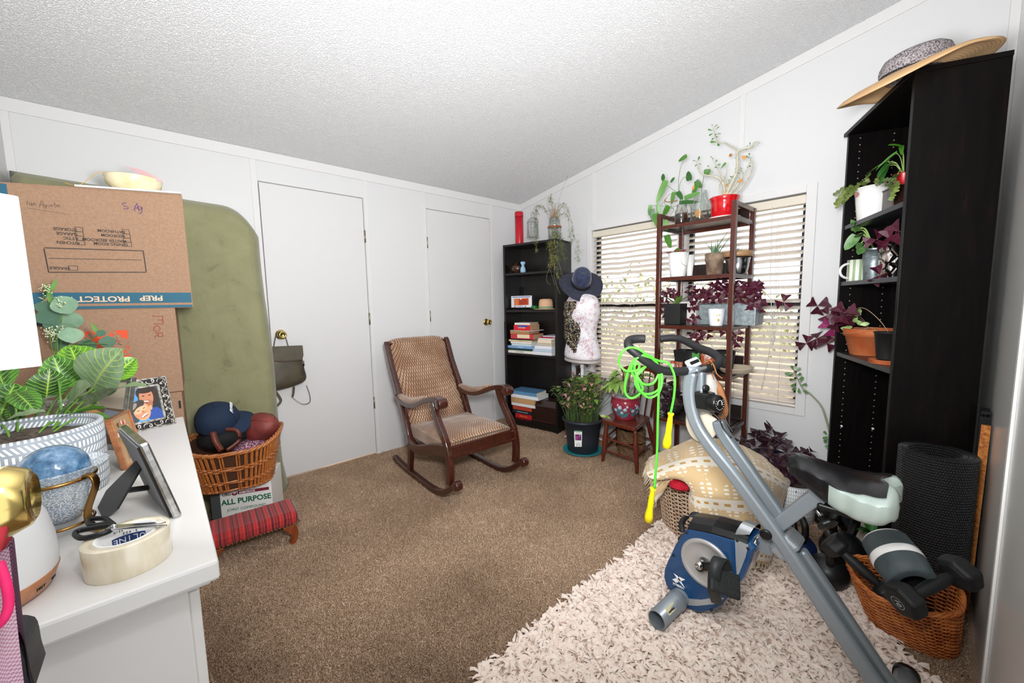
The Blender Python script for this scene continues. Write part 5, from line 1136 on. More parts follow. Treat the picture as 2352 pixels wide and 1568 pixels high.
for L in ([(1270,580),(1275,610),(1272,630),(1280,660),(1287,675)],[(1262,616),(1255,635),(1258,650),(1264,652)],[(1263,618),(1270,640),(1273,655)]): ms_.tube(smooth_path([bplane(x,y,-.03) for x,y in L],5),.001,4)
for k in range(60):
    a=bplane(1272+rr(-8,8),500,.12); b=bplane(1272+rr(-18,18),470+rr(-6,20),.12); md.tube([a,b],.0006,3,caps=False)
mf.build('foliage',fg,fern); mk.build('dark_foliage',fd2,fern); md.build('dry_foliage',fd,fern); ms_.build('stems',mat('fern_stem','#8d8a5c',.7),fern)
# ================================================================== DRESS FORM
DX,DY=-.30,-1.015
o=thing('dress_form','dress form torso in pink and white printed fabric on a white pole','dress form',(DX,DY,0))
pf=NT('toile_fabric'); _v=pf.coord('Object',1); a_=pf.noise(_v,27,2,.5); b_=pf.noise(pf.coord('Object',(1.01,1.02,1.03)),42,2,.5,1.4)
c_=pf.ramp(a_,[(.46,'#e9e6ea'),(.60,'#e0d0d5'),(.66,'#cfb0ba')]); vo=pf.n('TexVoronoi'); vo.feature='DISTANCE_TO_EDGE'; vo.inputs['Scale'].default_value=26; pf.ln(_v,vo.inputs['Vector'])
k_=pf.math('MULTIPLY',pf.math('LESS_THAN',pf.math('ABSOLUTE',pf.math('SUBTRACT',b_,.5)),.022),pf.math('GREATER_THAN',pf.noise(_v,11,1),.5)); pf.col(pf.mix(pf.math('MULTIPLY',k_,.7),c_,'#4a4650')); pf.set(Roughness=.85); toile=pf.m
zt_=1.262; zb_=.715
rows=[(.715,.188,.125),(.74,.19,.128),(.80,.178,.125),(.86,.155,.11),(.92,.140,.098),(.97,.143,.10),(1.03,.158,.118),(1.08,.170,.13),(1.13,.176,.125),(1.18,.180,.105),(1.215,.172,.09),(1.24,.145,.075),(1.262,.09,.06),(1.285,.055,.05),(1.32,.05,.047),(1.335,.045,.043)]
yw=-.35   # turned toward the camera
m=MB(T((DX,DY,0),(0,0,yw))); n=40; vs=[];fs=[]
for z,w,d in rows:
    for i in range(n):
        a=2*PI*i/n; b_=math.exp(-((z-1.08)/.05)**2)*.02*(max(0,-math.cos(a))**2)*(abs(math.sin(a))**.7)*1.6
        vs.append((-( -math.cos(a))*(d+b_)*1.0 if False else math.cos(a)*(d+b_),math.sin(a)*w,z+ (0 if z<1.2 else -.025*abs(math.sin(a))**2*(1 if z<1.27 else 0))))
for j in range(len(rows)-1):
    for i in range(n): fs.append((j*n+i,j*n+(i+1)%n,(j+1)*n+(i+1)%n,(j+1)*n+i))
fs.append(tuple(range((len(rows)-1)*n,len(rows)*n))); fs.append(tuple(range(n))[::-1])
m.add(vs,fs,True); m.build('torso',toile,o,sub=1)
wm=mat('white_metal','#e9e9ea',.35)
MB(T((DX,DY,0),(0,0,yw))).lathe([(0,.700),(.1,.700),(.1,.716),(0,.716)],30,fn=lambda r,z,a:((r/.1)*.125*.190/math.sqrt((.190*math.cos(a))**2+(.125*math.sin(a))**2),z)).build('base_board',mat('grey_board','#b5aea8',.7),o)
MB().tube([(DX,DY,.02),(DX,DY,.705)],.012,14).tube([(DX,DY,.64),(DX,DY,.70)],.0165,14).build('pole',wm,o)
MB().tube([(DX,DY-.016,.675),(DX,DY-.045,.67)],.006,8).ell((DX,DY-.05,.667),(.01,.01,.014),10,6).build('clamp_screw',mat('dark_screw','#55504a',.4,.8),o)
for k in range(3):
    a=R(90+k*120); MB().tube(smooth_path([(DX,DY,.14),(DX+math.cos(a)*.08,DY+math.sin(a)*.08,.07),(DX+math.cos(a)*.19,DY+math.sin(a)*.19,.012)],4),.008,8).build('leg',wm,o)
# navy hat on top
hp=V((DX-.02,DY-.0,1.315)); nh=NT('navy_felt'); nh.set(Roughness=.9,Sheen_Weight=.3); _v=nh.coord('Object',1); nh.col(nh.ramp(nh.noise(_v,30,4),[(.4,'#1b2340'),(.6,'#2c3552')])); br_=mat('charcoal_felt','#2b2d3a',.95,c2='#343746',ns=25)
hz=V((-.45,-.55,.70)).normalized(); Mh=frame(hp+hz*.01,hz,(.75,-.66,0))
o=thing('felt_hat','wide brimmed navy felt hat on the dress form','hat',tuple(hp))
MB(Mh).lathe([(.070,.0),(.10,.002),(.14,-.004),(.17,-.014),(.176,-.012),(.172,-.010),(.14,.0),(.10,.006),(.072,.006)],44,fn=lambda r,z,a:(r,z+(.02*max(0,r-.09)/.08*math.sin(2*a+1.0)))).build('brim',br_,o)
MB(Mh).lathe([(.080,.002),(.081,.03),(.079,.07),(.070,.105),(.050,.128),(.025,.126),(0,.116)],40,fn=lambda r,z,a:(r*(1-.06*math.cos(2*a)),z)).build('crown',nh.m,o)
MB(Mh).lathe([(.0825,.004),(.0835,.040)],40,fn=lambda r,z,a:(r*(1-.06*math.cos(2*a)),z)).build('hat_band',mat('black_ribbon','#17161b',.7),o,solid=.002)
# sequinned scarf
sq_=NT('sequin_black'); _v=sq_.coord('Object',1); vo=sq_.n('TexVoronoi'); vo.inputs['Scale'].default_value=150; sq_.ln(_v,vo.inputs['Vector']); X=sq_.xyz(vo.outputs['Color']); sq_.col(sq_.ramp(X[0],[(0,'#12100f'),(.72,'#1d1916'),(.78,'#8f7c5c'),(.95,'#c9b893')],'CONSTANT')); sq_.set(Roughness=.4); 
o=thing('sequin_scarf','black scarf with gold specks draped over one shoulder of the dress form','scarf',(DX-.1,DY+.1,.8))
P_=[(1297,700),(1320,698),(1350,700),(1345,730),(1335,770),(1328,790),(1314,800),(1308,790),(1296,775),(1294,740)]
m=MB(); nrm=V((Fw.x,Fw.y,0)).normalized()
def scf(u,v):
    y=692+110*v; xl_=1294+ (18*max(0,(v-.75)/.25)); xr_=1352-8*v-24*max(0,(v-.3)/.7)**1.0+ (0 if v>.15 else 6*(1-v/.15)); x=xl_+(xr_-xl_)*u
    q_=fac(x,y,(DX,DY,0)); return q_-nrm*(.118+.018*math.sin(u*11)+.03*noise.noise(V((u*3,v*5,2)))-.12*(u-.5)**2*2)
m.grid(scf,16,26); m.build('scarf_cloth',sq_.m,o,solid=.006)
m=MB()
for k in range(420):
    u,v=rnd.random(),rnd.random(); q_=scf(u,v); m.leaf(q_-nrm*.004,(rr(-.5,.5),rr(-.5,.5),-1),-nrm,.022,.012,n=2)
m.build('frills',sq_.m,o)['kind']='stuff'
# demijohn behind
dp=on(1331,900,0,-.20); gj=mat('brown_glass','#24120e',.12,coat=.7,bs=90,bst=.5)
zn=on(1331,840,0,-.20).z
o=MB(T((dp.x,dp.y,0))).lathe([(0,.002),(.10,.002),(.115,.03),(.118,.2),(.115,zn-.30),(.10,zn-.2),(.075,zn-.13),(.04,zn-.09),(.03,zn-.07),(.029,zn-.02),(.037,zn),(.030,zn-.002),(.025,zn-.02),(0,zn-.03)],36).build('glass_demijohn',gj); tag(o,'tall dark brown glass demijohn behind the dress form pole','bottle')
# ================================================================== POTTED BUSH ON THE FLOOR
pb=V((-.43,-1.12,0)); zr=.285
dkp=mat('slate_plastic_pot','#262b33',.45)
o=MB(T((pb.x,pb.y,0))).lathe([(0,.0135),(.135,.0135),(.150,.018),(.156,.026),(.154,.028),(.147,.022),(0,.0175)],44,fn=lambda r,z,a:(r,z)).build('plant_saucer',mat('teal_plate','#2d8c93',.4)); tag(o,'teal round saucer under the slate coloured pot','saucer')
o=thing('plant_pot','slate grey plastic nursery pot with a price tag on the carpet','pot',(pb.x,pb.y,.02))
MB(T((pb.x,pb.y,.018))).lathe([(0,0),(.112,0),(.118,.006),(.128,.12),(.136,.18),(.141,.184),(.144,.235),(.155,.238),(.160,.248),(.158,.258),(.150,.262),(.144,.255),(.138,.19),(.13,.18),(0,.18)],48).build('pot',dkp,o)
MB(T((pb.x,pb.y,.018))).lathe([(0,.225),(.14,.222)],24).build('soil',soil,o)
tg=[fac(x,y,(pb.x,pb.y,0))-V((Fw.x,Fw.y,0)).normalized()*.149 for x,y in ((1318.5,988),(1337,989),(1336,1025),(1320,1025))]
tg=[onp(x,y,pb+V((-.094,-.104,.0)),(Fw.x,Fw.y,0)) for x,y in ((1318.5,988),(1337,989),(1336,1025.5),(1320,1025.5))]
ux_=(tg[1]-tg[0]).normalized(); 
m=MB(); m.add(tg,[(3,2,1,0)]); m.build('price_tag',mat('white_tag','#f1f1ee',.5),o,solid=.0012)
fn_=-V((Fw.x,Fw.y,0)).normalized()*.0012
tf=lambda u,v,z_:tg[3].lerp(tg[2],u).lerp(tg[0].lerp(tg[1],u),v)+fn_*(1+z_*40)
flat('tag_print',[('#2a6b45',[(.0,.94),(1,.94),(1,1),(0,1)]),('#3a2340',[(.12,.4),(.9,.4),(.9,.76),(.12,.76)]),('#a8458a',oval(.35,.6,.17,.1)),('#7c3a86',oval(.65,.52,.17,.1)),('#c86aa5',oval(.7,.68,.12,.06)),('#c04a80',oval(.3,.47,.12,.05))],o,None,tf)
tm=Matrix(((ux_.x,0,fn_.normalized().x,0),(ux_.y,0,fn_.normalized().y,0),(ux_.z,1,0,0),(0,0,0,1)))
for s_,v_,z_ in (('ANNUAL',.86,.009),('$21.98',.1,.012),('4.25 in',.2,.009)):
    text('lettering',s_,Matrix.Translation(tf(.5,v_,.02))@tm,z_,blkp,o)
cl=[mat('coleus_green','#5b7a34',.6,c2='#78913f',ns=25),mat('coleus_dark','#3c5427',.6),mat('coleus_pink','#c79a94',.6,c2='#a87c74',ns=30),mat('coleus_dry','#8d5a3a',.8),mat('petal_violet','#a45aa8',.6)]
pl=thing('bushy_houseplant','bushy green and pink leaved plant growing in the slate coloured pot','plant',(pb.x,pb.y,.24))
L_=[MB() for _ in cl]; ms_=MB()
for k in range(120):
    a=rr(0,2*PI); q_=math.sqrt(rnd.random()); b0=V((pb.x+math.cos(a)*.12*q_,pb.y+math.sin(a)*.12*q_,.24))
    R_=rr(.08,.235)*q_+.02; h=rr(.14,.40)*(1-.30*q_)+.04
    tp=V((pb.x+math.cos(a)*R_,pb.y+math.sin(a)*R_,.24+h)); md_=b0.lerp(tp,.55)+V((0,0,.04))
    P_=smooth_path([b0,md_,tp],4); ms_.tube(P_,[.0026-.0015*i/len(P_) for i in range(len(P_))],5)
    for i in range(3,len(P_)):
        for s in range(rnd.choice((1,2))):
            d=V((rr(-1,1),rr(-1,1),rr(-.3,.7))); w=rr(.02,.042) if i>len(P_)-3 else rr(.016,.03)
            c_=rnd.choices((0,1,2,3),(7,5,2.2,1.2))[0]; L_[c_].leaf(P_[i],d,(0,0,1),w*1.25,w*.75,'tip',.3,.18,5)
for (x,y,c_,w) in ((1378,872,2,.09),(1350,885,2,.07),(1395,880,0,.08),(1362,865,0,.07),(1410,875,0,.08),(1345,870,0,.06),(1385,890,2,.08),(1335,900,0,.06),(1405,895,0,.07)):
    q_=fac(x,y,(pb.x,pb.y,0)); 
    for s in range(4): L_[c_ if s<2 else 0].leaf(q_+V((rr(-.02,.02),rr(-.02,.02),rr(-.01,.01))),(rr(-1,1),rr(-1,1),rr(-.2,.5)),(-.4,-.5,.8),w,w*.55,'tip',.25,.15,6)
    ms_.tube([q_,q_-V((0,0,.08)),V((pb.x+(q_.x-pb.x)*.4,pb.y+(q_.y-pb.y)*.4,.3))],.002,5)
for k in range(12): q_=V((pb.x+rr(-.15,.1),pb.y+rr(-.15,.15),rr(.4,.52))); L_[4].leaf(q_,(rr(-1,1),rr(-1,1),.4),(0,0,1),.024,.014)
for m_,c_,nm in zip(L_,cl,('green_leaves','dark_leaves','pink_leaves','dry_leaves','petals')): m_.build(nm,c_,pl)
ms_.build('stems',mat('coleus_stem','#4a6030',.6),pl)
# ================================================================== LITTLE WINDSOR CHAIR AND PLANTER
wc=wood('red_brown_chair_wood','#4a1c10','#742f1a',.35,axis=2,ns=5)
o=thing('childs_chair','small red-brown wooden spindle back chair holding the pink flowered planter','chair',(-.335,-1.45,0))
SZc=.325; cr_=[(-.50,-1.335),(-.515,-1.625),(-.19,-1.56),(-.185,-1.285)]
def rounded(P,r=.03):
    out=[]; n=len(P)
    for i in range(n):
        a,b,c=V((*P[i-1],0)),V((*P[i],0)),V((*P[(i+1)%n],0)); p1=b+(a-b).normalized()*r; p2=b+(c-b).normalized()*r
        for t in (0,.33,.66,1): q_=p1.lerp(b,t).lerp(b.lerp(p2,t),t); out.append((q_.x,q_.y))
    return out
MB().prism(rounded(cr_),SZc-.028,SZc).build('seat',wc,o,bevel=.006)
lf=[((-.485,-1.345),(-.46,-1.365)),((-.495,-1.632),(-.475,-1.60)),((-.15,-1.60),(-.21,-1.545)),((-.145,-1.25),(-.215,-1.305))]
for f_,t_ in lf:
    a,b=V((*f_,0.0)),V((*t_,SZc-.02)); N=12
    MB().tube([a.lerp(b,i/N) for i in range(N+1)],[.011,.012,.014,.015,.013,.016,.017,.018,.0175,.016,.015,.014,.013],12).build('leg',wc,o)
def stl(i,j,t,r=.0075):
    A_=V((*lf[i][0],0)).lerp(V((*lf[i][1],SZc)),t); B_=V((*lf[j][0],0)).lerp(V((*lf[j][1],SZc)),t); MB().tube([A_.lerp(B_,k/8) for k in range(9)],[r*.8,r*.9,r,r*1.1,r*1.2,r*1.1,r,r*.9,r*.8],10).build('stretcher',wc,o)
stl(0,1,.55);stl(0,1,.28);stl(1,2,.4);stl(2,3,.45);stl(3,0,.55);stl(3,0,.3)
bt=[on(1446,842,0,-.13),on(1460,832,0,-.125),on(1480,831,0,-.12),on(1503,838,0,-.12)]
z_t=.66
yb0,yb1=-1.30,-1.575
MB().rib(smooth_path([(-.14,yb0+.02,z_t-.03),(-.125,yb0-.05,z_t),(-.12,(yb0+yb1)/2,z_t+.008),(-.125,yb1+.05,z_t),(-.14,yb1-.02,z_t-.03)],5),.035,.014,(0,0,1),sm=True).build('crest_rail',wc,o,bevel=.003)
for k in range(6):
    y=yb0-.01+(yb1-yb0+.02)*k/5; y2=yb0-.0+(yb1-yb0)*k/5
    r_=.009 if k in (0,5) else .0055
    MB().tube([(-.195,y*1.0+(.01 if k==0 else -.0),SZc-.005),(-.16,y2,SZc+.17),(-.128,y2,z_t-.01)],[r_,r_*1.15,r_*.8],10).build('spindle',wc,o)
fp=V((-.345,-1.445,SZc)); zrf=fac(1444,908,fp).z-SZc; print('floral pot h',zrf)
o=thing('planter','pink ceramic planter painted with white flowers on the small wooden chair','planter',tuple(fp))
pkc=mat('pink_glaze','#9c3445',.18,c2='#8e2c3e',ns=10,coat=.6); RR=.105; hF=.165
MB(T(tuple(fp))).lathe([(0,0),(.070,0),(.073,.004),(.084,.03),(.099,.07),(.1045,.105),(.101,.135),(.095,.147),(.101,.155),(.101,.163),(.097,.165),(.091,.160),(.09,.14),(.0,.13)],48).build('planter_body',pkc,o)
def onpot(a,z): 
    pr=[(0,.073),(.03,.084),(.07,.099),(.105,.1045),(.135,.101)]
    for (z0,r0),(z1,r1) in zip(pr,pr[1:]):
        if z0<=z<=z1: r=r0+(r1-r0)*(z-z0)/(z1-z0); break
    else: r=.1
    return fp+V((math.cos(a)*r,math.sin(a)*r,z))
ms2=[mat('painted_white','#d9dde6',.3),mat('painted_teal','#3f7f84',.3),mat('painted_blue','#93a6c4',.3)]; mm_=[MB(),MB(),MB()]
def petal(m_,a,z,L,W,th,off=.001):
    n_=V((math.cos(a),math.sin(a),0)); c_=onpot(a,z)+n_*off; sx=V((-math.sin(a),math.cos(a),0)); dd=sx*math.cos(th)+V((0,0,1))*math.sin(th); ee=sx*-math.sin(th)+V((0,0,1))*math.cos(th)
    P_=[c_,c_+dd*L*.3+ee*W*.5,c_+dd*L*.7+ee*W*.45,c_+dd*L,c_+dd*L*.7-ee*W*.45,c_+dd*L*.3-ee*W*.5]
    # follow the curved body
    Q_=[]
    for p_ in P_:
        r_=math.atan2(p_.y-fp.y,p_.x-fp.x); Q_.append(onpot(r_,min(.134,max(.001,p_.z-fp.z)))+V((math.cos(r_),math.sin(r_),0))*off)
    m_.add(Q_,[(0,5,4,3,2,1)])
for g_ in range(5):
    a0_=R(-170+g_*72)
    for da,z,s in ((-.35,.075,1),(0,.098,1.15),(.35,.085,1),(.12,.06,.9),(-.15,.115,.6),(.5,.105,.7)):
        for k in range(8): petal(mm_[0 if k%3 else 2],a0_+da,z,.014*s,.008*s,k*PI/4,.0012)
    for k in range(18): petal(mm_[1],a0_+rr(-.35,.35),rr(.012,.07),rr(.03,.06),.013,rr(.3,2.8),.0008)
for m_,mt_,nm in zip(mm_,ms2,('painted_flowers','painted_leaves','painted_petals')): m_.build(nm,mt_,o)
MB(T(tuple(fp))).lathe([(0,.14),(.09,.138)],24).build('soil',soil,o)
MB(T(tuple(fp))).lathe([(.05,.14),(.075,.15),(.078,.168),(.075,.168),(.07,.15)],30).build('inner_pot',mat('grey_inner_pot','#8f9498',.5),o)
pl=thing('leafy_plant','light green plant with drooping pointed leaves in the pink planter','plant',(fp.x,fp.y,fp.z+.14))
m=MB();ms_=MB();lgm=mat('light_leaf','#7da046',.55,c2='#92b35c',ns=12)
for (x,y,L) in ((1440,850,.10),(1425,860,.10),(1460,860,.1),(1412,880,.12),(1400,888,.10),(1475,880,.07),(1430,875,.1),(1450,845,.08),(1485,862,.06),(1532,885,.07),(1540,890,.07),(1525,900,.06),(1536,905,.05),(1418,850,.08)):
    q_=fac(x,y,fp+V((0,0,0))); d=V((q_.x-fp.x+rr(-.05,.05),q_.y-fp.y+rr(-.05,.05),-.03))
    ms_.tube(smooth_path([fp+V((rr(-.02,.02),rr(-.02,.02),.14)),fp.lerp(q_,.6)+V((0,0,.09)),q_],5),.002,5)
    for s in range(4): m.leaf(q_,(d.x+rr(-.08,.08),d.y+rr(-.08,.08),rr(-.08,.03)),(0,0,1),L*rr(.7,1.1),L*.42,'tip',.35,.2,7)
m.build('leaves',lgm,pl); ms_.build('stems',stemg,pl)
mv=MB(); P_=smooth_path([fac(1385,930,pb),fac(1372,950,pb),fac(1385,955,fp),fac(1398,958,fp+V((-.08,-.06,0)))],4); mv.tube(P_,.002,5); mv.build('runner_stem',stemg,pl)
m=MB()
for k in range(5): m.leaf(P_[-3],(rr(-1,1),rr(-1,1),rr(-.2,.4)),(-.5,-.5,.7),.045,.02,'tip')
m.build('runner_leaves',mat('cream_leaf','#c3c87e',.6,c2='#8ea84a',ns=30),pl)
# wicker baskets stacked under the chair
wk2=mat('water_hyacinth','#6a4e36',.8,c2='#8b6a4a',ns=40)
for i,z0 in enumerate((.002,.105)):
    o=thing('round_basket',('lower','upper')[i]+' of the two nested brown woven baskets under the small chair','basket',(-.23,-1.42,z0),0,'woven baskets under the small chair')
    m=MB()
    for j in range(8): m.tube([(-.2+(.098+.004*math.sin(a_*13+j*2))*math.cos(a_),-1.41+(.098+.004*math.sin(a_*13+j*2))*math.sin(a_),z0+.008+j*.012+.003*math.sin(a_*9+j)) for a_ in [2*PI*k/60 for k in range(60)]],.0062,6,closed=True)
    m.build('coils',wk2,o)
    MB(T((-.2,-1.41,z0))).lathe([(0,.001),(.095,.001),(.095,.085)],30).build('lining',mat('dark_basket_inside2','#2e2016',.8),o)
# ================================================================== PLANT STAND (ETAGERE)
esp=wood('espresso_wood','#35130b','#55210f',.3,axis=2,ns=4,coat=.4); espd=wood('espresso_dark','#160b08','#23110b',.35,axis=1,ns=4,coat=.3)
XF,XB=-.455,-.15; YL,YR=-1.742,-2.172; EZ=1.715
o=thing('plant_stand','tall dark wooden plant stand with open shelves in front of the window','shelf',(-.3,-1.96,0))
for x in (XF,XB):
    for y in (YL,YR): MB().box((x-.014,y-.013,0),(x+.014,y+.013,EZ)).build('post',esp,o,bevel=.002)
zs=[on(1600,y,0,XF).z for y in (510,640)]
Z1=on(1519,519,0,XF).z; Z2=on(1517,637,0,XF).z; Z3=on(1515,745,0,XF).z; Z4=on(1682,866,0,XF).z; Z5=on(1515,956,0,XF).z; print('shelf z',Z1,Z2,Z3,Z4,Z5)
for i,z in enumerate((Z1,Z2,Z3,Z4,Z5)):
    MB().box((XF+.012,YR+.018,z-.006),(XB-.012,YL-.018,z)).build('shelf_board',espd,o)
    for xx in (XF,XB): MB().box((xx-.01,YR+.012,z-.024),(xx+.01,YL-.012,z-.003)).build('shelf_rail',esp,o,bevel=.001)
    for y in (YL,YR): MB().box((XF+.014,y-.007,z-.024),(XB-.014,y+.007,z-.002)).build('end_rail',espd,o,bevel=.001)
    if i in (0,1,3,4): MB().box((XB-.004,YR+.02,z),(XB+.006,YL-.02,z+.085)).build('back_rail',espd,o)
for y in (YL,YR): MB().box((XF+.014,y-.01,EZ-.025),(XB-.014,y+.01,EZ)).build('top_end_rail',esp,o,bevel=.001)
m=MB()
for y in (YL,YR):
    for z in (.08,): m.box((XF+.018,y-.008,z-.02),(XB-.018,y+.008,z))
m.build('bottom_rail',esp,o)
def st(x,y,d): return on(x,y,0,d)
def base(x,d,z): q_=on(x,784,0,d); q_=onp(x,784,(d,0,0),(1,0,0)); 
def atz(x,y,z): return G(x,y,z)
# glass jars with pothos
pj=V((-.38,on(1565,500,0,-.38).y,Z1)); 
water=mat('murky_water','#3f2415',.15,c2='#2a160c',ns=30); 
zt_=fac(1565,470,pj).z
o=thing('mason_jar','glass jar of brown water and roots on the top shelf, left','jar',tuple(pj))
hj=.125
MB(T(tuple(pj))).lathe([(0,.003),(.036,.003),(.039,.01),(.039,.085),(.03,.1),(.030,.123),(.028,.123),(.028,.1),(.036,.084),(.036,.012),(0,.007)],28).build('jar_body',JAR,o)
MB(T(tuple(pj))).lathe([(0,.008),(.0352,.008),(.0352,.068),(0,.068)],28).build('brown_water',water,o)
pk=V((-.27,on(1607,495,0,-.27).y,Z1)); hk=fac(1607,440,pk).z-Z1
o=thing('mason_jar','larger clear glass jar with a pothos cutting on the top shelf','jar',tuple(pk))
MB(T(tuple(pk),(0,0,0),(1,1,hk/.19))).lathe([(0,.003),(.05,.003),(.056,.012),(.056,.12),(.048,.145),(.038,.155),(.038,.188),(.041,.19),(.036,.19),(.035,.155),(.046,.143),(.053,.118),(.053,.014),(0,.008)],32).build('jar_body',JAR,o)
m=MB()
for k in range(4): m.lathe([(.039,0),(.0405,.002),(.039,.004)],28,M=T((pk.x,pk.y,Z1+(.158+.007*k)*hk/.19)))
m.build('jar_thread',JAR,o)
MB(T(tuple(pk))).lathe([(0,.010),(.051,.010),(.051,.03),(0,.03)],28).build('water',JAR,o)
poth=mat('pothos_leaf','#3a6c22',.4,c2='#5a8f34',ns=6); pothd=mat('pothos_dark','#2c5c24',.4); drt=mat('dry_leaf','#c68c4c',.7)
o=thing('pothos','pothos vine with heart shaped leaves growing from two glass jars on plant stand','plant',tuple(pj+V((0,0,.1))))
m=MB();m2=MB();ms_=MB();m3=MB()
def pt(x,y,d=-.38): return on(x,y,0,d)
toc=lambda p:(CAM-p).normalized()
for (x,y,dx,dy,L,W,mm,d) in ((1530,414,-20,46,.115,.045,m,-.42),(1523,418,0,-18,.05,.022,m2,-.42),(1540,420,8,-12,.05,.016,m2,-.4),(1494,470,-3,22,.055,.03,m,-.42),(1511,465,2,25,.05,.028,m,-.42),(1497,480,3,25,.05,.04,m2,-.42),(1505,490,10,34,.07,.055,m,-.44),(1528,505,3,20,.05,.032,m,-.44),(1536,472,-12,22,.045,.04,m,-.42),
   (1578,357,-18,12,.06,.03,m,-.36),(1583,415,-2,-20,.045,.04,m2,-.33),(1603,418,-12,28,.065,.035,m,-.3),(1598,415,12,14,.06,.04,m2,-.3),(1625,388,-2,14,.05,.045,m,-.28),(1572,455,32,-12,.11,.035,m,-.36),(1556,440,10,15,.05,.035,m2,-.4),(1548,440,-5,25,.06,.03,m,-.4),(1531,540,8,25,.11,.05,m,-.2),(1560,465,40,-2,.09,.03,m2,-.33)):
    p=pt(x,y,d); q_=pt(x+dx,y+dy,d+rr(-.03,.03)); dd=(q_-p); mm.leaf(p,dd,toc(p)+V((0,0,.3)),dd.length*1.15,W*1.05,'oval' if W<.03 else 'heart',.06,.06,10)
for L in ([(1565,470),(1560,445),(1545,435),(1532,425)],[(1565,470),(1558,430),(1562,390),(1570,370)],[(1562,460),(1560,430),(1568,410),(1580,405)],[(1560,450),(1540,445),(1520,470)],[(1560,470),(1545,475),(1520,473),(1500,472)],[(1548,478),(1535,478),(1528,470),(1526,460)],[(1560,440),(1543,450),(1542,475),(1548,482),(1536,500)]): ms_.tube(smooth_path([pt(x,y,-.4) for x,y in L],5),.0014,5)
for L in ([(1610,500),(1610,450),(1614,420),(1618,395)],[(1608,470),(1606,480),(1596,483),(1585,475),(1583,462),(1575,458)],[(1608,430),(1600,420)]): ms_.tube(smooth_path([pt(x,y,-.28) for x,y in L],5),.0016,5)
m3.leaf(pt(1604,480,-.3),(0,.1,-1),toc(pt(1604,480,-.3)),.05,.04,'oval'); m3.leaf(pt(1594,425,-.3),(0,.3,-1),toc(pj),.03,.014)
mr=MB()
for k in range(26): 
    a=rr(0,6.28); mr.tube(smooth_path([pj+V((0,0,.11)),pj+V((math.cos(a)*.015,math.sin(a)*.015,.07)),pj+V((math.cos(a)*.03,math.sin(a)*.03,rr(.01,.05)))],3),.0009,4)
for k in range(18):
    a=rr(0,6.28); mr.tube(smooth_path([pk+V((0,0,.11)),pk+V((math.cos(a)*.02,math.sin(a)*.02,.06)),pk+V((math.cos(a)*.04,math.sin(a)*.04,rr(.01,.04)))],3),.001,4)
m.build('leaves',poth,o); m2.build('dark_leaves',pothd,o); ms_.build('stems',mat('pothos_stem','#5d7d3c',.5),o); m3.build('dry_leaf',drt,o); mr.build('roots',mat('tan_roots','#9b7048',.7),o)
o=MB().tube(smooth_path([pt(1531,455,-.42),pt(1527,460,-.42),pt(1534,464,-.42),pt(1545,462,-.4),pt(1556,461,-.38)],4),.0032,6).build('twig',mat('twig_brown','#8b6a4a',.8)); tag(o,'short crooked dry twig beside the left jar on plant stand','twig')
# adenium
pa_=V((-.30,on(1663,490,0,-.30).y,Z1)); 
o=MB(T(tuple(pa_))).lathe([(0,.001),(.075,.001),(.088,.014),(.086,.018),(.07,.008),(0,.008)],40).build('plant_saucer',mat('white_saucer','#eae6de',.4)); tag(o,'white saucer under the glossy red pot on the plant stand','saucer')
rdc=mat('red_glaze','#c2121c',.12,coat=.8)
ht=fac(1660,450,pa_).z-Z1; print('red pot h',ht)
o=thing('flower_pot','glossy red ceramic pot with flared rim on top of the plant stand','pot',tuple(pa_+V((0,0,.009))))
MB(T(tuple(pa_+V((0,0,.0095))))).lathe([(0,0),(.066,0),(.071,.004),(.071,.085),(.075,.105),(.082,.12),(.081,.124),(.075,.12),(.068,.1),(.066,.09),(0,.088)],44).build('pot',rdc,o); MB(T(tuple(pa_))).lathe([(0,.1),(.067,.099)],20).build('soil',soil,o)
o=thing('desert_rose','leggy grey stemmed desert rose plant in the red pot','plant',tuple(pa_+V((0,0,.1))))
ak=NT('grey_bark'); _v=ak.coord('Object',1); ak.col(ak.ramp(ak.noise(_v,40,4),[(.35,'#a9a48f'),(.65,'#c6c3ae')])); ak.set(Roughness=.8); 
def apt(x,y,d): return on(x,y,0,d)
B_=[([(1668,448),(1678,425),(1690,400),(1694,375),(1693,350),(1700,345),(1715,340),(1728,337),(1730,330),(1735,326),(1745,328)],(.010,.003)),
 ([(1693,352),(1690,342),(1678,336),(1665,328),(1652,327),(1644,315),(1640,300),(1637,285)],(.005,.0015)),
 ([(1664,448),(1662,425),(1652,410),(1640,405),(1620,402),(1608,395),(1602,375),(1598,368)],(.008,.002)),
 ([(1664,440),(1665,420),(1655,400),(1648,385),(1640,372),(1634,360)],(.005,.0015)),([(1665,425),(1663,410),(1668,400),(1670,385)],(.004,.0015)),
 ([(1654,412),(1640,398),(1632,388),(1627,378)],(.003,.0012)),
 ([(1672,448),(1690,430),(1705,405),(1718,385),(1722,365),(1719,360)],(.006,.002)),([(1676,448),(1695,440),(1715,415),(1726,395),(1730,375),(1722,365)],(.006,.002)),
 ([(1660,448),(1652,432),(1655,420),(1662,412)],(.004,.002)),([(1674,448),(1690,420),(1700,400),(1703,385)],(.004,.0015)),([(1668,446),(1672,420),(1684,405)],(.004,.002))]
m=MB()
for i,(L,(ra,rb)) in enumerate(B_):
    P_=smooth_path([apt(x,y,-.30+.05*math.sin(i*2.1)*min(1,k/3)) for k,(x,y) in enumerate(L)],5); m.tube(P_,[ra+(rb-ra)*j/(len(P_)-1) for j in range(len(P_))],8)
m.build('branches',ak.m,o)
m=MB(); alf=mat('adenium_leaf','#42762a',.45,c2='#5a8a38',ns=15)
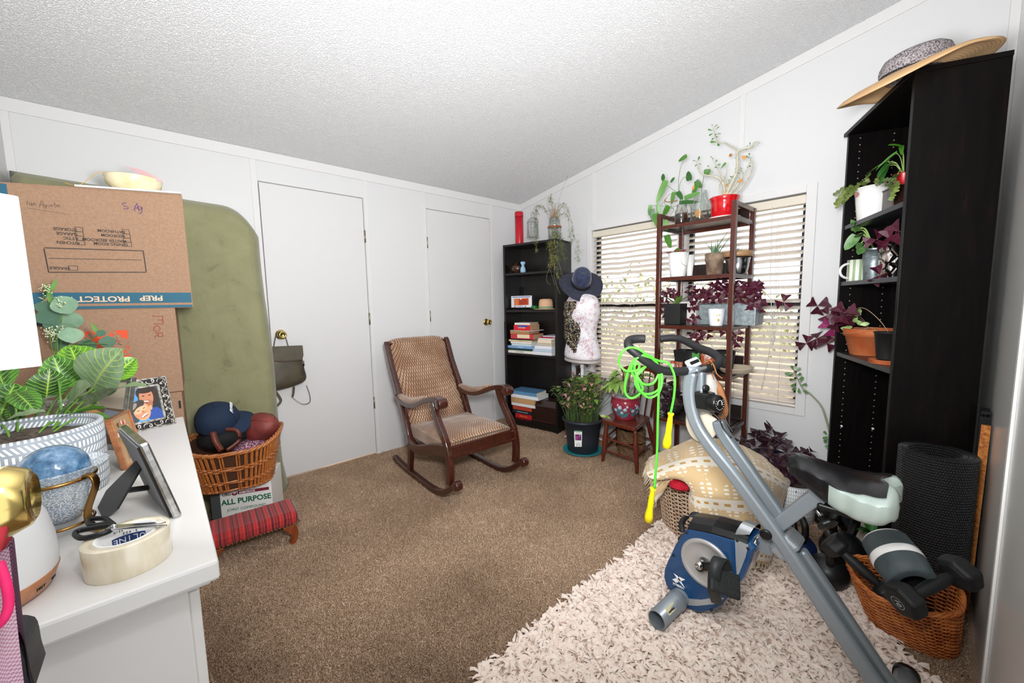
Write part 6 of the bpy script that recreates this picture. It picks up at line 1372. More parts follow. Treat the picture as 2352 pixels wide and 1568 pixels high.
def al(x,y,dx,dy,L,W): p=apt(x,y,-.29); q_=apt(x+dx,y+dy,-.29+rr(-.02,.02)); m.leaf(p,q_-p,toc(p)+V((0,0,.4)),L,W,'spoon',.1,.05,6)
for a_ in ((1637,300,-10,-3,.03,.013),(1638,306,-8,4,.028,.013),(1642,316,-12,6,.03,.014),(1647,327,-14,-2,.04,.02),(1648,328,4,8,.03,.018),(1642,312,3,-6,.02,.012),(1640,292,8,-6,.03,.008),(1643,298,10,-9,.03,.007),(1645,308,10,-2,.03,.007),(1637,288,-6,-3,.02,.006),(1645,312,2,4,.02,.012),
 (1603,370,3,-10,.03,.014),(1601,370,-10,-2,.03,.006),(1604,375,8,3,.025,.006),(1602,376,-4,4,.02,.01),(1638,367,-3,-8,.025,.01),(1642,372,6,-5,.022,.012),(1634,362,-4,-6,.02,.008),(1645,380,6,-2,.025,.012),(1655,388,8,-10,.045,.02),(1650,385,-6,-1,.022,.012),(1628,378,-3,6,.02,.008),(1720,358,2,-8,.025,.01),(1720,362,-5,-3,.02,.01),(1715,338,3,-8,.02,.006),(1722,336,1,-14,.03,.007),(1710,345,8,-4,.02,.008)): al(*a_)
for k in range(60):
    L=rnd.choice([b[0] for b in (B_[9],B_[0],B_[6],B_[10])]); i=rnd.randrange(1,len(L)-1); t_=rnd.random(); x=L[i][0]+(L[i+1][0]-L[i][0])*t_; y=L[i][1]+(L[i+1][1]-L[i][1])*t_
    if y>350: al(x,y,rr(-6,6),rr(-5,2),rr(.01,.022),rr(.003,.008))
m.build('leaves',alf,o); m=MB()
for x,y in ((1704,358),(1677,352),(1706,412),(1675,440),(1672,422)): p=apt(x,y,-.3); m.leaf(p,(rr(-1,1),rr(-1,1),-.5),toc(p),.03,.018)
m.build('dry_leaf',drt,o)
# second shelf pots
def pot(name,lab,cat,cx,wtop,wbot,ytop,d,z,mt_,rim=None,n=36,sq=False,soilz=.85):
    c_=V((d,on(cx,(ytop),0,d).y,z)); h=fac(cx,ytop,c_).z-z
    dep=(c_-CAM).dot(Fw); r1=wtop/2*dep/FPX; r0=wbot/2*dep/FPX
    o=thing(name,lab,cat,tuple(c_)); 
    pr=[(0,0),(r0*.96,0),(r0,.003)]
    if rim: pr+=[(r0+(r1-r0)*.7,h*(1-rim)-.001),(r1,h*(1-rim)),(r1*1.03,h)]
    else: pr+=[(r1,h)]
    rt=pr[-1][0]; pr+=[(rt-.004,h),(rt-.006,h*.8),(0,h*.78)]
    if sq:
        MB(T(tuple(c_))).lathe([(r*1.15,z_) for r,z_ in pr],4,a0=PI/4,a1=2*PI+PI/4,sm=False).build('pot',mt_,o,bevel=.002)
    else: MB(T(tuple(c_))).lathe(pr,n).build('pot',mt_,o)
    if soilz: MB(T(tuple(c_))).lathe([(0,h*soilz),(r1*.9,h*soilz)],20).build('soil',soil,o)
    return o,c_,h,r1
wcer=mat('white_glazed_ceramic','#f2f1ee',.18,coat=.4)
o,c1_,h1,_=pot('flower_pot','round white ceramic pot with a pink spotted plant on the second shelf','pot',1558,44,33,581,-.38,Z2,wcer)
o,c2_,h2,_=pot('flower_pot','slim white pot half hidden behind the round white one, second shelf','pot',1585,18,12,586,-.26,Z2,wcer)
ter=mat('weathered_terracotta','#6d5545',.9,c2='#93806c',ns=18,lo=.4,hi=.6)
o,c3_,h3,_=pot('flower_pot','small weathered terracotta pot with aloe on the second shelf','pot',1642,40,32,582,-.33,Z2,ter,rim=.35)
galv=mat('shiny_metal','#a9adb0',.2,1)
o,c4_,h4,r4=pot('metal_pot','shiny metal pot with wood patterned rim on the second shelf','pot',1695,56,40,578,-.30,Z2,galv)
MB(T(tuple(c4_))).lathe([(r4*1.0,h4*.76),(r4*1.06,h4*.77),(r4*1.1,h4),(r4*1.04,h4)],36).build('wood_rim',wood('rim_wood','#8d6a48','#b08a60',.5,axis=0,ns=10),o)
def small(name,lab,cat,c_,h,spec,mts):
    o=thing(name,lab,cat,tuple(c_+V((0,0,h*.8)))); M_=[MB() for _ in mts]
    for (k,L,W,a,el,sh) in spec:
        p=c_+V((0,0,h*.93)); M_[k].leaf(p+V((rr(-.015,.015),rr(-.015,.015),0)),(math.cos(a)*math.cos(el),math.sin(a)*math.cos(el),math.sin(el)),(0,0,1) if el<1.2 else (-1,0,0),L*1.5,W*1.25,sh,.1,.2,6)
    for mm,(nm,mt_) in zip(M_,mts): 
        if mm.v: mm.build(nm,mt_,o)
    return o
hot=mat('hot_pink_leaf','#d8266e',.5,c2='#8a5a3c',ns=60)
small('polka_dot_plant','small plant with hot pink and green leaves in the round white pot','plant',c1_,h1,[(i%2,rr(.02,.045),.025,rr(0,6.28),rr(.1,1.0),'oval') for i in range(16)],[('pink_leaves',hot),('green_leaves',mat('dull_green_leaf','#5f7d3e',.6))])
small('aloe','small aloe with thin upright spikes in the terracotta pot','plant',c3_,h3,[(0,rr(.04,.075),.009,rr(0,6.28),rr(.8,1.5),'tri') for i in range(14)]+[(0,.13,.009,-2.2,.8,'tri'),(0,.12,.008,-2.0,.9,'tri')],[('leaves',mat('aloe_leaf','#5c7f5c',.5))])
small('spiky_succulent','tiny dark spiky succulent in the shiny metal pot','plant',c4_,h4,[(0,rr(.015,.03),.005,rr(0,6.28),rr(1.0,1.5),'tri') for i in range(14)],[('leaves',mat('dark_succulent','#39412f',.6))])
o=MB().tube(smooth_path([st(1532,577,-.40),st(1534,582,-.42),st(1553,578,-.43),st(1562,590,-.425),st(1567,605,-.415),st(1578,611,-.41)],5),.001,5).build('dry_stem',mat('dry_vine','#5c4a38',.8)); tag(o,'thin dry vine hanging over the round white pot','stem')
# third shelf
bkpt=mat('matte_black_pot','#161616',.6)
o,c5,h5,r5=pot('square_pot','tall square matte black pot with an orchid on the third shelf','pot',1552,45,44,697,-.37,Z3,bkpt,sq=True)
small('orchid','small orchid with strap leaves in the square black pot','plant',c5,h5,[(0,.07,.022,a_,.7,'oval') for a_ in (-2.4,2.4,.5,-.9)]+[(0,.05,.02,1.2,1.1,'oval')],[('leaves',mat('orchid_leaf','#4f7a35',.4,c2='#7d9a45',ns=6))])
wv=NT('ribbed_white'); X=wv.xyz(wv.coord('Object',1)); wv.set(Base_Color=(*lin('#e8e6e0'),1),Roughness=.6); wv.bump(wv.math('SINE',wv.math('MULTIPLY',wv.math('ADD',X[0],X[1]),900)),.5,.003)
o=thing('planter_box','ribbed white planter box behind the square black pot','planter',(-.25,-1.83,Z3))
ya,yb_=on(1552,720,0,-.27).y,on(1603,720,0,-.27).y; zt5=on(1580,692,0,-.27).z
MB().box((-.30,yb_,Z3),(-.2,ya,zt5)).build('box',wv.m,o,bevel=.003); MB().box((-.295,yb_+.005,zt5-.01),(-.205,ya-.005,zt5+.0005)).build('soil',soil,o)
gv=NT('galvanised_steel'); _v=gv.coord('Object',1); gv.col(gv.ramp(gv.noise(_v,55,4,.7),[(.35,'#7d898d'),(.65,'#a3adb0')])); gv.set(Metallic=.7,Roughness=.42)
ya,yb_=on(1608,720,0,-.34).y,on(1738,720,0,-.34).y; zt6=on(1640,698,0,-.34).z
o=thing('planter_trough','long galvanised steel trough planted with purple oxalis on third shelf','planter',(-.3,(ya+yb_)/2,Z3))
MB().box((-.36,yb_,Z3+.002),(-.22,ya,zt6)).build('trough',gv.m,o,bevel=.003); MB().box((-.354,yb_+.006,zt6-.01),(-.226,ya-.006,zt6+.0006)).build('soil',soil,o)
MB().tube([(-.361,yb_,zt6),(-.361,ya,zt6),(-.219,ya,zt6),(-.219,yb_,zt6)],.003,6,closed=True).build('rolled_rim',gv.m,o)
o,c6,h6,r6=pot('plastic_cup','small white plastic pot with yellow printing in front of trough','pot',1646,35,27,709,-.40,Z3,mat('white_plastic_pot','#e9e9ec',.35),soilz=0)
text('lettering','DP',frame(c6+V((-r6*.80,-r6*.52,h6*.62)),(-.82,-.53,0),(.53,-.82,0)),.018,mat('ochre_print','#b89a3a',.5),o)
MB(frame(c6+V((-r6*.76,-r6*.54,h6*.35)),(-.82,-.53,0),(.53,-.82,0))).cb((0,0,0),(.010,.014,.001)).build('printed_square',mat('ochre_print'),o)
# oxalis
OXM=mat('oxalis_purple','#3c0b1e',.5,c2='#501029',ns=20); OXD=mat('oxalis_dark','#2b0f1d',.5); OXS=mat('oxalis_stem','#b08f74',.6); OXP=mat('oxalis_magenta','#8a2a5c',.5)
def oxleaf(m,c_,nrm,s,rot=0,droop=.35):
    nrm=V(nrm).normalized(); x=nrm.orthogonal().normalized(); y=nrm.cross(x)
    for k in range(3):
        a=rot+k*2*PI/3+rr(-.15,.15); d=x*math.cos(a)+y*math.sin(a); e=nrm.cross(d); dr=rr(droop*.5,droop*1.4); f=rr(.08,.35)
        def P_(u,w): return c_+d*s*u*(1-.25*dr)+e*s*w-nrm*s*(dr*u*u)+nrm*s*f*abs(w)
        m.add([P_(0.02,0),P_(.45,-.27),P_(.92,-.56),P_(.97,-.40),P_(.86,0),P_(.97,.40),P_(.92,.56),P_(.45,.27)],[(0,1,2,3,4),(0,4,5,6,7)],False)
def oxalis(name,lab,src,pts,d0,s,mt_=None,stem=None,jit=.05,gm=None):
    o=thing(name,lab,'plant',tuple(src)); m=MB(); ms_=MB(); mg=MB()
    for i,q_ in enumerate(pts):
        x,y=q_[:2]; ss=s*(q_[2] if len(q_)>2 else 1); p=on(x,y,0,d0+rr(-jit,jit)); tc=toc(p)
        oxleaf(m if rnd.random()>.12 or gm is None else mg,p,tc+V((rr(-.5,.5),rr(-.5,.5),rr(-.1,.6))),ss,rr(0,2))
        s0=V(src)+V((rr(-.03,.03),rr(-.06,.06),0)) if stem is None else V(stem)+V((rr(-.02,.02),rr(-.02,.02),0))
        ms_.tube(smooth_path([s0,s0.lerp(p,.55)+V((0,0,.03)),p],5),.0009,4)
    m.build('leaves',mt_ or OXM,o); ms_.build('stems',OXS,o)
    if mg.v: mg.build('pale_leaves',gm,o)
    return o
cl_=[(rnd.gauss(1680,28),rnd.gauss(670,14)) for _ in range(26)]+[(rnd.gauss(1630,18),rnd.gauss(680,10)) for _ in range(12)]+[(rnd.gauss(1725,14),rnd.gauss(685,18)) for _ in range(14)]+[(1595,680),(1600,700),(1598,728),(1650,655),(1712,660),(1735,660),(1720,700),(1597,702),(1590,722)]
cl_=[(x,min(y,705),.9) for x,y in cl_]
tc_=V((-.29,(ya+yb_)/2,zt6))
oxalis('purple_oxalis','large purple shamrock plant overflowing the galvanised trough',tc_,cl_+[(1800,694,1.1)],-.32,.045)
oxalis('purple_oxalis','purple shamrock leaves hanging below the third shelf of the plant stand',V((-.3,-1.98,Z3+.01)),[(1597,760),(1598,772),(1607,765),(1625,765),(1601,778),(1668,764),(1693,770),(1692,785),(1690,778)],-.40,.038)
oxalis('purple_oxalis','purple shamrock leaves left of the square black pot, beside the stand post',V((-.27,-1.80,zt5)),[(1525,680),(1535,672),(1545,670),(1526,695),(1528,705),(1527,718),(1550,675),(1598,730),(1590,735)],-.36,.038)
# fourth shelf
o,c7,h7,_=pot('nursery_pot','square black nursery pot with green and yellow label, fourth shelf','pot',1570,40,30,803,-.30,Z4,bkpt,sq=True)
o,c8,h8,r8=pot('nursery_pot','black nursery pot with plant label beside the square one, fourth shelf','pot',1592,40,30,804,-.34,Z4,bkpt)
lbp=c8+V((-r8*.75,-r8*.62,h8*.62)); 
MB(frame(lbp,(-.72,-.66,.1),(.66,-.72,0))).cb((0,.012,.002),(.045,.05,.001)).build('plant_label',mat('label_green','#4e9a4a',.5),o)
MB(frame(lbp,(-.72,-.66,.1),(.66,-.72,0))).cb((.004,-.018,.003),(.045,.022,.001)).build('yellow_label',mat('label_yellow','#e8d21e',.5),o)
text('lettering','Garden',frame(lbp+V((-.003,-.003,-.0145)),(-.72,-.66,.1),(.66,-.72,0)),.012,blkp,o)
o,c9,h9,_=pot('clay_pot','orange clay pot crusted with white salts on the fourth shelf','pot',1630,40,30,812,-.34,Z4,mat('salted_terracotta','#b5532f',.9,c2='#dccfc6',ns=14,lo=.48,hi=.56))
o,c10,h10,_=pot('nursery_pot','tall round black pot with green label at right of the fourth shelf','pot',1665,44,34,805,-.28,Z4,bkpt)
MB(frame(c10+V((-.045,-.03,h10*.86)),(-.85,-.5,0),(.5,-.85,0))).cb((0,0,.01),(.03,.008,.001)).build('plant_label',mat('label_green'),o)
for i,(cx,col_,lb_) in enumerate(((1545,'#b5482a','small jar with orange lid, leftmost on the fourth shelf'),(1556,'#8f5a44','small brown glass jar beside the orange lidded jar'),(1563,'#a4664a','small clear brown jar closest to the black nursery pots'))):
    q_=V((-.36,on(cx,840,0,-.36).y,Z4)); o=thing('small_jar',lb_,'jar',tuple(q_),0,'small jars on the plant stand')
    MB(T(tuple(q_))).lathe([(0,0),(.012,0),(.0135,.003),(.0135,.03),(0,.03)],18).build('jar_body',mat('jar_'+col_.strip('#'),'#d5c9bd' if i==0 else col_,.2,coat=.5),o); MB(T(tuple(q_))).lathe([(.0145,.028),(.0145,.042),(0,.043)],18).build('jar_lid',mat('lid_'+col_.strip('#'),col_,.4),o)
q_=V((-.30,on(1690,860,0,-.30).y,Z4)); o=MB(T((q_.x,q_.y,Z4+.004))).lathe([(0,0),(.075,0),(.085,.006),(.10,.03),(.103,.034),(.095,.032),(.08,.010),(0,.006)],36,fn=lambda r,z,a:(r*(1+.1*math.cos(2*a)),z)).build('serving_dish',mat('cream_dish','#cfc0a8',.4)); tag(o,'shallow cream dish on the right of the fourth shelf','dish')
o=oxalis('purple_oxalis','dark shamrock plant on the lowest shelf of the plant stand, left',V((-.3,-1.80,Z5+.03)),[(1530,880),(1536,900),(1541,895),(1520,905),(1534,940),(1525,948),(1545,905),(1552,910),(1530,915)],-.36,.05,OXD)
o,_,_,_=pot('nursery_pot','low dark pot on the lowest shelf of the plant stand','pot',1545,44,34,925,-.30,Z5,bkpt)
# ================================================================== EXERCISE BIKE
gry=mat('grey_powder_coat','#8a9298',.32,.35,spec=.6); gryd=mat('grey_powder_coat_dark','#7c8489',.35,.3); foam=mat('black_foam_grip','#1b1b1d',.55); blup=mat('blue_plastic','#12426f',.28,coat=.4); sil=mat('silver_plastic','#b6babd',.3,.5); gbk=mat('glossy_black','#0a0a0c',.08,coat=.8)
BXX=-1.40
bike=thing('exercise_bike','folded grey and blue upright exercise bike with black handlebars on the shag rug','exercise bike',(BXX,-2.6,.03))
def bp_(x,y,X=BXX): return on(x,y,0,X)
mp=[(1589,853),(1583,890),(1586,930),(1600,975),(1630,1022),(1690,1098),(1790,1236),(1905,1412),(2012,1572),(2060,1640)]
A_=smooth_path([bp_(x,y,-1.42) for x,y in mp],4)
def hull(m,P_,w,t,X): m.rib(P_,w,t,X)
MB().rib(A_,.034,.042,(1,0,0),sm=False).build('main_frame_tube',gry,bike,bevel=.010)
Bp=smooth_path([bp_(x,y,-1.378) for x,y in ((1650,965),(1664,1000),(1720,1080),(1800,1196))],4)
MB().rib(Bp,.038,.04,(1,0,0)).build('rear_frame_tube',gryd,bike,bevel=.010)
Bq=smooth_path([bp_(x,y,-1.378) for x,y in ((1835,1262),(1905,1365),(2040,1568),(2090,1640))],4)
MB().rib(Bq,.036,.04,(1,0,0)).build('lower_frame_tube',gryd,bike,bevel=.010)
MB().rib([bp_(1606,852,-1.372),bp_(1606,907,-1.372)],.036,.040,(1,0,0)).build('stem_tube',gry,bike,bevel=.008)
MB().rib([bp_(1578,856,-1.40),bp_(1614,846,-1.40)],.085,.012,(1,0,0)).build('stem_bracket',gry,bike,bevel=.004)
MB(frame(bp_(1607,889,-1.385)+V((-.002,-.022,0)),(-.6,-.8,.1))).lathe([(0,0),(.013,0),(.013,.004),(.006,.006),(0,.006)],20).build('hole_plug',bp,bike)
# handlebar
hb=[(1597,848,-1.40),(1560,853,-1.46),(1520,850,-1.52),(1488,832,-1.57),(1462,812,-1.60),(1444,795,-1.61),(1446,782,-1.59),(1462,778,-1.565),(1480,778,-1.545)]
hb2=[(1597,848,-1.40),(1625,846,-1.34),(1646,838,-1.29),(1652,825,-1.26),(1635,810,-1.23),(1600,796,-1.20),(1570,781,-1.18),(1545,776,-1.18),(1517,778,-1.19)]
for L in (hb,hb2):
    P_=smooth_path([on(x,y,0,X) for x,y,X in L],6); MB().tube(P_[3:],.0155,18).build('handlebar_grip',foam,bike)
MB().tube([on(1580,850,0,-1.44),on(1612,848,0,-1.36)],.0145,14).build('handlebar_clamp',gry,bike)
dc=on(1592,836,0,-1.40); 
mon=MB(frame(dc+V((0,0,.004)),(-.3,-.75,.6),(1,0,0))); mon.cb((0,0,0),(.062,.035,.014)); mon.build('display_holder',mat('light_grey_plastic','#b9bfc2',.35),bike,bevel=.005)
MB(frame(dc+V((0,0,.004)),(-.3,-.75,.6),(1,0,0))).cb((0,0,.0085),(.045,.012,.002)).build('display_slot',bp,bike)
# tension knob
tk=on(1612,921,0,-1.42)
MB().cb(tuple(tk+V((.02,.0,.0))),(.05,.06,.06)).build('knob_housing',bp,bike,bevel=.006)
Mk=frame(tk+V((.0,-.03,0)),(-.25,-.95,.1),(1,-.3,0))
MB(Mk).lathe([(0,.035),(.026,.035),(.0295,.031),(.0305,0),(0,0)],32,fn=lambda r,z,a:(r*(1+.03*math.cos(12*a) if r>.02 else 1),z)).build('tension_knob',mat('satin_black','#101010',.3),bike)
m=MB(Mk)
for k in range(12): a=R(-210+k*22); m.cb((.021*math.cos(a),.021*math.sin(a),.0355),(.002,.002,.0006))
m.tube([(.012*math.cos(R(a)),.012*math.sin(R(a)),.0355) for a in range(-30,200,15)],.0009,4); m.build('dial_print',wp,bike)
MB().tube(smooth_path([tk+V((.02,-.01,-.03)),bp_(1650,960,-1.40),bp_(1662,985,-1.4),bp_(1680,1005,-1.40)],5),.003,6).tube(smooth_path([tk+V((.03,-.0,-.03)),bp_(1658,950,-1.38),bp_(1672,975,-1.385),bp_(1684,992,-1.39)],5),.0025,6).build('brake_cable',bp,bike)
# flywheel shell
XS=-1.455; TH=.135
sp_=lambda x,y,X=XS: on(x,y,0,X)
out=[(1581,1211),(1634,1222),(1687,1237),(1721,1250),(1733,1262),(1722,1296),(1707.6,1330.5),(1692,1353),(1677.8,1372),(1657,1395),(1634,1406),(1602,1409.7),(1574.5,1399),(1556,1384),(1542,1367),(1527,1345),(1521.7,1326),(1523,1308),(1531,1289),(1547,1255),(1565,1227)]
O=[sp_(x,y) for x,y in out]; cen=sum(O,V())/len(O)
m=MB(); n=len(O); rings=[[cen+(p-cen)*s+V((dx,0,0)) for p in O] for s,dx in ((.955,-.0),(1,.016),(1,TH-.016),(.955,TH))]
vs=[v for r_ in rings for v in r_]; fs=[(k*n+i,k*n+(i+1)%n,(k+1)*n+(i+1)%n,(k+1)*n+i) for k in range(3) for i in range(n)]+[tuple(range(3*n,4*n)),tuple(range(n))[::-1]]
m.add(vs,fs); m.build('flywheel_cover',blup,bike,bevel=.003)
fx=XS-.0015
def face(L,dx=0): return [tuple(on(x,y,0,fx-dx)) for x,y in L]
def plate(nm,L,mt_,th=.003,dx=0,bev=0):
    m=MB(); Q_=[V(p) for p in face(L,dx)]; k=len(Q_); m.add(Q_+[q_+V((th,0,0)) for q_ in Q_],[tuple(range(k)),tuple(range(2*k-1,k-1,-1))]+[(i,(i+1)%k,k+(i+1)%k,k+i) for i in range(k)]); return m.build(nm,mt_,bike,bevel=bev)
# glossy top cover
m=MB(); P4=[(1581,1211),(1634,1221),(1687,1237)]; a=[on(x,y,0,XS+.004)+V((0,0,.0)) for x,y in P4]
vs=[]; 
for p in a:
    for dx,dz in ((0,-.012),(-.004,.0),(.012,.016),(.05,.024),(.09,.022),(.125,.008),(.13,-.01)): vs.append(p+V((dx,0,dz)))
m.add(vs,[(i*7+j,i*7+j+1,(i+1)*7+j+1,(i+1)*7+j) for i in range(2) for j in range(6)]+[(0,1,2,3,4,5,6),tuple(range(20,13,-1))],False); m.build('top_cover',mat('smoked_black','#0c0c0e',.2),bike)
# silver band over the top at the rear
m=MB(); a=[on(x,y,0,XS-.002) for x,y in ((1687,1236),(1716,1248))]; vs=[]
for p in a:
    for dx,dz in ((0,-.002),(.004,.012),(.02,.022),(.06,.028),(.11,.022),(.14,.008),(.142,-.01)): vs.append(p+V((dx,0,dz)))
m.add(vs,[(j,j+1,7+j+1,7+j) for j in range(6)]+[(0,7,8,9,10,11,12,13,6,5,4,3,2,1)],True); m.build('silver_band',sil,bike)
plate('silver_stripe',[(1688,1238),(1719,1251),(1712,1280),(1697,1318),(1692,1320),(1690,1290)],sil)
plate('silver_stripe',[(1541,1365),(1575,1374),(1610,1377),(1652,1370),(1664,1374),(1640,1387),(1600,1391),(1565,1388),(1552,1380)],sil)
c0=on(1620,1294,0,fx); rad=(on(1675,1300,0,fx)-c0); rz=abs(on(1620,1237,0,fx).z-on(1620,1353,0,fx).z)/2; ry=abs(on(1566,1290,0,fx).y-on(1675,1300,0,fx).y)/2; print('disc',ry,rz)
Md=frame(c0,(-1,0,0),(0,1,0)); rr_=(ry+rz)/2
MB(Md).lathe([(0,.004),(rr_*.28,.004),(rr_*.3,.007),(rr_*.34,.004),(rr_*.84,.004),(rr_*.86,.007),(rr_*.97,.005),(rr_,.0),(rr_,-.002)],56).build('flywheel_disc',mat('silver_disc','#b4b2b0',.35,.4),bike)
# screws
m=MB()
for x,y in ((1577,1223),(1547,1275),(1693,1241),(1718,1259),(1634,1400),(1556,1367)):
    m.lathe([(0,.003),(.004,.003),(.005,0)],10,M=frame(on(x,y,0,fx),(-1,0,0)))
m.build('cover_screws',bp,bike)
cr=on(1612,1292,0,XS-.02); MB().tube([cr+V((.02,0,0)),cr+V((-.03,0,0))],.012,14).build('crank_axle',chrome,bike)
pe=on(1664,1338,0,-1.55); c1=on(1609,1300,0,-1.487)
MB().rib([on(1609,1300,0,-1.487),on(1640,1300,0,-1.495),on(1650,1304,0,-1.50)],[.03,.026,.024],.014,(0,.0,1)).tube([c1+V((.01,0,0)),c1-V((.012,0,0))],.0165,18).build('crank_arm',mat('satin_black'),bike,bevel=.004)
Mp=frame(pe,(-.45,-.55,.7),(.55,-.75,-.25))
ped=MB(Mp).cb((0,0,0),(.095,.075,.018)).build('pedal',mat('pedal_rubber','#17191a',.6,bs=160,bst=.5),bike,bevel=.008)
m=MB(Mp)
for i in range(5):
    for j in range(4): m.cb((-.034+i*.017,-.025+j*.017,.0095),(.012,.003,.002),M=None); m.cb((-.034+i*.017+.005,-.025+j*.017,.0095),(.003,.011,.002))
m.build('tread_blocks',mat('rubber_tread','#202324',.6),ped)
st_=smooth_path([on(x,y,0,X) for x,y,X in ((1648,1385,-1.53),(1640,1360,-1.56),(1640,1325,-1.575),(1645,1295,-1.56),(1655,1282,-1.53),(1664,1290,-1.51),(1668,1310,-1.50))],6)
MB().rib(st_,.036,.004,(.35,-.9,.0),sm=True).build('pedal_strap',mat('dark_rubber_strap','#25282a',.5),ped)
st2=smooth_path([on(x,y,0,X) for x,y,X in ((1568,1222,-1.34),(1566,1200,-1.33),(1580,1185,-1.32),(1600,1182,-1.31),(1618,1190,-1.30),(1628,1200,-1.29))],6)
MB().rib(st2,.022,.004,(.5,-.7,.5),sm=True).build('far_pedal_strap',mat('dark_rubber_strap'),bike)
MB().cb(tuple(on(1590,1240,0,-1.27)),(.08,.09,.018)).build('far_pedal',mat('pedal_rubber'),bike,bevel=.006)
# bracket and pull pin, pivot, sleeve
MB().add([on(x,y,0,-1.40) for x,y in ((1722,1238),(1760,1215),(1788,1262),(1768,1275),(1735,1262))]+[on(x,y,0,-1.385) for x,y in ((1722,1238),(1760,1215),(1788,1262),(1768,1275),(1735,1262))],[(0,1,2,3,4),(9,8,7,6,5)]+[(i,(i+1)%5,5+(i+1)%5,5+i) for i in range(5)]).build('bracket',gry,bike)
pp=on(1735,1244,0,-1.42); MB().tube([pp+V((.03,0,.01)),pp+V((-.01,0,-.002))],.005,8).tube([pp+V((-.01,.012*math.cos(t*PI/10),-.015+.014*math.sin(t*PI/10))) for t in range(20)],.0016,6,closed=True).build('pull_pin',chrome,bike)
pv=on(1759,1227,0,-1.44); MB(frame(pv,(-1,-.1,0))).lathe([(0,0),(.017,0),(.0175,.004),(.013,.008),(.006,.006),(0,.007)],26).build('pivot_cap',mat('satin_black'),bike)
MB().tube([pv,pv+V((.09,0,0))],.008,10).build('pivot_bolt',chrome,bike)
MB().rib([on(1775,1213,0,-1.38),on(1888,1128,0,-1.38)],.045,.042,(1,0,0)).build('seat_tube',gry,bike,bevel=.005)
MB().rib([on(1876,1137,0,-1.38),on(1897,1120,0,-1.38)],.052,.05,(1,0,0)).build('seat_tube_collar',gryd,bike,bevel=.004)
kb=on(1868,1160,0,-1.38); kd=(on(1890,1190,0,-1.40)-kb).normalized(); MB().tube([kb,kb+kd*.04],.007,10).build('knob_shaft',chrome,bike)
MB(frame(kb+kd*.038,kd)).lathe([(0,0),(.013,0),(.013,.012),(.024,.016),(.025,.028),(0,.03)],24,fn=lambda r,z,a:(r*(1+.08*math.cos(6*a) if r>.02 else 1),z)).build('adjustment_knob',bp,bike)
MB().rib([on(1786,1262,0,-1.385),on(1829,1232,0,-1.385)],.088,.055,(1,0,0)).build('sleeve',mat('bright_grey_metal','#a6adb2',.25,.6),bike,bevel=.012)
# stabiliser feet
f0=G(1508,1424,.063); MB().lathe([(.030,0),(.033,0),(.033,.40),(.030,.40),(.030,0)],32,M=frame(f0,(1,-.05,0))).build('front_stabiliser',gry,bike)
MB().lathe([(.034,.115),(.036,.118),(.036,.15),(.034,.153)],32,M=frame(f0,(1,-.05,0))).build('tube_joint',gry,bike)
MB(frame(f0+V((.06,-.024,.0245)),(-.0,-.70,.72),(-1,.05,0))).cb((0,0,0),(.055,.022,.0008)).build('warning_label',mat('cream_sticker','#e0d7a6',.5),bike)
text('lettering','⚠ WARNING' if False else 'WARNING',frame(f0+V((.055,-.0248,.0253)),(0,-.7,.72),(-1,.05,0))@Matrix.Translation((0,0.003,.0005)),.008,blkp,bike,bold=.0003)
MB(frame(f0+V((.16,-.0315,.006)),(0,-1,.2))).lathe([(0,.006),(.008,.005),(.011,0)],16).build('bolt_cap',chrome,bike)
rc=G(2072,1568,.045); MB().tube([(BXX-.0,-2.965,.045),(rc.x+.03,-2.965,.045)],.028,18).build('rear_stabiliser',gry,bike)
MB().tube([(rc.x+.03,-2.965,.045),(rc.x+.05,-2.965,.045)],.031,18).build('end_cap',bp,bike)
# logo
lm_=[(1547,1316),(1556,1322),(1564,1334),(1574,1351),(1566,1343),(1556,1330)]
plate('logo',lm_,mat('white_print'),.0005,.0008); plate('logo',[(1560,1324),(1574,1331),(1562,1335),(1557,1329)],mat('white_print'),.0005,.0008); plate('logo',[(1544,1330),(1553,1327),(1559,1336),(1553,1338)],mat('white_print'),.0005,.0008)
tl=on(1558,1345,0,fx-.001); tR=(on(1574,1352,0,fx-.001)-on(1544,1337,0,fx-.001)).normalized()
text('lettering','XTERRA',frame(tl,(-1,0,0),tR),.0115,mat('white_print'),bike,bold=.0004)
# saddle
S0=on(1821,1056,0,-1.38); S1=on(2052,1118,0,-1.38); sl=(S1-S0).length; sdir=V((0,-1,0)); print('saddle',S0,S1,sl)
SY0,SY1,SZ0=S0.y+.01,S1.y-.022,(S0.z+S1.z)/2
pearl=NT('pearl_vinyl'); _v=pearl.coord('Object',(1,1,1)); X=pearl.xyz(_v); pearl.set(Base_Color=(*lin('#b3c2bb'),1),Roughness=.28,Metallic=.2,Coat_Weight=.4); pearl.bump(pearl.math('MULTIPLY',pearl.math('SINE',pearl.math('MULTIPLY',X[1],1500)),pearl.math('SINE',pearl.math('MULTIPLY',X[2],1500))),.2,.001)
vin=mat('black_vinyl','#0d0e11',.32,bs=70,bst=.12,coat=.15)
def itab(tab,v):
    for (a,wa),(b,wb) in zip(tab,tab[1:]):
        if a<=v<=b: t=(v-a)/(b-a); t=t*t*(3-2*t); return wa+(wb-wa)*t
    return tab[-1][1]
WT=[(0,.016),(.04,.034),(.15,.048),(.35,.064),(.55,.092),(.72,.116),(.84,.127),(.91,.122),(.96,.104),(.99,.075),(1,.035)]
HT=[(0,.02),(.05,.05),(.2,.08),(.4,.1),(.75,.1),(.88,.096),(.95,.076),(.99,.05),(1,.02)]
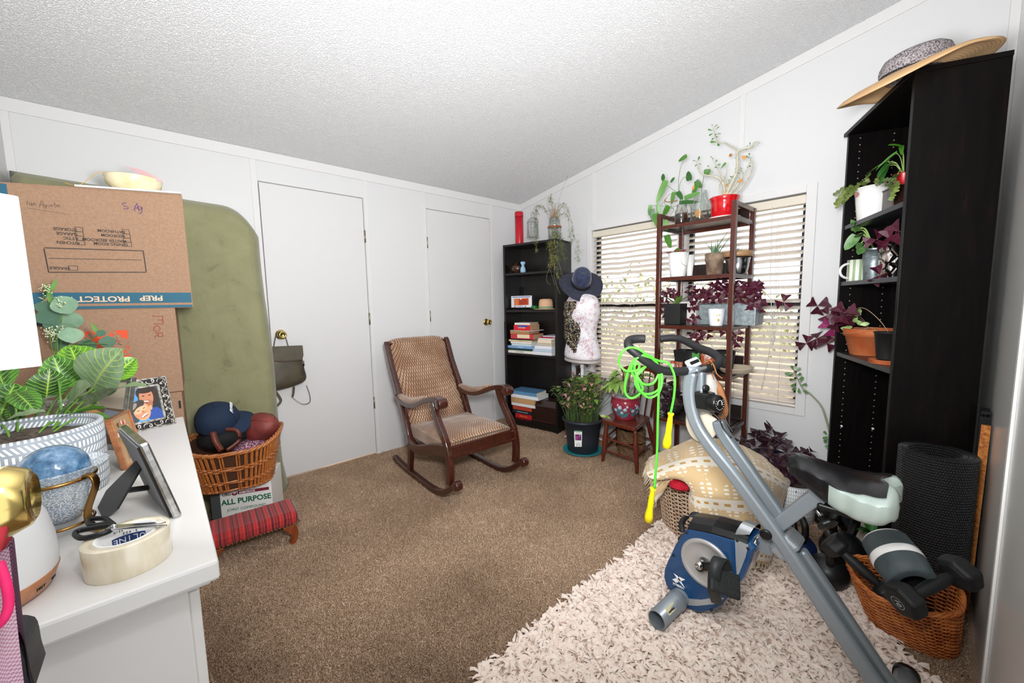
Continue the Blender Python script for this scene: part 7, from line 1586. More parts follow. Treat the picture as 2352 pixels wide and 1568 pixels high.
def sad(a,v,g=0):
    w=itab(WT,v)+g; h=itab(HT,v); ca,sa=math.cos(a),math.sin(a)
    x=w*math.copysign(abs(ca)**.75,ca); y=SY0+(SY1-SY0)*v
    cl=math.exp(-(x/.022)**2)
    top=-.035*max(0,(v-.88)/.12)**2.5+.014*math.cos((v-.1)*5.2)+.012*v-.03*max(0,.08-v)*8*.5
    z=(top+g+(.010*abs(sa)**.8)-.022*(abs(x)/max(w,.01))**2-.010*cl*max(0,v-.5)) if sa>=0 else top-.022*(abs(x)/max(w,.01))**2-(h-.012)*abs(sa)**.55
    y+=.055*cl*max(0,(v-.8)/.2)**1.5
    return V((-1.38+x,y,SZ0+z))
def sadm(v0,v1,nv,g,a0=0,a1=2*PI,na=48):
    m=MB(); full=a1-a0>6.2
    m.grid(lambda u,v:sad(a0+(a1-a0)*u,v0+(v1-v0)*v,g),na,nv)
    return m
m=sadm(.30,1,34,0); m.add([sad(2*PI*i/48,1,0) for i in range(48)],[tuple(range(48))],True); m.build('saddle_rear',pearl.m,bike)
m=sadm(0,.43,18,.0015); m.add([sad(2*PI*i/40,0,.0015) for i in range(40)],[tuple(range(40))[::-1]],True)
m.grid(lambda u,v:(lambda vv:sad(PI*.5+(u-.5)*PI*(1.0 if vv<.43 else max(.54,1-(vv-.43)*1.6)),vv,.003))(.40+.49*v),40,30)
m.build('saddle_top',vin,bike)
MB().cb((-1.38,(SY0+SY1)/2-.01,SZ0-.11),(.06,.12,.02)).tube([(-1.38,SY0-.09,SZ0-.05),(-1.38,SY0-.10,SZ0-.10)],.018,14).build('saddle_base',bp,bike,bevel=.006)
# jump rope
rope=mat('neon_green_vinyl','#55d33a',.4); yel=mat('yellow_plastic','#f2dc12',.35)
jr=thing('jump_rope','neon green jump rope with yellow handles looped over the handlebar','jump rope',tuple(on(1480,850,0,-1.55)))
L1=[(1540,950,-1.50),(1548,910,-1.50),(1550,870,-1.50),(1543,846,-1.505),(1533,832,-1.52),(1515,829,-1.53),(1490,820,-1.58),(1470,817,-1.60),(1450,835,-1.61),(1438,870,-1.61),(1436,900,-1.60),(1448,914,-1.59),(1465,908,-1.58),(1476,893,-1.58),(1470,878,-1.59),(1455,862,-1.6),(1450,845,-1.61),(1460,825,-1.61),(1480,815,-1.59),(1500,822,-1.55),(1518,852,-1.53),(1520,880,-1.53),(1505,900,-1.55),(1480,904,-1.58),(1462,888,-1.6),(1460,868,-1.61),(1475,850,-1.60),(1483,842,-1.585)]
L2=[(1483,842,-1.585),(1470,850,-1.6),(1462,865,-1.61),(1470,895,-1.60),(1490,913,-1.57),(1510,905,-1.55),(1518,890,-1.54),(1520,870,-1.53),(1515,850,-1.53),(1505,830,-1.55),(1480,810,-1.60),(1460,799,-1.62),(1440,800,-1.64),(1425,815,-1.65),(1422,835,-1.64),(1435,850,-1.63),(1452,852,-1.61),(1466,848,-1.60),(1468,836,-1.6),(1460,836,-1.61),(1458,850,-1.61),(1475,880,-1.60),(1500,880,-1.57),(1514,860,-1.55),(1513,900,-1.55),(1511,960,-1.55),(1509,1040,-1.55),(1503,1122,-1.55)]
MB().tube(smooth_path([on(x,y,0,X) for x,y,X in L1],6),.0042,8).tube(smooth_path([on(x,y,0,X) for x,y,X in L2],6),.0042,8).build('rope',rope,jr)
for (a,b) in (((1541,948,-1.50),(1531,1027,-1.50)),((1500,1120,-1.55),(1489,1196,-1.55))):
    A=on(*a[:2],0,a[2]); B=on(*b[:2],0,b[2]); L=(B-A).length
    MB(frame(A,B-A)).lathe([(0,0),(.010,0),(.0115,.004),(.0075,L*.09),(.0085,L*.15),(.0105,L*.35),(.0105,L*.6),(.014,L*.78),(.015,L*.84),(.015,L),(0,L)],20).build('handle',yel,jr)
# cap hanging from the handlebar
canv=mat('cream_canvas','#d9cfb9',.85,bs=120,bst=.1); brs=mat('tan_suede','#8d5a36',.85,c2='#a06a42',ns=30); mesh_=mat('grey_mesh','#bdbab4',.9)
cp=thing('canvas_cap','cream and tan canvas cap hanging by its strap from the bike handlebar','cap',tuple(on(1620,900,0,-1.33)))
def cq(L,X): return [on(x,y,0,X) for x,y in L]
m=MB(); P_=cq([(1576,935),(1600,935),(1656,960),(1656,985),(1640,1010),(1615,1023),(1590,1012),(1576,990),(1571,965)],-1.30); k=len(P_); c_=sum(P_,V())/k; m.add([c_-V((.012,.012,0))]+P_,[(0,1+i,1+(i+1)%k) for i in range(k)],True); m.build('bill',canv,cp,solid=.004,sub=1)
m=MB(); m.ell(tuple(on(1618,905,0,-1.27)),(.055,.05,.10),24,14); m.build('crown',mesh_,cp)
m=MB(); m.rib(smooth_path(cq([(1637,870),(1652,890),(1662,920),(1666,945),(1656,955)],-1.25),5),[.02]*5+[.05]*16,.02,(1,.3,0),sm=True); m.build('suede_panel',brs,cp)
MB().rib(smooth_path([on(x,y,0,X) for x,y,X in ((1618,832,-1.31),(1632,829,-1.33),(1640,842,-1.345),(1646,858,-1.34),(1658,868,-1.33))],5),.018,.003,(.8,.5,.0),sm=True).rib(smooth_path([on(x,y,0,X) for x,y,X in ((1618,832,-1.31),(1628,838,-1.29),(1636,860,-1.28),(1640,880,-1.27))],5),.016,.003,(.8,.5,0),sm=True).build('strap',brs,cp)
MB().tube([on(1637,838,0,-1.35)+V((.010*math.cos(a*PI/8),0,.012*math.sin(a*PI/8))) for a in range(16)],.0015,5,closed=True).build('buckle',brassd,cp)
# ================================================================== HAMPER AND THROW
hc=V((-.83,-2.21,0)); pw=wood('pale_willow','#9a7a62','#c2a488',.6,axis=2,ns=9,coat=.05); pw2=mat('willow_weave','#c4a58a',.6,c2='#dcc2a7',ns=14)
o=thing('laundry_basket','round pale willow laundry basket of clothes beneath the yellow throw','basket',tuple(hc))
def hp_(a,t,off): r_=.195+.045*t; return hc+V(((r_+off)*math.cos(a),(r_+off)*math.sin(a),.006+.32*t))
m=MB()
for i in range(34): a=2*PI*i/34; m.tube([hp_(a,t/6,0) for t in range(7)],.0035,5)
m.build('stakes',pw2,o)
m=MB(); n=136
for j in range(30):
    t=(j+.5)/31; m.tube([hp_(2*PI*i/n,t+.006*math.sin(i*.5),.0055*math.cos(PI*i/4+(PI if j%2 else 0))) for i in range(n)],.0034,4,closed=True)
m.build('weave',pw2,o)
m=MB()
for q_ in range(2): m.tube([hp_(2*PI*i/n,1.0,.005*math.cos(PI*i/5+q_*PI))+V((0,0,.006*math.sin(PI*i/5+q_*PI))) for i in range(n)],.007,6,closed=True)
m.build('rim',pw2,o)
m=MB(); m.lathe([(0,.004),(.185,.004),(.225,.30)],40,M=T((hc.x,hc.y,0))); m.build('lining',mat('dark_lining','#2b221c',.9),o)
for c_,lab,off,s in (('#141416','crumpled black garment in the willow laundry basket',(1568,1095,.345),(.045,.05,.03)),('#b3122a','crumpled red garment in the willow laundry basket',(1560,1114,.335),(.035,.045,.02))):
    p=G(*off) if len(off)==3 else off; o=MB().ell(tuple(p),s,24,14,fn=lambda d:1+.3*noise.noise(d*2.5)).build('folded_clothing',mat('cloth_'+c_.strip('#'),c_,.9)); tag(o,lab,'clothing','clothes in the willow laundry basket')
# woven throw as a draped sheet: control net of pixels with depths
th=NT('ochre_throw'); uv=th.n('UVMap'); X=th.xyz(uv.outputs['UV'])
U_=th.math('MULTIPLY',X[0],1.0); V_=X[1]
band=th.math('FRACT',th.math('MULTIPLY',V_,3.1)); 
stripe=th.math('GREATER_THAN',band,.72)       # cream plain bands
dash=th.math('MULTIPLY',th.math('LESS_THAN',th.math('FRACT',th.math('MULTIPLY',U_,22)),.55),th.math('LESS_THAN',th.math('FRACT',th.math('MULTIPLY',V_,34)),.5))
tri=th.math('LESS_THAN',th.math('ABSOLUTE',th.math('SUBTRACT',th.math('FRACT',th.math('MULTIPLY',U_,7)),.5)),th.math('MULTIPLY',th.math('ABSOLUTE',th.math('SUBTRACT',th.math('FRACT',th.math('MULTIPLY',V_,6.2)),.5)),.9))
wv_=th.math('GREATER_THAN',th.math('MULTIPLY',th.math('SINE',th.math('MULTIPLY',U_,900)),th.math('SINE',th.math('MULTIPLY',V_,900))),.1)
ground=th.mix(th.math('MULTIPLY',wv_,.6),'#cfa763','#f6ecd6'); g2=th.mix(th.math('MULTIPLY',dash,tri),ground,'#f6efe2')
dots=th.math('MULTIPLY',th.math('LESS_THAN',th.math('ABSOLUTE',th.math('SUBTRACT',band,.86)),.035),th.math('LESS_THAN',th.math('ABSOLUTE',th.math('SUBTRACT',th.math('FRACT',th.math('MULTIPLY',U_,14)),.5)),.25))
cr2=th.mix(dots,'#f0e7d6','#c59747'); th.col(th.mix(stripe,g2,cr2)); th.set(Roughness=.95,Sheen_Weight=.2); th.bump(th.math('ADD',th.math('MULTIPLY',wv_,.3),th.math('MULTIPLY',dash,.8)),.5,.003); throw=th.m
# control net: rows from far top edge to the near bottom edge
def zp(x,y,z): return G(x,y,z)
net=[[zp(1492,1052,.30),zp(1540,1030,.37),zp(1610,1006,.43),zp(1690,1020,.40),zp(1745,1045,.32),zp(1780,1075,.22)],
     [zp(1484,1078,.335),zp(1540,1052,.40),zp(1620,1035,.455),zp(1710,1050,.42),zp(1770,1078,.32),zp(1813,1102,.22)],
     [zp(1500,1100,.345),zp(1560,1082,.41),zp(1630,1075,.44),zp(1720,1090,.40),zp(1775,1110,.29),zp(1806,1125,.18)],
     [zp(1584,1095,.355),zp(1588,1120,.36),zp(1640,1130,.38),zp(1720,1135,.34),zp(1770,1145,.24),zp(1797,1160,.13)],
     [zp(1583,1150,.28),zp(1600,1165,.29),zp(1650,1172,.29),zp(1720,1180,.26),zp(1765,1190,.17),zp(1788,1200,.06)],
     [zp(1588,1205,.18),zp(1610,1218,.18),zp(1660,1228,.17),zp(1715,1240,.15),zp(1755,1252,.09),zp(1775,1260,.035)],
     [zp(1592,1240,.10),zp(1620,1262,.09),zp(1670,1275,.08),zp(1720,1285,.06),zp(1752,1292,.05),zp(1768,1292,.035)]]
net=[[net[i][j] for j in range(6)] for i in range(7)]
def netp(u,v):
    def cat(P_,t):
        n=len(P_)-1; i=min(int(t*n),n-1); f=t*n-i; a,b,c,d=P_[max(i-1,0)],P_[i],P_[i+1],P_[min(i+2,n)]
        return .5*((2*b)+(c-a)*f+(2*a-5*b+4*c-d)*f*f+(3*b-3*c+d-a)*f**3)
    return cat([cat(r_,u) for r_ in net],v)+V((0,0,1))*.006*noise.noise(V((u*6,v*7,0)))-V((.6,.6,0))*.012*noise.noise(V((u*5,v*4,3)))
m=MB(); nu_,nv_=60,70; m.grid(netp,nu_,nv_); tw_=thing('throw_blanket','cream and ochre woven throw blanket with tassels draped over willow laundry basket','blanket',tuple(hc+V((0,0,.3))))
o=m.build('woven_cloth',throw,tw_); l=o.data.uv_layers.new(name='UVMap')
for lp_ in o.data.loops: i=lp_.vertex_index; l.data[lp_.index].uv=((i%(nu_+1))/nu_,(i//(nu_+1))/nv_)
sm_=o.modifiers.new('s','SOLIDIFY'); sm_.thickness=.006
# inside fill so the drape has a body
m=MB()
for k in range(16):
    u=.55+k/15*.45; p=netp(u,1); m.tube(smooth_path([p,p+V((rr(-.01,.0),rr(-.01,.01),-.02)),p+V((-.02+rr(-.01,.01),rr(-.01,.01),-.045 if p.z>.06 else -.02))],3),[.005,.004,.003,.004,.0045,.003,.002],6)
for k in range(22):
    p=netp(0,k/21*.4); m.tube([p,p+V((-.012+rr(-.01,.01),.012,-.03))],.0015,4)
m.build('tassels',mat('cream_tassel','#ded0b2',.9),tw_)['kind']='stuff'
m=MB(); P_=cq_=[zp(1489,1056,.33),zp(1492,1100,.30),zp(1500,1135,.25),zp(1508,1160,.20)]; Q_=[zp(1545,1050,.37),zp(1548,1095,.36),zp(1540,1105,.34),zp(1522,1118,.29)]
vs=[]; 
for a,b in zip(smooth_path(P_,5),smooth_path(Q_,5)):
    for j in range(8): vs.append(a.lerp(b,j/7)+V((-.01,.01,0))*math.sin(j)*.6)
nr=len(vs)//8; m.add(vs,[(i*8+j,i*8+j+1,(i+1)*8+j+1,(i+1)*8+j) for i in range(nr-1) for j in range(7)],True)
o=m.build('hanging_corner',throw,tw_,solid=.006); l=o.data.uv_layers.new(name='UVMap')
for lp_ in o.data.loops: i=lp_.vertex_index; l.data[lp_.index].uv=(.05+(i%8)/40,.1+(i//8)/90)
m=MB()
for k in range(30):
    a=smooth_path(P_,5); p=a[int(k/30*len(a))]; m.tube([p,p+V((-.008+rr(-.008,.004),.012,-.022))],.0012,4)
m.build('fringe',mat('cream_tassel'),tw_)['kind']='stuff'
# ================================================================== TALL BOOKCASE ON THE RIGHT
TA=V((-.733,-2.853,0)); te=(V((-.193,-2.594,0))-TA); TW=te.length; te.normalize(); td=V((te.y,-te.x,0)); TD=.25; THT=2.0
TM=Matrix(((td.x,te.x,0,TA.x),(td.y,te.y,0,TA.y),(0,0,1,0),(0,0,0,1)))
blw=NT('black_stained_pine'); _v=blw.coord('Object',(9,9,.9)); blw.col(blw.ramp(blw.noise(_v,5,6,.7),[(.40,'#060505'),(.62,'#0d0908'),(.74,'#220e0c')])); blw.set(Roughness=.4,Specular_IOR_Level=.15); blw.bump(blw.noise(blw.coord('Object',(30,30,2)),6,3),.1,.003); blw=blw.m
tb=thing('bookcase','tall black stained wooden bookcase standing diagonally at the right, with potted plants','bookcase',tuple(TM@V((TD/2,TW/2,0))))
MB(TM).box((0,0,0),(TD,.02,THT-.018)).build('side_panel',blw,tb,bevel=.001)
MB(TM).box((0,TW-.02,0),(TD,TW,THT-.018)).build('side_panel',blw,tb,bevel=.001)
MB(TM).box((-.012,-.003,THT-.018),(TD,TW+.012,THT)).build('top',blw,tb,bevel=.001)
MB(TM).box((TD-.006,.02,.05),(TD,TW-.02,THT-.02)).build('back_panel',blw,tb)
MB(TM).box((.02,.02,0),(.04,TW-.02,.07)).build('plinth',blw,tb)
tz=[(onp(x0,y0,TA,td).z+onp(x1,y1,TA,td).z)/2 for (x0,y0),(x1,y1) in (((1950,512),(2083,460)),((1936,648),(2068,632)),((1925,813),(2050,845)))]; print('tall shelves',tz)
shm=mat('worn_black_edge','#1c1e24',.35,c2='#2a2d36',ns=12)
for z in tz+[.09]: MB(TM).box((.004,.02,z-.02),(TD-.008,TW-.02,z)).build('shelf',shm,tb,bevel=.001)
m=MB(TM)
for k in range(58):
    z=.2+k*.032
    for d in (.045,.175): m.cb((d,TW-.0205,z),(.0045,.001,.0045))
m.build('peg_holes',mat('pale_peg_hole','#9a8a78',.6),tb)['kind']='stuff'
m=MB(TM)
for d in (.045,.175): m.cb((d,TW-.027,.50),(.009,.012,.010))
m.build('shelf_pegs',mat('white_plastic'),tb,bevel=.003)
def tp_(x,y,d): return onp(x,y,TA+td*d,td)
def tpot(name,lab,cat,cx,wt,wb,yt,d,z,mt_,rim=None,soilz=.85,n=36,tex=None):
    q_=tp_(cx,yt,d); c_=V((q_.x,q_.y,z)); h=fac(cx,yt,c_).z-z; dep=(c_-CAM).dot(Fw); r1=wt/2*dep/FPX; r0=wb/2*dep/FPX
    o=thing(name,lab,cat,tuple(c_)); pr=[(0,0),(r0*.96,0),(r0,.003)]
    if rim: pr+=[(r0+(r1-r0)*.75,h*(1-rim)-.001),(r1,h*(1-rim)),(r1*1.03,h)]
    else: pr+=[(r0+(r1-r0)*.5,h*.5),(r1,h)]
    rt=pr[-1][0]; pr+=[(rt-.004,h),(rt-.007,h*.8),(0,h*.78)]
    MB(T(tuple(c_))).lathe(pr,n,fn=tex).build('pot',mt_,o)
    if soilz: MB(T(tuple(c_))).lathe([(0,h*soilz),(r1*.9,h*soilz)],20).build('soil',soil,o)
    return o,c_,h,r1
zt1,zt2,zt3=tz
o,k1,kh,kr=tpot('flower_pot','glossy white flower pot with christmas cactus on the top shelf of tall bookcase','pot',2010,72,56,430,.09,zt1,wcer,soilz=.9)
ccm=[mat('cactus_green','#55662e',.5,c2='#6b7d3c',ns=15),mat('cactus_pale','#7d8a4c',.5),mat('cactus_bud','#8f5a55',.6)]
o=thing('christmas_cactus','christmas cactus with flat drooping segments in the white pot','plant',tuple(k1+V((0,0,kh)))); M_=[MB(),MB(),MB()]
def seg(L,w=.02,dd=.02,k=0):
    P_=smooth_path([tp_(x,y,d) for x,y,d in L],3)
    for i in range(len(P_)-1):
        d=P_[i+1]-P_[i]; M_[k if rnd.random()<.75 else 1].leaf(P_[i],d,toc(P_[i])+V((rr(-.3,.3),rr(-.3,.3),rr(0,.5))),d.length*1.25,w,'oval',.02,.1,5)
for L in ([(1985,425,.08),(1960,425,.03),(1935,445,-.02),(1918,470,-.05)],[(1985,425,.08),(1955,435,.02),(1930,460,-.03),(1922,478,-.05)],[(1985,428,.08),(1965,440,.02),(1945,455,0),(1935,468,-.02)],[(1990,420,.08),(1965,415,.04),(1940,430,.0),(1915,448,-.04)],[(1990,425,.07),(1975,420,.03),(1962,438,.0),(1950,450,-.02)],[(2030,425,.06),(2045,425,.03),(2052,445,.02),(2045,460,.01)],[(2030,420,.08),(2045,410,.05),(2060,420,.03),(2058,440,.02)],[(2010,420,.09),(2020,405,.09),(2035,398,.08)],[(1995,420,.08),(1990,408,.07),(2000,400,.07)],[(2010,425,.06),(2030,412,.04),(2050,415,.03)]): seg(L)
M_[2].leaf(tp_(1914,447,-.045),(-1,0,0),(0,0,1),.02,.014); M_[2].leaf(tp_(1968,440,.0),(0,0,-1),toc(k1),.025,.018)
for mm,c_,nm in zip(M_,ccm,('segments','pale_segments','buds')): mm.build(nm,c_,o)
# small stand and red pot
q_=tp_(2072,455,.13); bxz=fac(2072,432,q_).z
o=thing('wooden_box','small dark wooden box under the little red pot on the top shelf','box',tuple((q_.x,q_.y,zt1)))
Mb_=TM@T((.13,(TM.inverted()@q_).y-.0,zt1)); MB(Mb_).box((-.05,-.05,0),(.05,.05,bxz-zt1)).build('box_body',mah,o,bevel=.003); MB(Mb_).box((-.052,-.052,bxz-zt1),(.052,.052,bxz-zt1+.006)).build('box_lid',mah,o)
c_=V((q_.x,q_.y,bxz+.0065)); h=fac(2075,399,c_).z-c_.z
o=thing('flower_pot','little red flower pot with pothos on the dark box, top shelf of tall bookcase','pot',tuple(c_))
MB(T(tuple(c_))).lathe([(0,0),(.026,0),(.028,.003),(.036,h-.004),(.037,h),(.033,h),(.03,h*.8),(0,h*.78)],30).build('pot',mat('red_enamel','#c41420',.3),o)
ph=thing('pothos','pothos with large glossy pointed leaves in the little red pot','plant',tuple(c_+V((0,0,h*.8)))); m=MB();m2=MB();ms_=MB()
for (x0,y0,x1,y1,W,mm) in ((2060,352,2004,392,.05,m),(2073,338,2042,330,.035,m),(2040,372,1984,398,.05,m),(2038,382,2020,420,.022,m2),(2042,376,2014,404,.03,m2),(2070,335,2071,345,.02,m),(2062,400,2045,415,.02,m2)):
    p=tp_(x0,y0,.07); q2=tp_(x1,y1,.02); mm.leaf(p,q2-p,V((0,0,1))+toc(p)*.7,(q2-p).length,W,'heart',.12,.15,10); ms_.tube(smooth_path([c_+V((0,0,h*.8)),(c_+V((0,0,h))).lerp(p,.5)+V((0,0,.02)),p],5),.0018,6)
m.build('leaves',mat('pothos_bright','#4a9424',.35,c2='#64a836',ns=10),ph); m2.build('dark_leaves',pothd,ph); ms_.build('stems',mat('pothos_stem_pale','#9cb86a',.5),ph)
# shelf two: mug, bucket, hammered pot
q_=tp_(1970,600,.07); c_=V((q_.x,q_.y,zt2)); h=fac(1970,597,c_).z-zt2; dep=(c_-CAM).dot(Fw); r_=20*dep/FPX
strp=NT('striped_mug'); X=strp.xyz(strp.coord('Object',1)); an=strp.math('FRACT',strp.math('MULTIPLY',strp.math('ARCTAN2',X[1],X[0]),11/(2*PI))); strp.col(strp.mix(strp.math('LESS_THAN',an,.45),'#efece4','#9db58c')); strp.set(Roughness=.2,Coat_Weight=.4)
o=thing('mug','white mug with sage green stripes on the middle shelf of tall bookcase','mug',tuple(c_))
MB(T(tuple(c_))).lathe([(0,0),(r_*.98,0),(r_,.003),(r_,h),(r_-.003,h),(r_-.004,.01),(0,.008)],36).build('mug_body',strp.m,o)
hd=V((-Rt.x,-Rt.y,0)).normalized(); MB().tube([c_+hd*(r_-.003+h*.42*math.sin(t*PI/12))+V((0,0,h*.5+h*.34*math.cos(t*PI/12))) for t in range(13)],.006,10).build('handle',wcer,o)
o,g1_,gh,gr_=tpot('metal_bucket','small galvanised metal bucket with a leafy plant beside the striped mug','bucket',2009,42,34,572,.10,zt2,gv.m,soilz=.9)
MB(T(tuple(g1_))).lathe([(gr_*1.03,gh*.97),(gr_*1.05,gh),(gr_*1.03,gh*1.02)],30).lathe([(gr_*.96,gh*.72),(gr_*.985,gh*.735),(gr_*.965,gh*.75)],30).build('rolled_rings',gv.m,o)
pp_=thing('peperomia','leafy plant with thick round green leaves in the galvanised bucket','plant',tuple(g1_+V((0,0,gh)))); m=MB();ms_=MB()
for (x0,y0,x1,y1,W) in ((1973,523,1957,528,.05),(1970,530,1956,505,.04),(1968,540,1940,574,.06),(1972,545,1978,530,.045),(1985,565,1972,582,.05),(1978,558,1968,568,.03),(1976,524,1962,512,.04)):
    p=tp_(x0,y0,.04); q2=tp_(x1,y1,.0); m.leaf(p,q2-p,toc(p)+V((0,0,.4)),max(.03,(q2-p).length),W,'heart',.08,.1,8); ms_.tube(smooth_path([g1_+V((0,0,gh*.95)),p.lerp(g1_+V((0,0,gh)),.4)+V((0,0,.03)),p],5),.003,6)
m.build('leaves',mat('thick_leaf','#6d9a55',.4,c2='#4f7a42',ns=40),pp_); ms_.build('stems',mat('pothos_stem_pale'),pp_)
ham=NT('hammered_silver'); _v=ham.coord('Object',1); vo=ham.n('TexVoronoi'); vo.feature='DISTANCE_TO_EDGE'; vo.inputs['Scale'].default_value=22; ham.ln(_v,vo.inputs['Vector']); ham.col(ham.ramp(vo.outputs['Distance'],[(.0,'#4a4038'),(.05,'#d6d0ca')])); ham.set(Metallic=1,Roughness=.18); ham.bump(ham.ramp(vo.outputs['Distance'],[(0,(0,0,0)),(.12,(1,1,1))]),.8,.01)
o,s1,sh,sr=tpot('flower_pot','silver metal pot with crackled relief beside the galvanised bucket','pot',2052,50,44,557,.10,zt2,ham.m)
def tox(name,lab,src,L,s,d0,mt_=None):
    o=thing(name,lab,'plant',tuple(src)); m=MB();ms_=MB();mg=MB()
    for i,(x,y) in enumerate(L):
        p=tp_(x,y,d0+rr(-.03,.03)); p.x=min(p.x,-.05); oxleaf(mg if i%7==5 else m,p,toc(p)+V((rr(-.5,.5),rr(-.5,.5),rr(-.1,.5))),s*rr(.85,1.15),rr(0,2)); ms_.tube(smooth_path([V(src),V(src).lerp(p,.5)+V((0,0,.03)),p],5),.0011,4)
    m.build('leaves',mt_ or OXM,o); ms_.build('stems',OXS,o)
    if mg.v: mg.build('magenta_leaves',OXP,o)
tox('purple_oxalis','purple shamrock spilling from the crackled silver pot',s1+V((0,0,sh)),[(2014,550),(2044,550),(2066,532),(2022,632)],.055,.03)
# shelf three
o,t1,th_,tr_=tpot('flower_pot','orange terracotta pot with chalky stains on the lower shelf of tall bookcase','pot',1998,92,66,754,.10,zt3,mat('terracotta','#b85a2c',.75,c2='#c8784a',ns=9),rim=.28)
o=thing('glass_tumbler','clear square glass vase behind the terracotta pot','vase',tuple(tp_(1965,830,.17))) 
gq=TM.inverted()@tp_(1965,780,.19); 
MB(TM).box((.165,gq.y-.04,zt3+.001),(.235,gq.y+.05,zt3+.004)).box((.165,gq.y-.04,zt3),(.168,gq.y+.05,zt3+.17)).box((.165,gq.y+.047,zt3),(.235,gq.y+.05,zt3+.17)).build('vase_walls',JAR,o)
q_=tp_(2035,830,.05); sc_=V((q_.x,q_.y,zt3))
for i in range(3):
    o=MB(T((sc_.x,sc_.y,zt3+.006*i))).lathe([(0,0),(.05,0),(.058,.006),(.056,.0065),(.05,.0025),(0,.002)],36).build('clay_saucer',mat('terracotta')); tag(o,('bottom','middle','top')[i]+' of three stacked clay saucers under the black nursery pot','saucer','stacked clay saucers')
c_=V((sc_.x,sc_.y,zt3+.019)); h=fac(2035,762,c_).z-c_.z
o=thing('nursery_pot','small black nursery pot with hanging care tag on stacked clay saucers','pot',tuple(c_))
MB(T(tuple(c_))).lathe([(0,0),(.032,0),(.033,.003),(.044,h-.005),(.047,h-.005),(.047,h),(.042,h),(.04,h*.85),(0,h*.84)],30).build('pot',bkpt,o)
tgp=c_+V((Rt.x,Rt.y,0))*.040-V((Fw.x,Fw.y,0))*.035; Mt_=frame(tgp+V((0,0,h*.78)),-V((Fw.x,Fw.y,0)),V((Rt.x,Rt.y,0)))
MB(Mt_).cb((0,0,0),(.024,.034,.001)).build('care_tag',wp,o); MB(Mt_).cb((0,-.012,.001),(.024,.008,.001)).build('teal_print_band',mat('aqua_print','#3fb6b2',.5),o); MB(Mt_).cb((-.006,.008,.001),(.009,.009,.001)).build('red_print_mark',mat('red_print','#d0342c',.5),o)
MB().tube(smooth_path([tgp+V((0,0,h*.9)),tgp+V((.0,0,h*1.0)),tgp+V((Rt.x*.012,Rt.y*.012,h*1.12))],4),.0012,5).build('tag_loop',mat('pale_blue_wire','#9fc0dc',.5),o)
oxl=[(1878,702),(1903,722),(1930,725),(1945,722),(1938,718),(1912,752),(1858,786),(1899,788),(1880,776),(1925,738)]
tox('purple_oxalis','big purple shamrock spilling left out of terracotta pot, across the white wall',t1+V((0,0,th_)),oxl,.058,-.03)
m=MB(); ph=thing('hoya','small variegated green vine beside the purple shamrock in the terracotta pot','plant',tuple(t1+V((0,0,th_))))
for (x,y) in ((1962,725),(1968,735),(1972,720),(1975,745),(1960,740),(1950,755),(1940,760),(1935,768),(1925,772),(1965,715),(1915,770),(1958,750)): p=tp_(x,y,.03); m.leaf(p,(rr(-1,1),rr(-1,1),rr(-.6,.8)),toc(p),.035,.02,'oval')
m.build('leaves',mat('variegated_leaf','#5e9440',.4,c2='#b5c98a',ns=35),ph)
MB().tube(smooth_path([tp_(2040,762,.05),tp_(2020,735,.02),(tp_(1990,710,.0)),tp_(1970,708,.0),tp_(1955,722,.0)],5),.0014,5).tube(smooth_path([tp_(2022,762,.05),tp_(2000,752,.0),tp_(1960,765,-.02),tp_(1930,765,-.02)],5),.0012,5).build('runners',OXS,ph)
# sun hat on top
hc_=V((-.645,-2.845,THT)); stw=NT('natural_straw'); X=stw.xyz(stw.coord('Object',1)); rr2=stw.math('SQRT',stw.math('ADD',stw.math('MULTIPLY',X[0],X[0]),stw.math('MULTIPLY',X[1],X[1]))); stw.col(stw.mix(stw.math('MULTIPLY',stw.math('LESS_THAN',stw.math('FRACT',stw.math('MULTIPLY',rr2,110)),.25),.6),'#cda679','#9c7749')); stw.set(Roughness=.85); stw.bump(stw.math('FRACT',stw.math('MULTIPLY',rr2,110)),.3,.002)
gst=mat('grey_tweed_straw','#3f3a41',.9,c2='#a49c9c',ns=210,lo=.4,hi=.6,bs=150,bst=.4)
o=thing('sun_hat','floppy straw sun hat with grey crown lying on top of the tall bookcase','hat',tuple(hc_))
Mh=Matrix.Translation(hc_)
ldir=math.atan2(-Rt.y,-Rt.x)
def brim(r,z,a):
    l_=max(0,math.cos(a-ldir)); rgt=max(0,-math.cos(a-ldir)); f_=max(0,(r-.10)/.13)
    return .90*r*(1+.12*l_*f_+.06*rgt*f_), z+.004-(.085*l_**1.5)*f_*1.1+.02*rgt*f_+.012*math.cos(2*(a-ldir)+1.2)*f_
MB(Mh).lathe([(.095,.012),(.12,.015),(.15,.018),(.18,.022),(.21,.018),(.225,.01),(.229,.006),(.224,.002),(.205,.008),(.18,.011),(.15,.008),(.12,.005),(.095,.003)],64,fn=brim).build('brim',stw.m,o)
MB(Mh).lathe([(.100,.012),(.102,.03),(.10,.055),(.09,.078),(.07,.092),(.04,.094),(0,.088)],48,fn=lambda r,z,a:(r*(1+.07*math.cos(2*(a-ldir))),z+.004-.012*math.cos(a-ldir)*(z>.05))).build('crown',gst,o)
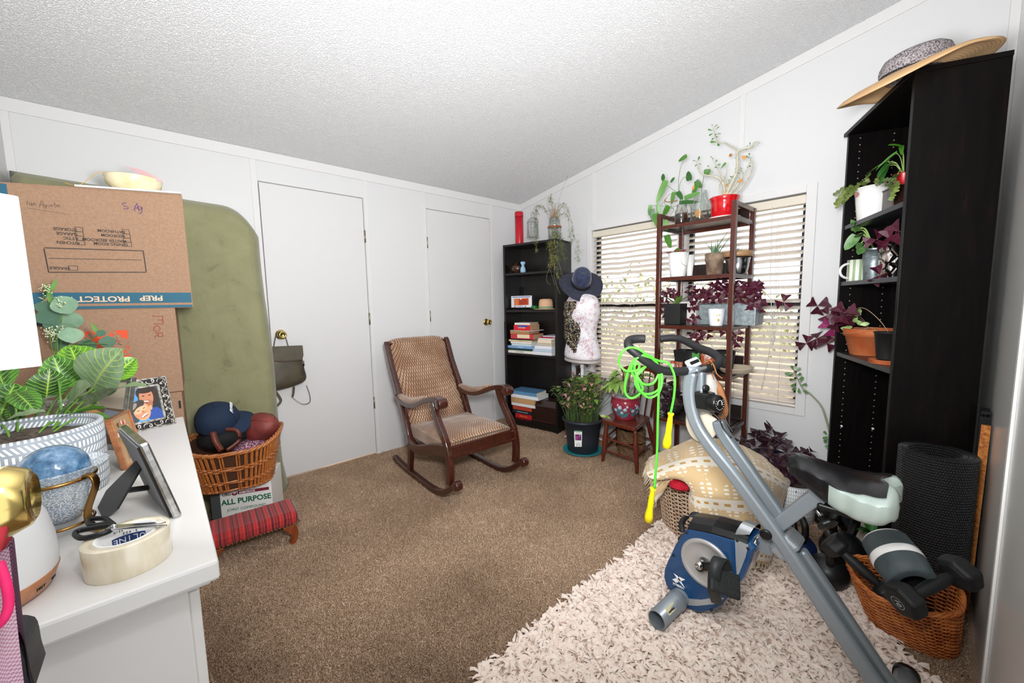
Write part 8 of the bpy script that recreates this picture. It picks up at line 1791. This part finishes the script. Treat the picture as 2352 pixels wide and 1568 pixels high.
# ================================================================== RIGHT CORNER THINGS
ymt=NT('ribbed_yoga_mat'); _v=ymt.coord('Object',1); X=ymt.xyz(_v); an=ymt.math('ARCTAN2',X[1],X[0]); zz_=ymt.math('MULTIPLY',X[2],330); u_=ymt.math('MULTIPLY',an,42); sh_=ymt.math('MULTIPLY',ymt.math('FLOOR',ymt.math('MULTIPLY',zz_,1/PI)),PI*.5)
bm_=ymt.math('MULTIPLY',ymt.math('ABSOLUTE',ymt.math('SINE',zz_)),ymt.math('ABSOLUTE',ymt.math('SINE',ymt.math('ADD',u_,sh_)))); ymt.bump(bm_,1,.01); ymt.set(Base_Color=(*lin('#1a1b1d'),1),Roughness=.5); ymt=ymt.m
ycx,ycy=-.775,-2.985; H_=fac(2135,1036,(-.775,-2.985,0)).z; print('mat h',H_)
o=thing('yoga_mat','black textured yoga mat rolled up and standing before the tall bookcase','yoga mat',(ycx,ycy,0))
sp_=[]; N=130
for i in range(N): t=i/(N-1); a=t*2*PI*2.6; r_=.066+.036*t; sp_.append((ycx+r_*math.cos(a+2.2),ycy+r_*math.sin(a+2.2),r_))
sp_+= [(sp_[-1][0]-.03,sp_[-1][1]+.012,0),(sp_[-1][0]-.05,sp_[-1][1]+.06,0)] if False else []
m=MB(); vs=[]; w_=.006
for i,(x,y,_) in enumerate(sp_):
    x0,y0=sp_[max(i-1,0)][:2]; x1,y1=sp_[min(i+1,N-1)][:2]; t_=V((x1-x0,y1-y0,0)).normalized(); n_=V((t_.y,-t_.x,0))*w_
    for s in (-1,1):
        for z in (.003,H_): vs.append((x+n_.x*s,y+n_.y*s,z))
m.add(vs,[f for i in range(N-1) for f in ((i*4,i*4+4,i*4+5,i*4+1),(i*4+2,i*4+3,i*4+7,i*4+6),(i*4+1,i*4+5,i*4+7,i*4+3),(i*4,i*4+2,i*4+6,i*4+4))]+[(0,1,3,2),((N-1)*4,(N-1)*4+2,(N-1)*4+3,(N-1)*4+1)]); m.build('rolled_mat',ymt,o)
ck=NT('cork'); _v=ck.coord('Object',1); ck.col(ck.ramp(ck.noise(_v,90,5,.8),[(.38,'#7a4418'),(.5,'#b06a2e'),(.65,'#c4833f')])); ck.set(Roughness=.9)
cb0=G(2228,1385,0); ctop=onp(2238,975,cb0,(Fw.x,Fw.y,0)); print('cork',cb0,ctop)
o=MB().box((-.62,-3.098,.004),(-.605,-3.088,.1)) if False else None
ckt=.60
m=MB(); m.add([(-.70,-3.104,.003),(-.685,-3.104,.003),(-.685,-3.078,.003),(-.70,-3.078,.003),(-.70,-3.110,.72),(-.685,-3.110,.72),(-.685,-3.088,.72),(-.70,-3.088,.72)],[(0,3,2,1),(4,5,6,7),(0,1,5,4),(1,2,6,5),(2,3,7,6),(3,0,4,7)])
o=m.build('cork_board',ck.m); tag(o,'cork board edge leaning on the wall behind the rolled yoga mat','board')
o=thing('folding_rack','dark folded metal rack leaning behind cork board','rack',(-.64,-3.1,0))
m=MB()
for y in (-3.104,-3.092): m.tube([(-.64,y,.0),(-.64,y,.76)],.005,8)
m.build('rack_post',iron,o); MB().box((-.67,-3.108,.755),(-.60,-3.086,.765)).box((-.645,-3.11,.03),(-.635,-3.085,.74)).build('rack_cap',iron,o)
# half-moon wicker basket with dumbbells
wk3=mat('orange_wicker','#a04f1e',.4,c2='#cf7c3a',ns=22,coat=.3)
fl=[(-.90,-2.865),(-1.00,-2.872),(-1.035,-2.92),(-1.045,-3.01),(-1.01,-3.06),(-.95,-3.07),(-.91,-3.04),(-.895,-2.95)]
rm=[(-.95,-2.80),(-1.055,-2.804),(-1.155,-2.875),(-1.156,-2.969),(-1.09,-3.05),(-1.0,-3.072),(-.905,-3.055),(-.885,-2.93)]
fl=[(-.88,-2.86),(-1.0,-2.865),(-1.04,-2.92),(-1.045,-3.01),(-1.01,-3.06),(-.93,-3.075),(-.87,-3.05),(-.86,-2.95)]
def closed(P_,k): return smooth_path([V((x,y,0)) for x,y in P_],k,closed=True)
F1=closed(fl,12); R1=closed(rm,12); NB=len(F1)
def hb_(i,t,off=0):
    i%=NB; a=F1[i].lerp(R1[i],t**.9); c_=V((-.99,-2.95,0)); d=(a-c_).normalized(); return a+d*off+V((0,0,.004+.195*t))
o=thing('wicker_basket','orange-brown crescent wicker basket full of dumbbells at lower right','basket',(-.96,-2.95,0))
m=MB()
for i in range(0,NB,3): m.tube([hb_(i,t/5) for t in range(6)],.0026,5)
m.build('stakes',wk3,o); m=MB()
for j in range(26):
    t=(j+.3)/26; m.tube([hb_(i,t,.0045*math.cos(PI*i/3+(PI if j%2 else 0))) for i in range(NB)],.0029,5,closed=True)
m.build('weave',wk3,o); m=MB()
for q_ in range(3): m.tube([hb_(i,1.0,.004*math.cos(i*.7+q_*2.1))+V((0,0,.005*math.sin(i*.7+q_*2.1))) for i in range(NB)],.0045,6,closed=True)
m.build('braided_rim',wk3,o)
MB().add([hb_(i,0,-.004) for i in range(NB)],[tuple(range(NB))]).build('base',wk3,o)
dbm=mat('black_neoprene','#161718',.55,bs=150,bst=.08)
def dumbbell(lab,A,B,rh,num=None,lh=.05):
    A,B=V(A),V(B); d=(B-A).normalized(); L=(B-A).length; o=thing('dumbbell',lab,'dumbbell',tuple((A+B)/2),0,'black dumbbells in and around the crescent basket')
    MB().tube([A+d*(L*i/10) for i in range(11)],[.013,.0145,.016,.0175,.018,.018,.018,.0175,.016,.0145,.013],16).build('grip',dbm,o)
    for P_,s in ((A,-1),(B,1)):
        mm=MB(frame(P_,d*s)); mm.lathe([(0,-.010),(.012,-.010),(rh*.7,-.004),(rh,.006),(rh,lh-.006),(rh*.8,lh),(0,lh)],6,sm=False); mm.build('weight_head',dbm,o,bevel=.007)
    if num:
        P_,s=num[1:]; text('lettering',num[0],frame(P_+d*s*(lh+.0006),d*s,V((Rt.x,Rt.y,0))),.022,mat('pale_mark','#b9bcbc',.6),o)
        MB(frame(P_+d*s*(lh+.0008),d*s)).lathe([(.017,0),(.0185,0)],24).build('number_ring',mat('pale_mark'),o)
    return o
dumbbell('black dumbbell marked 10 leaning out of the left end of the crescent basket',G(1932,1265,.27),G(2022,1345,.20),.045,('10',V(G(2022,1345,.20)),1))
a_,b_=G(2095,1368,.29),G(2188,1322,.34); dumbbell('black dumbbell lying across the right end of the crescent basket',a_,b_,.052,('10',V(a_),-1),.05)
a_,b_=V((-.97,-2.92,.055)),V((-.98,-3.0,.055)); dumbbell('black dumbbell low inside the crescent basket, under the others',a_,b_,.034)
# foam roller
fr_=NT('grey_foam'); fr_.set(Roughness=.6); _v=fr_.coord('Object',1); fr_.col(fr_.ramp(fr_.noise(_v,12,3),[(.35,'#3d474a'),(.65,'#4c575a')])); fr_.bump(fr_.noise(_v,9,1,.2,1.5),.5,.01)
ra,rb=G(2035,1265,.26),G(2115,1325,.21); ra=G(2030,1262,.25); 
o=thing('foam_roller','slate grey foam roller with white centre band resting in the crescent basket','foam roller',tuple((ra+rb)/2))
A1=CAM+ray(2031,1241)*1.32; B1=CAM+ray(2102,1345)*1.19; ax=(B1-A1).normalized(); print('roller',A1,B1); Mr=frame(A1,ax)@Matrix.Diagonal((1.18,1.18,1.12,1))
MB(Mr).lathe([(.03,0),(.050,0),(.055,.006),(.058,.05),(.058,.052)],40).lathe([(.058,.072),(.057,.09),(.053,.125),(.048,.128),(.03,.128)],40).build('foam_shell',fr_.m,o)
MB(Mr).lathe([(.0585,.051),(.0595,.053),(.0595,.071),(.0585,.073)],40).build('white_band',wcer,o); MB(Mr).lathe([(.03,-.001),(.051,-.001),(.0525,.003)],40).build('white_end_ring',wcer,o); MB(Mr).lathe([(.03,0),(.03,.128)],30).build('core',bp,o)
# kettlebells
blv=mat('blue_vinyl','#15264f',.4); bkv=mat('black_iron_coat','#141516',.4)
def kettle(lab,x,y,s,ang,mts,tilt=0):
    o=thing('kettlebell',lab,'kettlebell',(x,y,.0),ang,'kettlebells beside the crescent basket')
    MB(T((0,0,s*.078),(tilt,0,0))).ell((0,0,0),(s*.08,s*.08,s*.075),32,18,fn=lambda d:1 if d.z>-.85 else .98).build('weight_body',mts[0],o,world=False)
    P_=smooth_path([(-s*.035,0,s*.13),(-s*.062,0,s*.185),(-s*.05,0,s*.235),(0,0,s*.25),(s*.05,0,s*.235),(s*.062,0,s*.185),(s*.035,0,s*.13)],5)
    MB(T((0,0,0),(tilt,0,0))).tube(P_,s*.0155,14).build('handle',mts[1],o,world=False)
kettle('blue and black kettlebell furthest left beside the crescent basket',-.80,-2.60,.88,.6,(blv,bkv))
kettle('black kettlebell right behind the left dumbbell head',-.90,-2.72,.9,.3,(bkv,bkv))
kettle('black kettlebell with curved handle under the bike saddle, by the white pot',-.70,-2.74,1.05,-.5,(bkv,bkv))
# white pot with green plant under the saddle
wp_=V((-.60,-2.81,0)); q_=G(2000,1215,.16)
o=thing('flower_pot','cream pot with a green plant on the floor beneath the bike saddle','pot',(q_.x,q_.y,0))
MB(T((q_.x,q_.y,0))).lathe([(0,0),(.045,0),(.048,.003),(.056,.165),(.052,.165),(.05,.13),(0,.13)],36).build('pot',mat('cream_ceramic','#e3dac8',.4),o); MB(T((q_.x,q_.y,0))).lathe([(0,.14),(.05,.14)],20).build('soil',soil,o)
o=thing('leafy_plant','small green strap leaved plant in the cream floor pot','plant',(q_.x,q_.y,.14)); m=MB()
for k in range(14): a=rr(0,6.28); m.leaf((q_.x,q_.y,.14),(math.cos(a),math.sin(a),rr(.5,1.6)),(0,0,1),rr(.07,.12),.022,'tip',.4)
m.build('leaves',mat('deep_green_leaf','#2f7a28',.4),o)
# patterned white planter and floor plants by the window
wl=NT('line_pattern_planter'); v=wl.coord('Object'); X=wl.xyz(v); ang=wl.math('ARCTAN2',X[1],X[0]); h=wl.math('MULTIPLY',X[2],1/.02); row=wl.math('FLOOR',h); fr=wl.math('FRACT',h)
u=wl.math('FRACT',wl.math('ADD',wl.math('MULTIPLY',ang,70/(2*PI)),wl.math('MULTIPLY',fr,.5))); kk=wl.math('MAXIMUM',wl.math('LESS_THAN',u,.16),wl.math('LESS_THAN',fr,.1)); wl.col(wl.mix(kk,'#dcdfe0','#7d8183')); wl.set(Roughness=.5)
wpc=V((-.36,-2.48,0)); zq=fac(1835,1100,wpc).z
o=thing('planter','white line patterned planter on the floor right of the throw blanket','planter',tuple(wpc)); MB(T(tuple(wpc))).lathe([(0,0),(.10,0),(.103,.003),(.115,zq),(.110,zq),(.108,zq*.85),(0,zq*.84)],48).build('planter_body',wl.m,o); MB(T(tuple(wpc))).lathe([(0,zq*.9),(.108,zq*.9)],24).build('soil',soil,o)
def pox(name,lab,src,L,s,mt_,n=0):
    o=thing(name,lab,'plant',tuple(src)); m=MB();ms_=MB()
    for (x,y) in L:
        p=fac(x,y,src)+V((Fw.x,Fw.y,0))*rr(-.06,.06); 
        if p.x>-.03: p.x=-.03
        oxleaf(m,p,toc(p)*.5+V((rr(-.5,.5),rr(-.5,.5),rr(.2,1))),s*rr(.8,1.2),rr(0,2)); ms_.tube(smooth_path([V(src),V(src).lerp(p,.5)+V((0,0,.04)),p],5),.0011,4)
    m.build('leaves',mt_,o); ms_.build('stems',mat('oxalis_stem_dark','#6b4a4a',.6),o)
pox('purple_oxalis','dark purple shamrock in the white line patterned planter',wpc+V((0,0,zq*.9)),[(1790+rnd.gauss(10,18),1070+rnd.gauss(8,12)) for _ in range(22)]+[(1845,1030),(1830,1035),(1815,1045),(1770,1070),(1775,1085),(1800,1095),(1820,1085),(1790,1060)],.055,OXD)
dpc=V((-.20,-2.33,0)); zq2=fac(1742,1042,dpc).z
o=thing('flower_pot','dark purple floor pot against the wall behind the throw blanket','pot',tuple(dpc)); MB(T(tuple(dpc))).lathe([(0,0),(.07,0),(.073,.003),(.095,zq2),(.090,zq2),(.085,zq2*.85),(0,zq2*.84)],40).build('pot',mat('aubergine_pot','#1d1428',.4),o); MB(T(tuple(dpc))).lathe([(0,zq2*.9),(.088,zq2*.9)],24).build('soil',soil,o)
pox('purple_oxalis','sprawling dark purple shamrock in the dark floor pot by the wall',dpc+V((0,0,zq2*.9)),[(1738,985),(1755,990),(1775,985),(1762,1002),(1785,1005),(1690,1005),(1702,1028),(1720,1035),(1760,1012),(1770,1022),(1745,1012),(1800,1012),(1722,1018),(1752,1000),(1795,1020),(1780,1015)],.05,OXD)
# long stem succulent
lsb=V((-.30,-2.60,0)); 
o=thing('flower_pot','dark pot hidden behind the saddle holding the long stemmed plant','pot',tuple(lsb)); MB(T(tuple(lsb))).lathe([(0,0),(.06,0),(.063,.003),(.075,.14),(.070,.14),(.068,.12),(0,.12)],32).build('pot',bkpt,o)
o=thing('trailing_succulent','tall plant with one long bare curving stem and small leaves at its tip','plant',tuple(lsb+V((0,0,.12))))
P_=smooth_path([lsb+V((0,0,.12)),on(1922,1030,0,-.14),on(1908,1000,0,-.12),on(1898,965,0,-.10),on(1886,932,0,-.09),on(1862,905,0,-.08),on(1843,890,0,-.08),on(1833,872,0,-.09),on(1822,848,0,-.10)],6)
MB().tube(P_,[.006-.004*i/len(P_) for i in range(len(P_))],8).build('stem',mat('olive_stem','#8a9070',.6),o)
m=MB()
for (x,y,dx,dy) in ((1822,850,-3,-8),(1826,853,8,-6),(1818,855,-10,2),(1824,858,-8,3),(1830,862,9,-4),(1826,870,-12,2),(1833,872,10,-5),(1830,878,-8,6),(1838,885,9,-2),(1835,890,0,10),(1830,888,-10,8),(1842,895,10,6),(1828,880,-12,8),(1838,878,3,-7),(1820,862,-9,-2),(1905,1002,-10,3),(1903,1008,-8,5),(1912,1010,8,-3),(1908,1018,-9,6),(1915,1020,8,4),(1900,998,-6,-6)):
    p=on(x,y,0,-.10); q_=on(x+dx,y+dy,0,-.10+rr(-.02,.02)); m.leaf(p,q_-p,toc(p)+V((0,0,.2)),.036,.02,'spoon',.05,.05,6)
m.build('leaves',mat('jade_leaf','#4c7a3c',.4),o)
